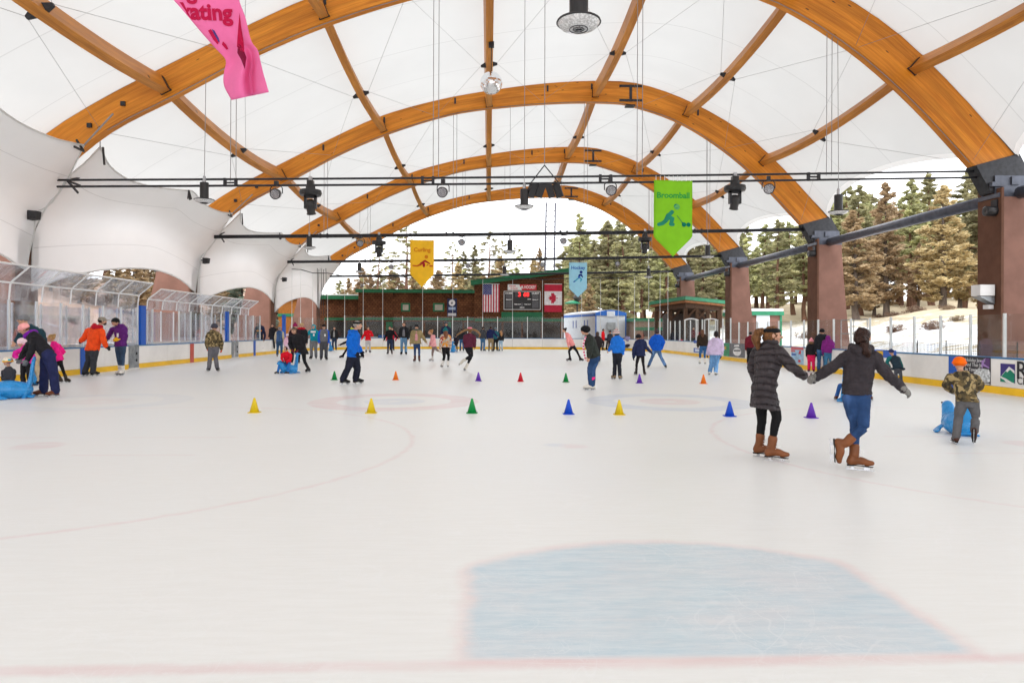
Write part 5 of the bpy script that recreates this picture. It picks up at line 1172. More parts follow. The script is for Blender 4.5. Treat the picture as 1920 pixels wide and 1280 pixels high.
banner(4, 1067, 1100.5, 492, 541, 557, cloth("pale blue cloth", (.32, .62, .78)), "pale blue pointed banner reading Hockey with a player pictogram", "Hockey", BL2, .155, .25,
    [([(.17, -.53)], .17, BL1), ([(.04, -.80), (.09, -.70), (.18, -.68), (.25, -.80)], [.10, .12, .10, .06], BL1), ([(.06, -.78), (.06, -.82)], .12, BL2), ([(.0, -.88), (-.14, -1.0)], [.07, .06], BL3), ([(-.15, -1.01), (-.23, -1.07)], [.07, .07], BL2), ([(.12, -.86), (.2, -.93), (.13, -1.04)], [.06, .08, .05], BL3)])
# twisted pink banner high above the near ice
YB = ARCH_Y[1] - .15; pb = empty("twisted_banner", at_y(400, -12, YB), "twisted pink banner with dark pink lettering at the photo's top edge", "banner"); o_ = Vector(pb.location)
PL = [(262, -62), (300, -25), (325, 0), (352, 31), (378, 62), (403, 90), (423, 111), (424, 118), (420, 135), (418.5, 150), (420, 162), (427, 176), (434, 188)]
PR = [(440, -62), (446, -25), (448, 0), (459, 30), (465, 55), (470, 75), (476, 86), (483, 94), (488, 115), (494, 140), (498, 153), (501, 164), (504, 173)]
PLs, PRs = smooth_pts(PL, 40), smooth_pts(PR, 40)
def pink(u, v, lift=0.0):
    i = v * 39; j = int(min(38, i)); f = i - j; a = PLs[j] * (1 - f) + PLs[j + 1] * f; b_ = PRs[j] * (1 - f) + PRs[j + 1] * f; p = a * (1 - u) + b_ * u
    y = p[1]; g = max(0, min(1, (y - 10) / 100)); tw = .32 * g
    d = -tw * (u - .5) * 1.6 + .26 * g * math.exp(-((u - .80 + .25 * max(0, (y - 95) / 100)) / .13) ** 2) + .05 * math.sin(u * 9 + y * .05) * (.4 + g)
    return at_y(p[0], p[1], YB + d - lift) - o_
PINK = cloth("pink cloth", (.83, .17, .40), .3); DPINK = cloth("crimson print", (.50, .005, .06)); SHADE = cloth("shaded crimson print", (.20, .0, .035))
mb = MB(); mb.grid([[pink(j / 24, i / 44) for j in range(25)] for i in range(45)], flip=True); o = obj("banner_cloth", mb, PINK, pb, smooth=True); sol = o.modifiers.new("thickness", 'SOLIDIFY'); sol.thickness = .004
def pink_px(px, py, lift=.012):
    lo, hi = 0.0, 1.0
    for _ in range(24):
        v = (lo + hi) / 2; i = v * 39; j = int(min(38, i)); f = i - j; y = (PLs[j] * (1 - f) + PLs[j+1] * f); z = (PRs[j] * (1 - f) + PRs[j+1] * f); u = np.clip((px - y[0]) / (z[0] - y[0]), 0.02, .98); yy = y[1] * (1 - u) + z[1] * u
        if yy < py: lo = v
        else: hi = v
    return pink(float(u), v, lift)
for word, cx, cy, size, rot in (("kating", 386, 24, 43, .03), ("g", 358, -16, 43, .03)):
    me = text_mesh(word, size, 0, 1.6)
    for v in me.vertices: x, y = v.co.x, v.co.y; v.co = pink_px(cx + x * .95 - y * .1, cy - y + x * rot)
    obj("lettering", me, DPINK, pb)
def pink_shape(poly, m_, nm):
    """polygon in photo pixels laid on the folded cloth, finely cut so that it follows the folds"""
    bm = bmesh.new(); bm.faces.new([bm.verts.new((x, y, 0)) for x, y in poly]); bmesh.ops.triangulate(bm, faces=bm.faces[:]); bmesh.ops.subdivide_edges(bm, edges=bm.edges[:], cuts=3, use_grid_fill=True)
    me = bpy.data.meshes.new(nm); bm.to_mesh(me); bm.free()
    for v in me.vertices: v.co = pink_px(v.co.x, v.co.y, .010)
    obj(nm, me, m_, pb)
pink_shape([(390, 58), (395, 55), (404, 66), (411, 78), (408, 84), (400, 75)], DPINK, "pictogram"); pink_shape([(397, 55), (402, 58), (410, 72), (412, 80), (409, 78), (402, 66)], cloth("violet print", (.16, .12, .45)), "pictogram_stripe")
pink_shape([(418, 78), (424, 84), (428, 92), (425, 94), (416, 84)], DPINK, "pictogram")
pink_shape([(449, 24), (452, 50), (457, 80), (458, 98), (450, 95), (444, 88), (446, 60)], DPINK, "fold_shadow_print"); pink_shape([(446, 82), (455, 88), (462, 108), (459, 130), (452, 112), (445, 100)], SHADE, "fold_shadow_print")  # the fold's shadow line and the figure print, laid on as dark shapes
# ------------------------------------------------------------ little cones on the ice
CONE = {'yellow': (.72, .52, .01), 'green': (.0, .25, .05), 'blue': (.005, .07, .55), 'purple': (.13, .03, .42), 'orange': (.85, .20, .01), 'red': (.62, .01, .03)}
CG = "training cones on the ice"
cone_me = {}
def cone_mesh(c):
    if c not in cone_me:
        mb = MB(); mb.lathe([(0, .275), (.012, .275), (.018, .268), (.088, .012), (.088, .012)], n=24); mb2 = MB(); mb2.prism([(x * .105, y * .105) for x, y in ((-1, -.75), (-.75, -1), (.75, -1), (1, -.75), (1, .75), (.75, 1), (-.75, 1), (-1, .75))], 0, .012)
        a = mb.mesh("cone_shell"); b_ = mb2.mesh("cone_base"); a.polygons.foreach_set("use_smooth", [True] * len(a.polygons)); m_ = mat(c + " cone plastic", CONE[c], .45, 0, .35, .06, 9)
        a.materials.append(m_); b_.materials.append(m_); cone_me[c] = (a, b_)
    return cone_me[c]
for px, py, c, lab in ((477, 773, 'yellow', "yellow cone in the front row, off alone before the bench side"), (696, 774, 'yellow', "yellow cone in front of the pink curling ring"), (885, 774, 'green', "green cone in the front row beside the pink curling ring"), (1066, 776, 'blue', "blue cone in the front row between the two curling rings"), (1161, 777, 'yellow', "yellow cone on the rim of the blue curling ring"), (1368, 780, 'blue', "blue cone beside the woman in the long puffer coat"), (1521, 783, 'purple', "purple cone between the two women holding hands"),
        (627, 712, 'green', "small green cone behind the man in the bright blue jacket"), (742, 712, 'orange', "small orange cone in front of the black jacket couple"), (897, 714, 'purple', "small purple cone by the girl in burgundy with flying hair"), (976, 715, 'red', "small red cone, only red one on the ice"), (1061, 716, 'green', "small green cone beside the skater in a striped scarf"), (1199, 718, 'purple', "small purple cone below the child in a navy coat"), (1319, 719, 'orange', "small orange cone below the lavender hoodie")):
    p = on_ground(px, py, .02); e = empty("training_cone", p, lab, "cone", CG); a, b_ = cone_mesh(c); obj("shell", a, [], e); obj("base", b_, [], e)
# ------------------------------------------------------------ people: one continuous body each, clothing as children
PENDING = []                                    # objects whose Remesh/Smooth modifiers are turned into plain meshes at the end
def soft(name, mb, m_, parent, vox, smooth=4, disp=0.0, dscale=.12):
    me = mb.mesh(name); me.materials.append(m_); o = bpy.data.objects.new(name, me); col.objects.link(o)
    if parent is not None: o.parent = parent
    r_ = o.modifiers.new("remesh", 'REMESH'); r_.mode = 'VOXEL'; r_.voxel_size = vox; r_.use_smooth_shade = True
    if smooth: s_ = o.modifiers.new("smooth", 'SMOOTH'); s_.iterations = smooth; s_.factor = .5
    if disp:
        k = "folds%.3f" % dscale; tx = bpy.data.textures.get(k) or bpy.data.textures.new(k, 'CLOUDS'); tx.noise_scale = dscale; tx.noise_depth = 2
        d = o.modifiers.new("folds", 'DISPLACE'); d.texture = tx; d.strength = disp; d.mid_level = .5; d.texture_coords = 'LOCAL'
    PENDING.append(o); return o
def limb(mb, pts, rad, n=12, lat=None, flat=1.0, steps=4):
    """closed tapering tube with rounded ends; lat: axis kept at full radius, the other one scaled by flat"""
    P = [np.array(p, float) for p in pts]; rad = list(rad)
    if len(P) > 2:
        m = len(P) * steps; Q = smooth_pts(P, m); d = np.concatenate([[0], np.cumsum([np.linalg.norm(P[i+1] - P[i]) for i in range(len(P) - 1)])]); rr = np.interp(np.linspace(0, d[-1], m), d, rad); P = [q for q in Q]; rad = list(rr)
    d0 = P[1] - P[0]; d0 /= np.linalg.norm(d0) + 1e-9; d1 = P[-1] - P[-2]; d1 /= np.linalg.norm(d1) + 1e-9
    A = [(P[0] - d0 * rad[0] * math.sin(a), rad[0] * math.cos(a)) for a in (1.35, .9, .45)]; B = [(P[-1] + d1 * rad[-1] * math.sin(a), rad[-1] * math.cos(a)) for a in (.45, .9, 1.35)]
    seq = A + list(zip(P, rad)) + B; m = len(seq); vs, fs = [], []
    for i, (p, r_) in enumerate(seq):
        d = seq[min(i + 1, m - 1)][0] - seq[max(i - 1, 0)][0]; d = d / (np.linalg.norm(d) + 1e-9)
        u = np.array(lat, float) if lat is not None else (np.array([0, 0, 1.]) if abs(d[2]) < .9 else np.array([0, 1., 0]))
        a = u - d * np.dot(u, d); a /= np.linalg.norm(a) + 1e-9; b_ = np.cross(d, a)
        for k in range(n): t = 2 * math.pi * k / n; vs.append(p + a * (r_ * math.cos(t)) + b_ * (r_ * flat * math.sin(t)))
    for i in range(m - 1):
        for k in range(n): fs.append((i*n+k, i*n+(k+1) % n, (i+1)*n+(k+1) % n, (i+1)*n+k))
    fs.append(tuple(range(n - 1, -1, -1))); fs.append(tuple((m-1)*n+k for k in range(n))); mb.add(vs, fs)
def loft(mb, rings, n=18):
    """rings: (centre, lateral unit axis, forward unit axis, half width, half depth)"""
    vs, fs = [], []; m = len(rings)
    for c, la, fo, w, d in rings:
        for k in range(n):
            t = 2 * math.pi * k / n; ct, st = math.cos(t), math.sin(t); e = .85
            vs.append(np.array(c) + np.array(la) * (w * math.copysign(abs(ct) ** e, ct)) + np.array(fo) * (d * math.copysign(abs(st) ** e, st)))
    for i in range(m - 1):
        for k in range(n): fs.append((i*n+k, i*n+(k+1) % n, (i+1)*n+(k+1) % n, (i+1)*n+k))
    fs.append(tuple(range(n - 1, -1, -1))); fs.append(tuple((m-1)*n+k for k in range(n))); mb.add(vs, fs)
SKIN = mat("skin", (.56, .31, .21), .55, 0, .35, .08, 20); LIP = mat("lips", (.40, .10, .09), .5); EYEM = mat("eyes", (.03, .02, .018), .25)
STEELB = mat("polished skate blade", (.42, .43, .45), .3, .85, .5, .1, 20)
def fab(c, kind='plain'):
    k = (str(c), kind)
    if k in MATS: return MATS[k]
    cc = (srgb(c) if len(c) == 6 else (.3, .3, .3)) if isinstance(c, str) else c
    if kind == 'plain': return mat("woven cloth", cc, .8, 0, .2, .16, 7, .55, 9, .03, key=k)
    m, t, b, tc = base_mat({'denim': "denim", 'puffer': "quilted nylon", 'camo': "camouflage cloth", 'print': "printed cloth", 'stripe': "striped knit", 'hair': "hair", 'boot': "boot leather", 'knit': "knitted wool", 'check': "pink striped knit", 'patch': "multicoloured knit"}[kind]); v = tc.outputs['Object']
    rough, h, bd, bs = .8, t.noise(v, 9, 4), .03, .5
    n = t.noise(v, 6, 4); c1 = t.mix(t.ramp(n, .3, .7), tuple(x * .82 for x in cc), tuple(min(1, x * 1.15) for x in cc))
    if kind == 'denim': c1 = t.mix(t.ramp(t.noise(t.scale(v, (1, 1, .35)), 5, 3), .45, .68), c1, tuple(min(1, x * 1.9 + .02) for x in cc))
    elif kind in ('puffer', 'stripe', 'check'):
        sep = t.new("ShaderNodeSeparateXYZ"); t.l.new(v, sep.inputs[0]); w = t.math('ADD', sep.outputs[2], t.math('MULTIPLY', t.noise(v, 2.2, 2), .05))
        if kind == 'puffer': w = t.math('ADD', w, t.math('MULTIPLY', t.math('ABSOLUTE', t.math('ADD', sep.outputs[0], sep.outputs[1])), -.28))
        per = {'puffer': .088, 'stripe': .085, 'check': .075}[kind]; fr = t.math('FRACT', t.math('DIVIDE', w, per)); arc = t.math('POWER', t.math('SINE', t.math('MULTIPLY', fr, math.pi)), .45)
        if kind == 'puffer': c1 = t.mix(t.ramp(arc, .0, .55), tuple(x * .62 for x in cc), c1); h = t.math('ADD', t.math('MULTIPLY', arc, 1.0), t.math('MULTIPLY', h, .22)); bd, bs, rough = .035, .9, .5
        elif kind == 'stripe': c1 = t.mix(t.ramp(fr, .50, .52), t.mix(t.ramp(fr, .30, .32), srgb('8f0f18'), srgb('e8e2de')), t.mix(t.ramp(fr, .72, .74), (.03, .03, .04), srgb('e8e2de')))
        else: c1 = t.mix(t.ramp(fr, .48, .52), srgb('f2e6ea'), srgb('d81b68'))
    elif kind in ('camo', 'print', 'patch'):
        vo = t.new("ShaderNodeTexVoronoi"); vo.inputs['Scale'].default_value = {'camo': 24, 'print': 15, 'patch': 16}[kind]; wv = t.new("ShaderNodeVectorMath"); wv.operation = 'ADD'; sc = t.new("ShaderNodeTexNoise"); sc.inputs['Scale'].default_value = 7; t.l.new(v, sc.inputs['Vector']); t.l.new(v, wv.inputs[0])
        wm = t.new("ShaderNodeVectorMath"); wm.operation = 'SCALE'; wm.inputs['Scale'].default_value = .18; t.l.new(sc.outputs['Color'], wm.inputs[0]); t.l.new(wm.outputs[0], wv.inputs[1]); t.l.new(t.scale(wv.outputs[0], (1, 1, .8 if kind == 'camo' else 1)), vo.inputs['Vector']); sp = t.new("ShaderNodeSeparateColor"); t.l.new(vo.outputs['Color'], sp.inputs[0]); f = sp.outputs[0]
        pal = {'camo': ('6a5a3c', '3a3428', 'a08c62', '544a34'), 'print': ('c9c0b4', 'd8902a', 'b0a698', 'a83a2c'), 'patch': ('30b0c0', 'e0602a', 'e8dcc8', '2a4a9a')}[kind] if not isinstance(c, tuple) or len(c) != 4 else c
        c1 = t.mix(t.ramp(f, .24, .27), srgb(pal[0]), srgb(pal[1])); c1 = t.mix(t.ramp(f, .48, .51), c1, srgb(pal[2])); c1 = t.mix(t.ramp(f, .76, .79), c1, srgb(pal[3]))
    elif kind == 'hair': h = t.noise(t.scale(v, (1, 1, .12)), 70, 4); c1 = t.mix(t.ramp(h, .3, .7), tuple(x * .5 for x in cc), tuple(min(1, x * 1.35) for x in cc)); rough, bs, bd = .5, .8, .015
    elif kind == 'boot': rough, bs = .42, .25
    elif kind == 'knit': h = t.noise(t.scale(v, (1, 1, .3)), 60, 3); bs, bd = .8, .012
    t.set(b.inputs['Base Color'], c1); b.inputs['Roughness'].default_value = rough; b.inputs['Specular IOR Level'].default_value = .25
    t.set(b.inputs['Normal'], t.bump(h, bs, bd)); MATS[k] = m; return m
def col_of(v):
    """'rrggbb' or 'rrggbb/kind'"""
    if v is None: return None
    c, _, k = v.partition('/'); return fab(c, k or 'plain')
STOCK = dict(h=(0, .012, .925), n=(0, -.012, .845), sL=(-.096, -.005, .806), sR=(.096, -.005, .806), eL=(-.126, -.03, .635), eR=(.126, -.03, .635), wL=(-.128, .04, .49), wR=(.128, .04, .49),
             p=(0, 0, .53), kL=(-.062, .02, .29), kR=(.062, .02, .29), aL=(-.066, -.012, .082), aR=(.066, -.012, .082), tL=(-.085, .105, .035), tR=(.085, .105, .035))
def person(label, fx, fy, top, face, jacket=None, trousers='2a2c33', boots='1a1a1c', hat=None, hatc=None, hair='short', hairc='2a1c14', gloves=None, sleeves=None, J={}, head=None, kid=False, fit=1.0, leg=.95, hem=0.0, hood=None, bulk=1.0, lift='', feet={}, z0=.02, height=None, lean=0.0, headpitch=0.0, blades=True, scarf=None, group=None, extra=None, wide_hem=1.0, cuff=None, shirt=None, sit=False):
    root = on_ground(fx, fy, z0); D = (root - Vector((0, 0, root.z))).dot(cam_fwd); Hm = height or (at_d(fx, top, D).z - z0)
    f_ = R(face); cf, sf = math.cos(f_), math.sin(f_); vis = D / Hm
    vf = Vector((root.x, root.y, 0)).normalized(); vr = Vector((vf.y, -vf.x, 0))          # facing angles are measured against the line of sight
    fwd = vr * sf - vf * cf; lat = vr * cf + vf * sf
    if cf < -.01: lat = -lat
    JJ = {}
    for k, (x, y, z) in STOCK.items():
        y = y + lean * max(0, z - .5) * 1.0; JJ[k] = lat * (x * Hm) + fwd * (y * Hm) + Vector((0, 0, z * Hm))
    for k, v in J.items():
        base = JJ.get(k, JJ['p']); dv = v[2] if len(v) > 2 else base.dot(cam_fwd); JJ[k] = at_d(v[0], v[1], D + dv) - root
    for k in 'LR':                                             # standing skates lie flat on the ice
        if k in lift: continue
        a, t = JJ['a' + k], JJ['t' + k]; d = fwd.copy()
        if k in feet: q = R(feet[k]); d = vr * math.sin(q) - vf * math.cos(q)
        elif 't' + k in J and abs((t - a).dot(vr)) > .035 * Hm: d = Vector(((t - a).x, (t - a).y, 0)).normalized()
        elif 't' + k not in J: d = (fwd + lat * (.25 if k == 'R' else -.25)).normalized()
        a.z = .083 * Hm; JJ['t' + k] = a + d * (.118 * Hm) - Vector((0, 0, .047 * Hm))
    hh = Hm * (.155 if kid else .132); big = D < 16
    vox = max(.0075, min(.026, D * .00075)); px = lambda k: np.array(JJ[k])
    P = {k: np.array(v) for k, v in JJ.items()}
    hf = R(face if head is None else head); hfw = vr * math.sin(hf) - vf * math.cos(hf); hup = Vector((0, 0, 1)) * math.cos(headpitch) + hfw * math.sin(headpitch); hfw = (hfw * math.cos(headpitch) - Vector((0, 0, 1)) * math.sin(headpitch)).normalized(); hl = hfw.cross(hup).normalized()
    HM = Matrix(((hl.x, hfw.x, hup.x, JJ['h'].x), (hl.y, hfw.y, hup.y, JJ['h'].y), (hl.z, hfw.z, hup.z, JJ['h'].z), (0, 0, 0, 1)))
    H3 = HM.to_3x3()
    def hp(x, y, z): return np.array(HM @ Vector((x * hh, y * hh, z * hh)))
    def hball(mb, c, r_, n=16): mb.ball(Vector(hp(*c)), tuple(v * hh for v in r_), n, 0, H3)
    lax = P['sR'] - P['sL']; ln_ = np.linalg.norm(lax); lax = lax / ln_ if ln_ > .06 * Hm else np.array(lat)
    pl = np.array(lat); spine = P['n'] - P['p']; spine = spine / np.linalg.norm(spine)
    if abs(np.dot(lax, spine)) > .6: lax = pl
    lax = lax - spine * np.dot(lax, spine); lax /= np.linalg.norm(lax); fo = np.cross(spine, lax); fo = fo if np.dot(fo, np.array(fwd)) > 0 else -fo
    pfo = np.cross(spine, pl); pfo /= np.linalg.norm(pfo) + 1e-9; pfo = pfo if np.dot(pfo, np.array(fwd)) > 0 else -pfo
    hw = .040 if hem > 0 else .052; hipL, hipR = P.get('hL', P['p'] - pl * hw * Hm), P.get('hR', P['p'] + pl * hw * Hm)
    # ---- body: head, neck, trunk, arms with hands, legs
    mb = MB(); hball(mb, (0, -.04, .10), (.355, .45, .40)); hball(mb, (0, .10, -.17), (.27, .30, .28)); hball(mb, (0, .24, -.36), (.13, .13, .11)); hball(mb, (0, .31, .13), (.25, .11, .07))
    limb(mb, [hp(0, .38, .06), hp(0, .49, -.10)], [.045 * hh, .07 * hh], 8); hball(mb, (.19, .26, -.10), (.12, .14, .12), 10); hball(mb, (-.19, .26, -.10), (.12, .14, .12), 10)
    for s in (-1, 1): hball(mb, (s * .37, -.03, -.02), (.05, .09, .14), 8)
    limb(mb, [hp(0, -.10, -.15), P['n'] * .6 + hp(0, -.10, -.3) * .4, P['n'] - spine * .05 * Hm], [.20 * hh, .20 * hh, .26 * hh], 12)
    tr = .74
    loft(mb, [(P['p'] - spine * .06 * Hm, pl, pfo, .07 * Hm * tr, .06 * Hm * tr), (P['p'], pl, pfo, .09 * Hm * tr, .062 * Hm * tr), (P['p'] * .5 + P['n'] * .5, lax, fo, .085 * Hm * tr, .055 * Hm * tr), (P['p'] * .2 + P['n'] * .8, lax, fo, .11 * Hm * tr, .06 * Hm * tr), (P['n'], lax, fo, .05 * Hm, .045 * Hm)])
    arm = .036 * Hm
    for s in 'LR': limb(mb, [P['n'] * .25 + P['s' + s] * .75 - spine * .02 * Hm, P['e' + s], P['w' + s]], [arm * .66, arm * .58, arm * .46], 10)
    for s, hpnt in (('L', hipL), ('R', hipR)): limb(mb, [hpnt, P['k' + s], P['a' + s]], [.05 * Hm * .7, .036 * Hm * .62, .015 * Hm], 10)
    def hand(mb, s, g=1.0):
        w = P['w' + s]; d = w - P['e' + s]; d /= np.linalg.norm(d)
        if 'd' + s in P and 'd' + s in J: d = P['d' + s] - w; d /= np.linalg.norm(d)
        hs = Hm * .108; side = 1 if s == 'R' else -1
        nrm = np.array(lat) * (-side); nrm = nrm - d * np.dot(nrm, d)
        if np.linalg.norm(nrm) < .2: nrm = np.array(fwd) - d * np.dot(np.array(fwd), d)
        nrm /= np.linalg.norm(nrm); ac = np.cross(d, nrm); ac = ac if np.dot(ac, np.array(fwd)) > 0 else -ac      # towards the thumb
        limb(mb, [w - d * .10 * hs, w + d * .12 * hs, w + d * .46 * hs], [.17 * hs * g, .20 * hs * g, .22 * hs * g], 10, ac, .5, 3)
        for q, (o_, L_) in enumerate(((.165, .42), (.055, .48), (-.055, .45), (-.16, .36))):
            a = w + d * .45 * hs + ac * o_ * hs; dd = d + ac * o_ * .35; c1 = a + (dd * .88 + nrm * .30) * L_ * .45 * hs; c2 = c1 + (dd * .60 + nrm * .62) * L_ * .35 * hs; c3 = c2 + (dd * .3 + nrm * .8) * L_ * .25 * hs
            limb(mb, [a - d * .1 * hs, a, c1, c2, c3], [.062 * hs * g, .060 * hs * g, .056 * hs * g, .052 * hs * g, .044 * hs * g], 7, steps=2)
        t0 = w + d * .12 * hs + ac * .14 * hs; limb(mb, [t0, t0 + (ac * .7 + d * .6) * .22 * hs, t0 + (ac * .75 + d * 1.05 + nrm * .3) * .34 * hs], [.085 * hs * g, .072 * hs * g, .055 * hs * g], 8, steps=2)
    for s in 'LR': hand(mb, s)
    body = soft("person", mb, SKIN, None, vox * (.8 if big else 1), 2); body.location = root; tag(body, label, "person", group or "people at the rink")
    if big or (abs(hf) < 2.0 and D < 45):
        for s in (-1, 1): e = MB(); e.ball(Vector(hp(s * .155, .385, .02)), tuple(np.array((.06, .04, .038)) * hh), 8, 0, H3); obj("eye", e, EYEM, body, True)
        e = MB(); e.ball(Vector(hp(0, .385, -.245)), tuple(np.array((.12, .05, .035)) * hh), 10, 0, H3); obj("mouth", e, LIP, body, True)
    # ---- trousers
    t_ = leg; mb = MB(); pv = .80 if hem > 0 else 1.0
    loft(mb, [(P['p'] - spine * .075 * Hm, pl, pfo, .055 * Hm * t_, .058 * Hm * t_), (P['p'] - spine * .03 * Hm, pl, pfo, .096 * Hm * min(1.05, t_) * pv, .074 * Hm * min(1.05, t_) * pv), (P['p'] + spine * .03 * Hm, pl, pfo, .092 * Hm * min(1, t_) * pv, .067 * Hm * min(1, t_) * pv), (P['p'] + spine * .08 * Hm, pl, pfo, .082 * Hm, .06 * Hm)])
    slim = t_ < .92
    for s, hpnt in (('L', hipL), ('R', hipR)):
        an = P['a' + s] + (P['k' + s] - P['a' + s]) * (.10 if slim else .0); calf = P['k' + s] * .66 + an * .34
        limb(mb, [hpnt, hpnt * .5 + P['k' + s] * .5, P['k' + s], calf, an], [.062 * Hm * t_, .056 * Hm * t_, .043 * Hm * t_, (.041 if slim else .044) * Hm * t_, (.029 if slim else .042) * Hm * t_], 12)
    soft("trousers", mb, col_of(trousers), body, vox, 3, .028 * Hm * .5 if not slim else .010 * Hm, .09)
    # ---- skates with blades
    for s in 'LR':
        a, k, t = P['a' + s], P['k' + s], P['t' + s]; sh = k - a; sh /= np.linalg.norm(sh); f = t - a; f = f - sh * np.dot(f, sh) * .0
        sole_f = t - (a - sh * .045 * Hm); sole_f /= np.linalg.norm(sole_f) + 1e-9
        up = sh - sole_f * np.dot(sh, sole_f); up /= np.linalg.norm(up) + 1e-9; hl_ = a - up * .030 * Hm - sole_f * .018 * Hm; L_ = .128 * Hm
        mb = MB(); side_ax = np.cross(up, sole_f)
        limb(mb, [a + sh * .075 * Hm, a + sh * .02 * Hm, hl_], [.034 * Hm, .032 * Hm, .030 * Hm], 12)
        limb(mb, [hl_, hl_ + sole_f * L_ * .45 + up * .010 * Hm, hl_ + sole_f * L_ * .78, hl_ + sole_f * L_], [.030 * Hm, .031 * Hm, .027 * Hm, .019 * Hm], 12, side_ax, .92)
        sk = soft("skate", mb, col_of(boots), body, vox * .9, 2)
        if blades:
            zz = hl_ - up * .029 * Hm; bm_ = MB(); th = .0045 if big else .007
            M3 = Matrix(((sole_f[0], side_ax[0], up[0], zz[0]), (sole_f[1], side_ax[1], up[1], zz[1]), (sole_f[2], side_ax[2], up[2], zz[2]), (0, 0, 0, 1)))
            d_ = .034 * Hm * .8
            bm_.prism([(-.022 * Hm, -d_), (L_ * 1.10, -d_), (L_ * 1.16, -d_ + .012), (L_ * 1.10, -d_ + .012), (-.03 * Hm, -d_ + .012)], -th, th, 0, M3 @ Matrix(((1,0,0,0),(0,0,1,0),(0,1,0,0),(0,0,0,1))))
            for x0, x1 in ((-.01, .18), (.62, .92)): bm_.prism([(x0 * L_, -d_ + .011), (x1 * L_, -d_ + .011), ((x1 - .04) * L_, .004), ((x0 + .04) * L_, .004)], -th * 1.5, th * 1.5, 0, M3 @ Matrix(((1,0,0,0),(0,0,1,0),(0,1,0,0),(0,0,0,1))))
            obj("blade", bm_, STEELB, sk)
            so_ = MB(); so_.prism([(-.024 * Hm, -.006), (.016 * Hm, -.006), (.022 * Hm, .001), (L_ * .5, .002), (L_ * .62, -.003), (L_ * 1.06, -.003), (L_ * 1.10, .008), (-.026 * Hm, .012)], -.017 * Hm, .017 * Hm, 0, M3 @ Matrix(((1,0,0,0),(0,0,1,0),(0,1,0,0),(0,0,0,1)))); obj("sole", so_, fab('1c1512', 'boot'), sk)
        if cuff: c_ = MB(); limb(c_, [a + sh * .075 * Hm, a + sh * .11 * Hm], [.042 * Hm, .042 * Hm], 12); soft("sock_cuff", c_, col_of(cuff), body, vox, 1)
    # ---- jacket
    if jacket:
        B = bulk; mb = MB(); Lh = hem
        dn = (P['kL'] + P['kR']) / 2 - P['p']; dn /= np.linalg.norm(dn); dn = dn * .6 - spine * .4; dn /= np.linalg.norm(dn)
        rings = []
        if Lh > 0:
            for q in (1.0, .66, .33): rings.append((P['p'] + dn * Lh * Hm * q, pl, pfo, (.105 + .018 * q) * Hm * B * wide_hem, (.082 + .018 * q) * Hm * B))
        rings += [(P['p'] - spine * .012 * Hm, pl, pfo, .105 * Hm * B, .080 * Hm * B), (P['p'] * .72 + P['n'] * .28, pl * .5 + lax * .5, pfo * .5 + fo * .5, .099 * Hm * B, .075 * Hm * B), (P['p'] * .45 + P['n'] * .55, lax, fo, .107 * Hm * B, .080 * Hm * B), (P['p'] * .2 + P['n'] * .8, lax, fo, .110 * Hm * B, .078 * Hm * B), (P['p'] * .07 + P['n'] * .93, lax, fo, .105 * Hm * B, .066 * Hm * B), (P['n'] + spine * .012 * Hm, lax, fo, .052 * Hm, .05 * Hm), (P['n'] + spine * .035 * Hm + fo * .008 * Hm, lax, fo, .045 * Hm, .046 * Hm)]
        loft(mb, rings, 20)
        if hood == 'down': limb(mb, [P['n'] - lax * .062 * Hm + spine * .012 * Hm, P['n'] - fo * .055 * Hm - spine * .008 * Hm, P['n'] + lax * .062 * Hm + spine * .012 * Hm], [.026 * Hm, .043 * Hm, .026 * Hm], 10)
        if hood == 'up': hball(mb, (0, -.12, .06), (.50, .50, .55), 18); limb(mb, [hp(0, -.2, -.3), P['n']], [.42 * hh, .42 * hh], 12)
        ar = MB() if sleeves else mb
        for s in 'LR':
            sj = P['s' + s]; limb(ar, [P['n'] * .35 + sj * .65 - spine * .012 * Hm, sj * .92 + P['e' + s] * .08, sj * .5 + P['e' + s] * .5, P['e' + s], P['e' + s] * .5 + P['w' + s] * .5, P['w' + s]], [.044 * Hm * B, .047 * Hm * B, .043 * Hm * B, .040 * Hm * B, .037 * Hm * B, .031 * Hm * B], 12)
        soft("jacket", mb, col_of(jacket), body, vox, 3, .026 * Hm, .075)
        if sleeves: soft("sleeves", ar, col_of(sleeves), body, vox, 3, .018 * Hm, .09)
        if shirt: mb = MB(); c0, c1 = P['p'] * .9 + P['n'] * .1, P['p'] * .08 + P['n'] * .92; loft(mb, [(c0 + pfo * .064 * Hm * B, pl, pfo, .045 * Hm, .036 * Hm), (c0 * .5 + c1 * .5 + fo * .064 * Hm * B, lax, fo, .040 * Hm, .034 * Hm), (c1 + fo * .048 * Hm, lax, fo, .032 * Hm, .03 * Hm)], 10); soft("shirt", mb, col_of(shirt), body, vox, 2)
    # ---- hair, hats, gloves, scarf
    hc = fab(hairc, 'hair')
    if hair:
        mb = MB(); hball(mb, (0, -.085, .125), (.40, .46, .42), 18)
        if hair in ('bob', 'long', 'pony'): hball(mb, (0, -.20, -.12), (.40, .34, .42))
        if hair == 'long': limb(mb, [hp(0, -.30, .05), hp(0, -.46, -.45), hp(0, -.44, -1.0), hp(0, -.40, -1.55)], [.30 * hh, .38 * hh, .36 * hh, .18 * hh], 12)
        if hair == 'pony': limb(mb, [hp(0, -.40, .22), hp(0, -.74, .18), hp(.04, -.90, -.22), hp(.05, -.80, -.72)], [.16 * hh, .25 * hh, .28 * hh, .10 * hh], 12)
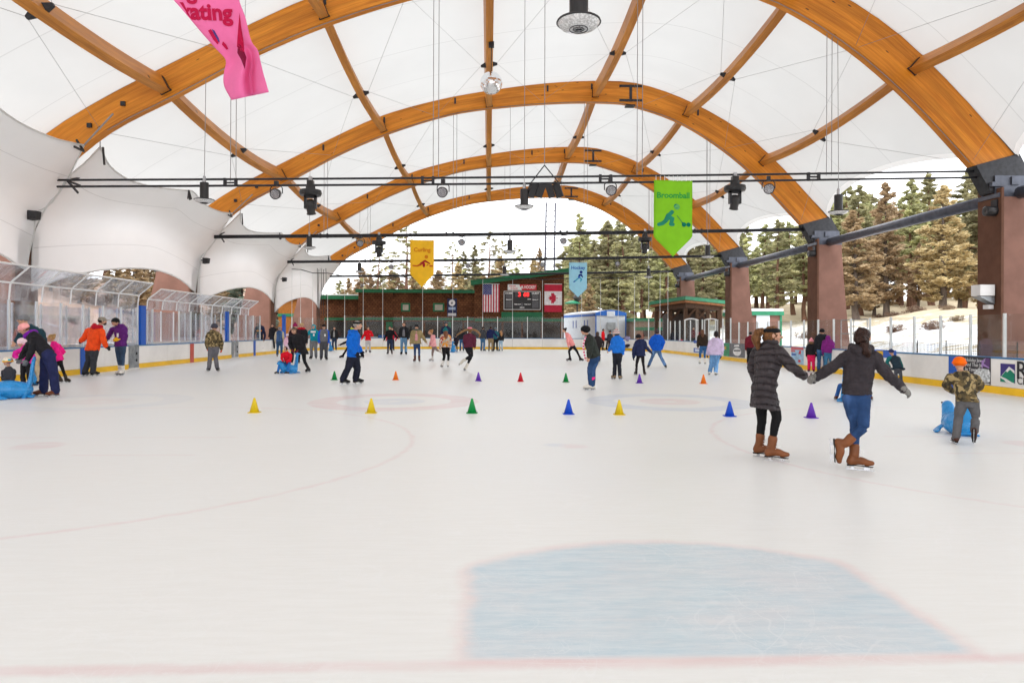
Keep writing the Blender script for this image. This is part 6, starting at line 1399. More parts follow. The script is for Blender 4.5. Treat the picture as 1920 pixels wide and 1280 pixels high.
        if hair == 'lowpony': hball(mb, (0, -.22, -.05), (.39, .34, .40)); limb(mb, [hp(.06, -.48, .0), hp(.20, -.66, -.32), hp(.34, -.66, -.72), hp(.44, -.55, -1.05)], [.20 * hh, .26 * hh, .24 * hh, .10 * hh], 12)
        if hair == 'bun': hball(mb, (0, -.42, .42), (.20, .20, .20))
        if hair == 'braid': limb(mb, [hp(.22, .10, -.25), hp(.26, .12, -.7), hp(.22, .10, -1.2), hp(.2, .08, -1.7)], [.14 * hh, .16 * hh, .13 * hh, .07 * hh], 10)
        soft("hair", mb, hc, body, vox * .9, 2, .022 * Hm if hair in ('long', 'pony', 'bob', 'lowpony') else .004 * Hm, .05)
    def ringpts(z, r_, y0=-.04, k=22): return [hp(r_ * math.cos(a), y0 + r_ * 1.14 * math.sin(a), z) for a in np.linspace(0, 2 * math.pi, k)]
    if hat:
        mb = MB(); hm = col_of(hatc)
        if hat in ('beanie', 'pom'):
            hball(mb, (0, -.06, .20), (.445, .51, .42), 18); limb(mb, ringpts(.12, .405), [.10 * hh] * 22, 8, steps=1)
            if hat == 'pom': hball(mb, (0, -.08, .70), (.17, .17, .17))
        elif hat == 'band': hball(mb, (0, -.075, .255), (.432, .50, .215), 20)
        elif hat == 'helmet': hball(mb, (0, -.05, .18), (.50, .58, .46), 20); limb(mb, ringpts(.06, .44, -.06), [.07 * hh] * 22, 8, steps=1)
        elif hat == 'cap': hball(mb, (0, -.05, .20), (.43, .49, .37), 18); limb(mb, [hp(0, .30, .20), hp(0, .78, .14)], [.30 * hh, .26 * hh], 12, np.array(hl), .16)
        soft({'beanie': "beanie", 'pom': "pompom_hat", 'band': "headband", 'helmet': "helmet", 'cap': "cap"}[hat], mb, hm, body, vox * .9, 2)
    if gloves:
        for s in 'LR':
            mb = MB(); hand(mb, s, 1.28); d = P['w' + s] - P['e' + s]; d /= np.linalg.norm(d); limb(mb, [P['w' + s] - d * .03 * Hm, P['w' + s] + d * .015 * Hm], [.030 * Hm, .027 * Hm], 10); soft("glove", mb, col_of(gloves), body, max(.0065, vox * .85), 1)
    if scarf: mb = MB(); limb(mb, [P['n'] - lax * .07 * Hm, P['n'] + fo * .065 * Hm + spine * .01 * Hm, P['n'] + lax * .07 * Hm, P['n'] - fo * .06 * Hm, P['n'] - lax * .07 * Hm], [.032 * Hm] * 5, 10); soft("scarf", mb, col_of(scarf), body, vox, 2, .01 * Hm, .05)
    if extra: extra(body, P, Hm, hh, hp, vox, lax, fo, spine, hball)
    return body
def ticket(body, P, Hm, hh, hp, vox, lax, fo, spine, hball):
    c = P['p'] * .38 + P['n'] * .62 + fo * .098 * Hm; mb = MB(); M_ = Matrix(((lax[0], fo[0], spine[0], c[0]), (lax[1], fo[1], spine[1], c[1]), (lax[2], fo[2], spine[2], c[2]), (0, 0, 0, 1))); mb.box((.005 * Hm, -.002, -.065 * Hm), (.045 * Hm, .003, .0 * Hm), 0, M_); obj("paper_ticket", mb, WHITEP, body)
# ------------------------------------------------------------ seal shaped skating aids
SEALM = mat("glossy blue plastic", (.015, .25, .60), .28, 0, .5, .1, 5)
def seal(px, py, face, size, label):
    """blue plastic seal: fat body, raised head, flippers, tall push handle at the tail"""
    root = on_ground(px, py, .02); e = empty("skating_seal", root, label, "skating aid", "blue seal skating aids"); D = root.dot(cam_fwd); vox = max(.010, min(.02, D * .0008))
    f_ = R(face); vf = Vector((root.x, root.y, 0)).normalized(); vr = Vector((vf.y, -vf.x, 0)); fw = vr * math.sin(f_) - vf * math.cos(f_); e.rotation_euler.z = math.atan2(-fw.x, fw.y); s = size; mb = MB()
    limb(mb, [(0, -.32 * s, .20 * s), (0, -.08 * s, .21 * s), (0, .16 * s, .23 * s), (0, .32 * s, .32 * s)], [.20 * s, .245 * s, .225 * s, .15 * s], 18, (1, 0, 0), .95)
    limb(mb, [(0, .30 * s, .30 * s), (0, .37 * s, .44 * s), (0, .43 * s, .53 * s)], [.15 * s, .13 * s, .115 * s], 16); mb.ball((0, .52 * s, .50 * s), (.085 * s, .10 * s, .07 * s), 12)
    soft("seal_body", mb, SEALM, e, vox, 3)
    for sd in (-1, 1): mb = MB(); limb(mb, [(sd * .17 * s, .16 * s, .16 * s), (sd * .28 * s, .18 * s, .06 * s), (sd * .34 * s, .02 * s, .035 * s)], [.08 * s, .09 * s, .06 * s], 12, (0, 1, 0), .4); soft("flipper", mb, SEALM, e, vox, 2)
    mb = MB(); limb(mb, [(0, -.36 * s, .10 * s), (0, -.46 * s, .45 * s), (0, -.50 * s, .80 * s), (0, -.52 * s, .92 * s)], [.20 * s, .13 * s, .10 * s, .10 * s], 14, (1, 0, 0), .42); limb(mb, [(-.20 * s, -.53 * s, .93 * s), (.20 * s, -.53 * s, .93 * s)], [.035 * s, .035 * s], 10); soft("push_handle", mb, SEALM, e, vox, 2)
    mb = MB(); limb(mb, [(-.20 * s, -.50 * s, .04 * s), (0, -.38 * s, .06 * s), (.20 * s, -.50 * s, .04 * s)], [.055 * s, .09 * s, .055 * s], 12, (0, 1, 0), .5); soft("tail_fin", mb, SEALM, e, vox, 2)
    for sd in (-1, 1): mb = MB(); mb.ball((sd * .085 * s, 0.50 * s, .59 * s), .022 * s, 8); obj("eye", mb, EYEM, e, True)
    return e
# ------------------------------------------------------------ the two women hand in hand
def laces(body, P, Hm, hh, hp, vox, lax, fo, spine, hball):
    for s in 'LR':
        a, k, t = P['a' + s], P['k' + s], P['t' + s]; sh = (k - a) / np.linalg.norm(k - a); f = t - a; f /= np.linalg.norm(f); mb = MB()
        for i in range(5):
            c = a + sh * (.055 - .02 * i) * Hm + f * (.034 + .008 * max(0, i - 2) * 2) * Hm; sd = np.cross(sh, f); mb.tube([c - sd * .02 * Hm, c + f * .006 * Hm, c + sd * .02 * Hm], .0035, 5)
        c = a + sh * .065 * Hm + f * .038 * Hm; mb.tube([c, c + f * .022 * Hm + np.array((0, 0, .010 * Hm)), c + f * .030 * Hm - np.array((0, 0, .012 * Hm))], .003, 5); mb.tube([c, c + f * .016 * Hm - np.array((0, 0, .02 * Hm)), c + f * .022 * Hm - np.array((0, 0, .05 * Hm))], .003, 5)
        obj("laces", mb, WHITEP, body)
person("woman in a long charcoal puffer coat and black headband, curly ponytail, holding hands", 1446, 859, 607, 118, '3a3437/puffer', '141416', '7c4a2b/boot', 'band', '121214/knit', 'pony', '6a4626', None, feet=dict(L=72, R=80), head=100, hem=.155, leg=.80, bulk=.98, hood=None, extra=laces,
    J=dict(h=(1449, 629), n=(1444, 646), sL=(1420, 658), sR=(1460, 658), eR=(1484, 687), wR=(1507, 704), dR=(1517, 707), eL=(1411, 690), wL=(1418, 715, .16), p=(1433, 727), kL=(1428, 787), aL=(1424, 822, .12), tL=(1436, 846, .10), kR=(1456, 779), aR=(1446, 825), tR=(1464, 852)))
person("woman in a dark fleece jacket and blue jeans, one skate lifted behind, arms spread wide", 1606, 879, 610, 180, '353034', '24406a/denim', '7c4a2b/boot', None, None, 'lowpony', '2e1a13', '7c7a76/knit', head=168, hood='down', leg=.84, bulk=.92, lift='R', feet=dict(L=88), hem=.0, extra=laces,
    J=dict(h=(1617, 633), n=(1614, 655), sL=(1592, 665), sR=(1637, 666), eL=(1556, 691), wL=(1524, 711), dL=(1509, 712), eR=(1664, 702), wR=(1693, 729), dR=(1711, 742), p=(1606, 736), hL=(1594, 747), hR=(1618, 747), kL=(1604, 797, .06), aL=(1601, 850, .0), tL=(1620, 872, .0), kR=(1618, 801, -.08), aR=(1581, 834, -.02), tR=(1573, 868, -.02)))
# boy in the orange beanie pushing a seal
person("boy in an orange beanie and camouflage jacket leaning over a blue seal", 1806, 832, 670, 180, 'c/camo', '5e5d5f', '4a2a20/boot', 'beanie', 'ff6a00/knit', None, gloves='8a8076', kid=True, hood='down', leg=1.05, bulk=1.1, lift='R', feet=dict(L=200),
    J=dict(h=(1799, 683, .18), n=(1803, 701, .10), sL=(1781, 707, .10), sR=(1828, 708, .10), eL=(1774, 722, .2), wL=(1783, 732, .36), eR=(1838, 722, .2), wR=(1826, 735, .36), p=(1814, 752), kL=(1797, 783, .05), aL=(1793, 815, .0), tL=(1788, 829, .0), kR=(1829, 778), aR=(1827, 807, -.08), tR=(1826, 832, -.06)))
seal(1792, 812, 200, .74, "blue plastic seal pushed by the boy in the orange beanie")
# ------------------------------------------------------------ bench side group
seal(14, 747, -95, .92, "blue plastic seal at the photo's edge, boy with yellow goggles riding it")
person("small boy with yellow goggle band on a patterned cap, riding the blue seal", 16, 745, 664, -60, '3a3a40', '1c56b8', '2a2422/boot', 'helmet', 'c/patch', None, gloves='222226', kid=True, height=1.12, J=dict(h=(14, 678, .0), n=(16, 690), sL=(7, 696), sR=(26, 695), eL=(6, 708), eR=(25, 708), wL=(8, 718), wR=(18, 717), p=(18, 722), kL=(6, 722), kR=(14, 724), aL=(8, 740), aR=(20, 742), tL=(2, 745), tR=(14, 747)),
    extra=lambda body, P, Hm, hh, hp, vox, lax, fo, spine, hball: (lambda mb: (limb(mb, [hp(.5 * math.cos(a), -.05 + .58 * math.sin(a), .05) for a in np.linspace(0, 2 * math.pi, 18)], [.10 * hh] * 18, 8, steps=1), soft("goggle_band", mb, fab('f2b200'), body, vox, 1)))(MB()))
person("bending woman in a pink beanie, black jacket and wide navy trousers, holding a seal", 86, 743, 602, -88, '232226', '23284e', '6a3a22/boot', 'beanie', 'f4a6a4/knit', 'braid', '6b4a34', '77787c/knit', leg=1.28, bulk=1.08, headpitch=.45, scarf='7a1fa0',
    J=dict(h=(45, 617), n=(58, 627), sL=(63, 636), sR=(66, 634), eL=(48, 655), wL=(39, 671), eR=(60, 656), wR=(51, 674), p=(90, 664), kL=(83, 698), aL=(82, 729), tL=(68, 740), kR=(100, 698), aR=(104, 727), tR=(90, 737)))
person("man in dark teal and grey beanie leaning on the boards behind the bending woman", 70, 722, 588, -92, '24404a', 'b9a68a', '2a2a2c/boot', 'beanie', '7d7f82/knit', None, bulk=1.08, lean=.1, J=dict(h=(43, 600), n=(54, 613), sL=(44, 622), sR=(76, 622), eL=(34, 635), wL=(30, 640), eR=(82, 640), wR=(80, 655), p=(68, 660)))
person("girl in a bright pink jacket and white helmet beside the bending woman", 50, 733, 632, -40, 'd9249a', '222024', '5a3320/boot', 'helmet', 'f3d3da', 'long', '6b4a30', '2a2a30', kid=True, bulk=1.05, J=dict(h=(41, 643), sL=(30, 661), sR=(58, 660), eL=(27, 667), wL=(36, 672), eR=(63, 672), wR=(56, 680)))
seal(66, 722, -20, .7, "small blue seal half hidden behind the bending woman")
person("blond girl in a hot pink jacket and black leggings gliding off from the boards", 119, 717, 626, -95, 'ec1e86', '17171a', '3c3228/boot', None, None, 'bun', 'b08a58', kid=True, leg=.8, bulk=1.05, J=dict(h=(95, 634), n=(101, 643), sL=(106, 646), sR=(108, 647), eL=(104, 662), wL=(100, 668), eR=(119, 660), wR=(109, 666), p=(111, 675), kL=(103, 691), aL=(113, 706), tL=(107, 716), kR=(116, 688), aR=(124, 706), tR=(133, 717)))
person("bearded man in an orange jacket with red hood and grey cap, hand on the boards", 170, 705, 593, 128, 'f4511e', '37393f', '1b1b1d/boot', 'cap', '8d8578', 'short', '2a211b', '2a2a2e', head=95, hood='down', leg=1.12, bulk=1.14, J=dict(h=(192, 602), n=(183, 613), sL=(166, 620), sR=(191, 621), eL=(156, 635), wL=(152, 639), eR=(194, 638), wR=(199, 649), dR=(208, 657), p=(173, 656), kL=(166, 677), aL=(159, 697), tL=(167, 704), kR=(176, 677), aR=(174, 698), tR=(186, 704)),
    extra=lambda body, P, Hm, hh, hp, vox, lax, fo, spine, hball: ((lambda mb: (hball(mb, (0, .24, -.30), (.26, .24, .22)), soft("beard", mb, fab('2a211b', 'hair'), body, vox * .8, 1)))(MB()), (lambda mb: (limb(mb, [P['n'] - lax * .07 * Hm + spine * .02 * Hm, P['n'] - fo * .06 * Hm, P['n'] + lax * .07 * Hm + spine * .02 * Hm], [.034 * Hm, .05 * Hm, .034 * Hm], 10), soft("hood", mb, fab('b5182c'), body, vox, 2)))(MB())))
person("woman in a purple jacket, black beanie and yellow gloves beside the open gate", 226, 703, 594, -45, '5c2470', '33465e/denim', 'e2ddd6/boot', 'beanie', '18181b/knit', 'bob', '1d1512', 'e8b01c', leg=.88, J=dict(h=(216, 604), sL=(212, 617), sR=(232, 618), eL=(203, 632), wL=(199, 637), eR=(236, 633), wR=(223, 636), p=(226, 648), kL=(222, 667), aL=(226, 690), tL=(217, 702), kR=(230, 668), aR=(230, 690), tR=(224, 703)), extra=ticket)
person("child in a camouflage jacket and grey beanie seen from behind, alone on the ice", 399, 696, 607, 180, 'c/camo', '66656b', '2a2a2c/boot', 'beanie', '4a4a55/knit', None, gloves='e0512c', kid=True, leg=1.05, bulk=1.12, J=dict(h=(402, 614), sL=(391, 628), sR=(411, 628), eL=(388, 642), wL=(389, 652), eR=(415, 642), wR=(415, 654), p=(401, 649), kL=(394, 668), aL=(392, 688), tL=(387, 694), kR=(404, 668), aR=(407, 689), tR=(411, 695)))
person("young man in a navy hoodie with an orange band leaning behind the boards", 487, 655, 604, 5, '1d2440', '2a2c33', '1b1b1d', None, None, 'short', '1f1611', z0=.35, height=1.75, blades=False, J=dict(h=(483, 610), eL=(475, 630), wL=(478, 637), eR=(497, 628), wR=(495, 637)), extra=lambda body, P, Hm, hh, hp, vox, lax, fo, spine, hball: (lambda mb: (mb.box((-.16, .17, 1.12), (.16, .19, 1.2), 0, Matrix.Rotation(R(185) , 4, 'Z')), obj("chest_print", mb, fab('e8902a'), body)))(MB()))
person("person with dark curly hair in black behind the boards", 511, 655, 608, -20, '222126', '2a2c33', '1b1b1d', None, None, 'bob', '191312', z0=.3, height=1.66, blades=False)
person("grey haired man in a denim vest with beige sleeves, back turned, by the boards' end", 524, 669, 612, 170, '3c5a86/denim', '33506f/denim', '9a8a78/boot', None, None, 'short', '8d8a86', None, sleeves='cfc0a4', leg=.95)
person("small child in pale pink next to the denim vest man", 539, 669, 626, 10, 'e7b9cf', 'd8c3cf', 'cfc8c4/boot', 'helmet', 'f0d9e3', None, kid=True)
person("woman in a black coat and patterned headband pushing a red child on a seal", 566, 698, 608, -28, '201f23', '17171a', '151517/boot', 'band', '7a6250/knit', 'bob', '3a2a1e', '7e2a36/knit', hem=.10, leg=.8, bulk=1.1, headpitch=.25, wide_hem=1.1, J=dict(h=(551, 620), n=(555, 629), sL=(546, 633), sR=(567, 632), eL=(544, 645), wL=(548, 655), eR=(569, 647), wR=(560, 657), p=(565, 655), kL=(556, 676), aL=(555, 691), tL=(552, 697), kR=(571, 677), aR=(578, 690), tR=(581, 698)))
seal(540, 700, -55, .74, "blue plastic seal carrying the child in red")
person("toddler in a red jacket with dark maroon hood, riding a blue seal", 536, 700, 644, -30, 'd5122a', '2a6fb8', '3a2a22/boot', None, None, None, gloves='33262a', kid=True, height=1.05, hood='down', bulk=1.1, J=dict(h=(535, 654, -.1), n=(536, 661, -.1), sL=(529, 664, -.1), sR=(545, 664, -.1), eL=(528, 672, -.2), wL=(531, 677, -.3), eR=(545, 673, -.2), wR=(537, 678, -.3), p=(540, 680, 0), kL=(524, 683, -.28), kR=(541, 686, -.28), aL=(521, 695, -.3), aR=(540, 697, -.32), tL=(515, 699, -.34), tR=(535, 701, -.34)), extra=lambda body, P, Hm, hh, hp, vox, lax, fo, spine, hball: (lambda mb: (hball(mb, (0, -.10, .06), (.46, .46, .50)), soft("hood", mb, fab('3a1420'), body, vox, 2)))(MB()))
person("tall person in a magenta pompom hat just behind the woman in a black coat", 553, 681, 601, 15, '2a1a24', '1d1d22', '1b1b1d', 'pom', '8a1450/knit', 'bob', '3b1c22', height=1.85)
person("man with a red scarf and fawn cap behind the pushing woman", 565, 679, 605, 0, '222226', '26262b', '1b1b1d', 'cap', 'b79a70', 'short', '6b5136', scarf='c3122c')
person("teen in a teal hoodie with white chest print, arm held out", 588, 673, 608, -12, '0f8ca0', '77787c', '201f22/boot', None, None, None, hood='up', leg=1.05, J=dict(eL=(577, 627), wL=(571, 637)), extra=lambda body, P, Hm, hh, hp, vox, lax, fo, spine, hball: (ticket(body, P, Hm, hh, hp, vox, lax, fo, spine, hball), (lambda mb, c: (mb.box((-.13, -.01, -.05), (.13, .01, .05), 0, Matrix(((lax[0], fo[0], spine[0], c[0]), (lax[1], fo[1], spine[1], c[1]), (lax[2], fo[2], spine[2], c[2]), (0, 0, 0, 1)))), obj("chest_print", mb, WHITEP, body)))(MB(), P['p'] * .2 + P['n'] * .8 + fo * .083 * Hm)))
person("man in a grey pullover with royal blue sleeves and black cap", 607, 675, 608, 4, '6d6e74', '4c4d53', '241a1c/boot', 'cap', '1a1a1d', 'short', '1d1512', None, sleeves='1e56c8', leg=1.12, bulk=1.1, extra=ticket)
person("man in an open black jacket over grey, standing by the black advert", 627, 657, 612, -15, '202024', '24344c/denim', '1b1b1d', None, None, 'short', '2a1c14', shirt='9a9a9c')
seal(620, 658, 5, .7, "small blue seal beside the man in an open black jacket")
person("older man in a bright blue jacket and black headband striding across the ice", 658, 720, 598, 78, '0b62c4', '1f2130', '161618/boot', 'band', '141416/knit', 'short', '9a968f', '1b1b22', leg=1.22, bulk=1.12, hood='down', J=dict(h=(671, 610), n=(664, 622), sL=(657, 629), sR=(664, 629), eL=(655, 648), wL=(666, 661), eR=(670, 647), wR=(676, 658), p=(662, 667), hL=(660, 669), hR=(665, 669), kL=(653, 689), aL=(643, 711), tL=(650, 718), kR=(670, 692), aR=(667, 710), tR=(679, 717)), extra=lambda body, P, Hm, hh, hp, vox, lax, fo, spine, hball: (lambda mb: (limb(mb, [P['n'] + spine * .02 * Hm + fo * .03 * Hm, P['n'] + spine * .05 * Hm - fo * .05 * Hm], [.016 * Hm, .014 * Hm], 8), soft("lime_collar", mb, fab('c8dc28'), body, vox, 1)))(MB()))
person("skater in black lunging behind the man in the bright blue jacket", 662, 671, 610, -70, '1d1d21', '1d1d22', '1b1b1d', None, None, 'short', '1d1512', leg=.85, J=dict(eL=(651, 640), wL=(638, 646), kL=(650, 655), aL=(643, 664), tL=(638, 670), kR=(674, 653), aR=(680, 663), tR=(682, 669)))
person("woman in a red coat and pale grey trousers, hand on her chest", 690, 661, 612, 8, 'd70f22', 'c4c1c4', '33181f/boot', None, None, 'long', '24171a', hem=.06, J=dict(eL=(682, 628), wL=(678, 636), eR=(699, 630), wR=(695, 627)))
person("person in a red coat almost hidden by the black jacket skater", 735, 657, 614, 0, 'c01a34', '2a2c36', '1b1b1d', None, None, 'bob', '2a1c14', hem=.04, J=dict(eL=(726, 631), wL=(724, 638), eR=(744, 631), wR=(742, 638)))
person("woman in a black jacket and dark jeans, arms out, hand held by a man", 731, 664, 611, -5, '1b1b1f', '23324c/denim', '2e161a/boot', None, None, 'short', '221613', leg=.9, J=dict(eL=(724, 628), wL=(720, 637), eR=(740, 627), wR=(746, 634), dR=(749, 634)))
person("tall man in an open dark jacket and pale jeans beside the black jacket woman", 757, 665, 604, -3, '1f2024', '5e83a3/denim', '1b1b1f', None, None, 'short', '2e2118', shirt='75757c', J=dict(eL=(750, 624), wL=(748, 632)))
person("woman in an open olive parka with grey scarf and black beanie", 781, 678, 608, -6, '97865f', '2b4268/denim', '58302c/boot', 'beanie', '1a1a1c/knit', 'long', '5a3c28', hem=.05, leg=.82, bulk=1.12, shirt='c98f94', scarf='5d5f55', J=dict(eL=(772, 630), wL=(770, 643), eR=(791, 629), wR=(799, 641), kL=(778, 657), aL=(778, 671), kR=(786, 657), aR=(786, 671)))
person("girl in a pale pink hoodie bent forward, one leg swung back", 811, 677, 617, -82, 'e9a5a9', '8d7a74', 'cfc9c4/boot', None, None, 'bun', 'a8764c', kid=True, hood='down', leg=.85, lift='R', J=dict(h=(807, 623), n=(811, 630), sL=(813, 633), sR=(814, 633), eL=(808, 640), wL=(806, 646), eR=(813, 642), wR=(808, 647), p=(814, 649), kL=(811, 662), aL=(811, 672), tL=(806, 676), kR=(819, 656), aR=(827, 660), tR=(831, 664)))
person("man in a navy jacket and grey helmet behind the child in a patterned jacket", 836, 668, 602, 10, '232a44', '23252e', '1b1b1d', 'helmet', '4a4d52', None, leg=1.0)
person("child in a cream and orange patterned jacket with teal pompom hat and white skates", 835, 688, 616, 190, 'c/print', '1b1b1f', 'dcd8d2/boot', 'pom', '0e6a70/knit', 'long', '7a4c36', kid=True, bulk=1.12, leg=.9, J=dict(kL=(833, 668), aL=(830, 681), tL=(826, 686), kR=(841, 667), aR=(840, 679)))
seal(850, 660, 170, .8, "small blue seal behind the child in a patterned jacket")
person("toddler in dark clothes behind a small blue seal", 855, 659, 628, 190, '26222c', '24242c', '1b1b1d', 'helmet', '3b3b46', None, kid=True)
def flying(body, P, Hm, hh, hp, vox, lax, fo, spine, hball):
    mb = MB(); k = Vector((0, 0, 0)); r_ = root_of(body)
    for pts, rr in (([(880, 617), (870, 620), (860, 626), (856, 629)], [.09, .085, .06, .03]), ([(884, 617), (893, 620), (900, 627), (898, 632)], [.09, .09, .08, .04])): limb(mb, [np.array(at_d(a, b_, r_[1]) - r_[0]) for a, b_ in pts], rr, 10, (0, 1, 0), .5)
    soft("flying_hair", mb, fab('8f6a44', 'hair'), body, vox, 2)
def root_of(b_): return (Vector(b_.location), b_.location.dot(cam_fwd))
person("girl in burgundy with a pink headband, long hair flying out on both sides", 873, 695, 610, 178, '5a2438', '1b1a1f', 'd8d2c6/boot', 'band', 'f08aa0/knit', 'bob', '7a5636', leg=.82, lift='L', extra=flying, J=dict(h=(881, 618), n=(881, 627), sL=(873, 630), sR=(889, 631), eL=(871, 640), wL=(873, 648), eR=(890, 640), wR=(890, 650), p=(878, 650), kL=(882, 667, -.1), aL=(869, 676, .1), tL=(862, 683, .1), kR=(884, 667), aR=(874, 684), tR=(870, 693)))
for args, kw in ((("person in dark top and blue jeans half behind the girl with flying hair", 866, 658, 616, 185, '26262c', '33567e/denim'), dict(hair='short')), (("man in a grey jacket and jeans, first of four standing in a group", 905, 658, 612, 150, '45484e', '3f678e/denim'), dict(hair='short')), (("man in a navy jacket and khaki trousers, arm round his neighbour", 920, 659, 611, 165, '1d2550', '8d7a5c'), dict(hair='short', J=dict(eR=(929, 627), wR=(932, 630)))), (("person in a teal jacket and grey beanie beneath the navy jacket man's arm", 929, 658, 614, 175, '2a6070', '1b1b1f'), dict(hat='beanie', hatc='6a7a86/knit', hair='short')), (("blond girl in a black top and pale jeans at the group's end", 939, 658, 620, 200, '232326', '9ab4cc/denim'), dict(hair='long', hairc='b8875a', kid=True))): person(*args, **kw)
person("skater in a salmon pink jacket and black leggings lunging to the left", 1072, 677, 612, -92, 'f29a98', '1b1b20', '23181c/boot', None, None, 'bun', '2a1c18', leg=.82, J=dict(h=(1058, 619), n=(1063, 626), sL=(1066, 629), sR=(1067, 629), eL=(1064, 639), wL=(1066, 648), eR=(1070, 640), wR=(1072, 649), p=(1074, 648), kL=(1067, 658), aL=(1069, 669), tL=(1063, 675), kR=(1082, 659), aR=(1088, 669), tR=(1092, 675)))
def stripe_scarf(body, P, Hm, hh, hp, vox, lax, fo, spine, hball):
    r_ = root_of(body); mb = MB(); limb(mb, [np.array(at_d(a, b_, r_[1] - .15) - r_[0]) for a, b_ in ((1098, 632), (1094, 645), (1095, 660), (1098, 674))], [.035, .04, .04, .035], 10, None, .6); soft("striped_scarf", mb, fab('f', 'check') if False else fab((.8, .1, .3), 'check'), body, vox, 1)
    mb = MB(); hball(mb, (.30, .05, -.1), (.12, .2, .3)); soft("helmet_strap", mb, fab('e0b020'), body, vox, 1)
person("older woman in a black and yellow helmet, dark green fleece and striped scarf, bent forward", 1108, 732, 609, -82, '2f3430', '26436c/denim', 'e4dfd6/boot', 'helmet', '17171a', 'short', '3a2a20', leg=.98, bulk=1.14, cuff='f02c80', extra=stripe_scarf, J=dict(h=(1097, 620), n=(1103, 631), sL=(1106, 636), sR=(1107, 635), eL=(1112, 654), wL=(1107, 667), eR=(1106, 655), wR=(1104, 668), p=(1115, 668), hL=(1113, 672), hR=(1117, 672), kL=(1106, 692), aL=(1108, 716), tL=(1098, 727), kR=(1112, 692, .1), aR=(1111, 716, .1), tR=(1101, 727, .1)))
person("child with dark hair close behind the helmeted woman", 1120, 678, 622, 185, '2b2628', '1f1f24', '1b1b1d', None, None, 'bob', '4a3a32', kid=True)
person("person in a red jacket perched on the far boards, knee raised", 1131, 657, 616, 80, 'e0141e', '1c1c20', '1b1b1d', None, None, 'short', '2a1c14', J=dict(kR=(1139, 637), aR=(1137, 646)))
person("small child in dark grey leaning on the far boards beside the red jacket", 1144, 657, 620, 5, '3b3e48', '24242c', '1b1b1d', 'beanie', '33333c', 'short', '33241a', kid=True)
person("boy in a blue jacket and red striped beanie with tan skates", 1157, 711, 617, 158, '1e6fcf', '23262f', '8a7558/boot', 'pom', 'c/stripe', 'short', '4a3626', kid=True, bulk=1.1, head=-140, J=dict(h=(1155, 626), sL=(1150, 638), sR=(1166, 638), eL=(1147, 649), wL=(1142, 656), eR=(1168, 652), wR=(1167, 663), p=(1158, 660), kL=(1153, 681), aL=(1152, 700), tL=(1146, 708), kR=(1161, 681), aR=(1162, 701), tR=(1160, 711)))
person("child in a long navy coat with black leggings, one arm stretched out", 1201, 703, 626, 178, '232c4e', '1d1a1e', '241c1c/boot', 'beanie', '15151a/knit', None, gloves='15151a', kid=True, hood='down', hem=.06, leg=.8, bulk=1.08, J=dict(h=(1197, 633), eL=(1188, 657), wL=(1188, 670), eR=(1211, 650), wR=(1220, 660), kL=(1194, 681), aL=(1193, 695), tL=(1189, 702), kR=(1206, 681), aR=(1208, 695), tR=(1211, 702)))
person("person in a royal blue hooded jacket and jeans standing with legs far apart", 1232, 690, 618, 180, '0f56c0', '47658c/denim', '33333a/boot', 'pom', '4a4048/knit', 'short', '2a1c14', hood='down', leg=.98, bulk=1.14, J=dict(eL=(1219, 642), wL=(1224, 654), eR=(1244, 642), wR=(1240, 654), p=(1231, 656), kL=(1223, 669), aL=(1217, 682), tL=(1214, 689), kR=(1239, 669), aR=(1247, 682), tR=(1248, 689)))
person("adult in dark grey standing with a toddler in red near the pavilion", 1264, 662, 616, 170, '2e3036', '2a3346', '1b1b1d', None, None, 'short', '1d1512', bulk=1.08)
person("toddler in a red jacket holding on to the adult in dark grey", 1276, 663, 632, 175, 'd1142a', '23283a', '1b1b1d', 'helmet', '3a3026', None, kid=True)
person("woman with very long brown hair in a dark top and blue jeans", 1317, 682, 617, 182, '33281f', '2f5a88/denim', 'e6e2dc/boot', None, None, 'long', '6a4630', leg=.86, J=dict(p=(1319, 648)))
person("girl in a lavender hoodie and pale jeans, arms held away from her sides", 1336, 703, 617, 178, 'c9b8d6', '5d88b4/denim', 'dcd8d4/boot', None, None, 'bob', '1f1517', '1d1d22', hood='down', hem=.0, leg=1.08, bulk=1.14, J=dict(h=(1343, 626), n=(1342, 636), sL=(1333, 640), sR=(1352, 640), eL=(1330, 652), wL=(1327, 664), eR=(1354, 654), wR=(1352, 666), p=(1341, 664), kL=(1334, 682), aL=(1331, 696), kR=(1343, 682), aR=(1342, 696)))
person("man in a maroon jacket and black trousers, red skates, by the grey advert", 1407, 684, 621, 180, '6e1c2c', '1b1b1f', 'b3202a/boot', None, None, 'short', '2a2422', bulk=1.12, J=dict(eL=(1399, 644), wL=(1399, 655), eR=(1417, 641), wR=(1421, 648)))
person("small child in a black jacket, pink trousers and pink hat by the boards", 1521, 697, 636, 182, '222024', 'e0205c', '1b1b1d', 'pom', 'ef9aa8/knit', 'bob', '8a6a4a', kid=True, leg=1.1, bulk=1.1)
person("man in a black jacket and jeans, back turned, beside the purple jacket woman", 1541, 698, 616, 176, '22242a', '31557c/denim', '1b1b1d', 'beanie', '17171a', None, hood='down', bulk=1.1)
person("woman in a purple jacket with grey hem, stooping over the boards", 1553, 699, 626, 165, '7a2478', '3d7296/denim', '2a1c1c', None, None, None, hood='up', bulk=1.14, J=dict(h=(1553, 634)))
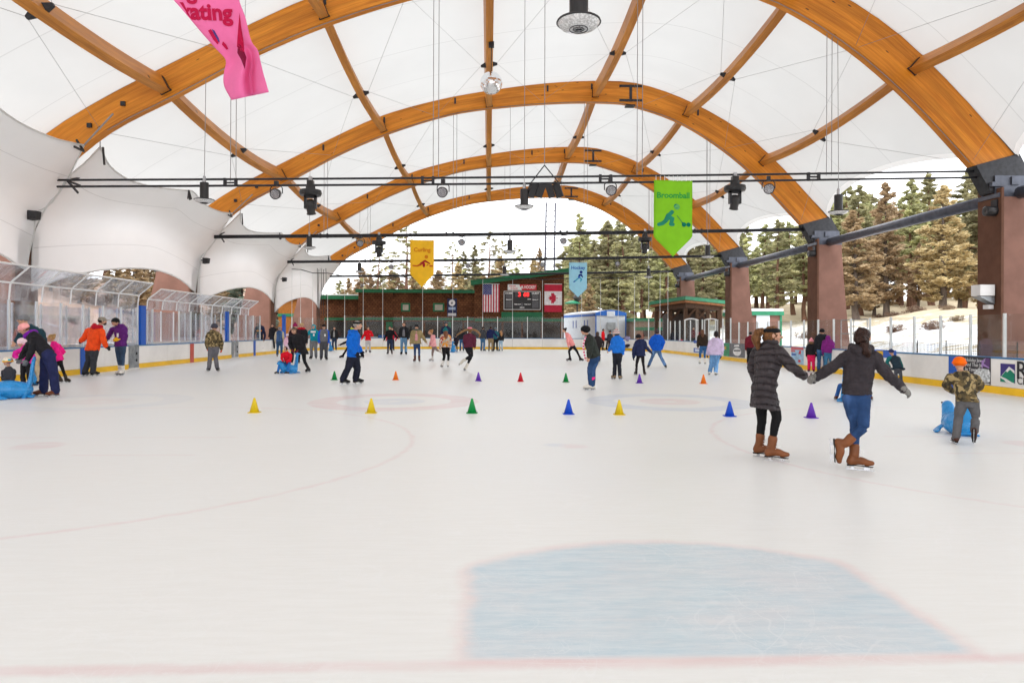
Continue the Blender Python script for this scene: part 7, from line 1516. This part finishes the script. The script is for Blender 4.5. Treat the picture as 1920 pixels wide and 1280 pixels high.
person("child in a navy and teal jacket bent far forward over the ice", 1689, 720, 652, 190, '22323e', '4a4d56', '1b1b1d', 'beanie', '232b52/knit', None, kid=True, bulk=1.2, hem=.05, wide_hem=1.3, sleeves='1a6a6a', J=dict(h=(1671, 660, .2), n=(1676, 668, .15), sL=(1667, 671, .12), sR=(1684, 671, .12), eL=(1663, 680, .2), wL=(1668, 688, .3), eR=(1689, 682, .2), wR=(1692, 690, .2), p=(1683, 689), kL=(1680, 703), kR=(1689, 702), aL=(1683, 713), aR=(1690, 713), tL=(1681, 718), tR=(1691, 719)))
seal(1598, 752, 165, .85, "blue seal mostly hidden behind the woman in a dark fleece jacket")
person("child in jeans and brown skates riding a seal behind the dark fleece jacket", 1598, 750, 690, 185, '2a2c34', '2c5a98/denim', '5a3020/boot', 'beanie', '33343c', None, kid=True, height=1.12, J=dict(h=(1592, 697), p=(1596, 727), kL=(1575, 722), aL=(1569, 736), tL=(1565, 743), kR=(1622, 724), aR=(1632, 742), tR=(1636, 750)))
# folded stroller by the far boards
p = on_ground(1176, 657, .02); st = empty("stroller", p, "dark stroller with violet and white cloth parked at the far boards", "stroller"); mb = MB()
mb.box((-.22, -.25, .25), (.22, .2, .36))
for s in (-1, 1): mb.tube([(s * .26, -.35, .10), (s * .25, .1, .55), (s * .25, .45, 1.0)], .018, 6); mb.tube([(s * .26, .35, .10), (s * .25, -.05, .6)], .018, 6)
mb.tube([(-.25, .45, 1.0), (.25, .45, 1.0)], .02, 6); obj("stroller_frame", mb, STEEL, st)
mb = MB(); limb(mb, [(0, -.25, .42), (0, .02, .40), (0, .2, .8)], [.22, .24, .2], 12, (1, 0, 0), .5); soft("seat", mb, fab('26243c'), st, .025, 2)
mb = MB(); limb(mb, [(0, .2, .98), (0, .0, 1.02), (0, -.15, .9)], [.22, .26, .2], 12, (1, 0, 0), .6); soft("sun_hood", mb, fab('8d86a8'), st, .025, 2)
for s in (-1, 1):
    for y in (-.36, .36): mb = MB(); mb.lathe([(.02, -.02), (.12, -.025), (.13, 0), (.12, .025), (.02, .02)], (s * .28, y, .13), 14, M=Matrix.Rotation(R(90), 4, 'Y')); obj("wheel", mb, LAMPB, st)
# people standing in the glazed bench and under the pavilion
for px, py, top, fc, jc, lab, z0 in ((140, 668, 628, 80, '2f4a44', "dim figure crouched low behind the first glazed bench's plexiglass", 0), (1300, 655, 613, 10, '6a1c26', "person in dark red waiting under the pavilion behind the glass", 0)):
    if px == 140: continue
    person(lab, px, py, top, fc, jc, '24262c', '1b1b1d', None, None, 'short', '2a1c14', blades=False)
# ------------------------------------------------------------ turn the remeshed forms into plain meshes
dg = bpy.context.evaluated_depsgraph_get()
done = [(o, bpy.data.meshes.new_from_object(o.evaluated_get(dg), preserve_all_data_layers=False, depsgraph=dg)) for o in PENDING]
for o, me in done:
    old = o.data
    if not me.materials:
        for m_ in old.materials: me.materials.append(m_)
    o.modifiers.clear(); o.data = me; me.polygons.foreach_set("use_smooth", [True] * len(me.polygons)); bpy.data.meshes.remove(old)
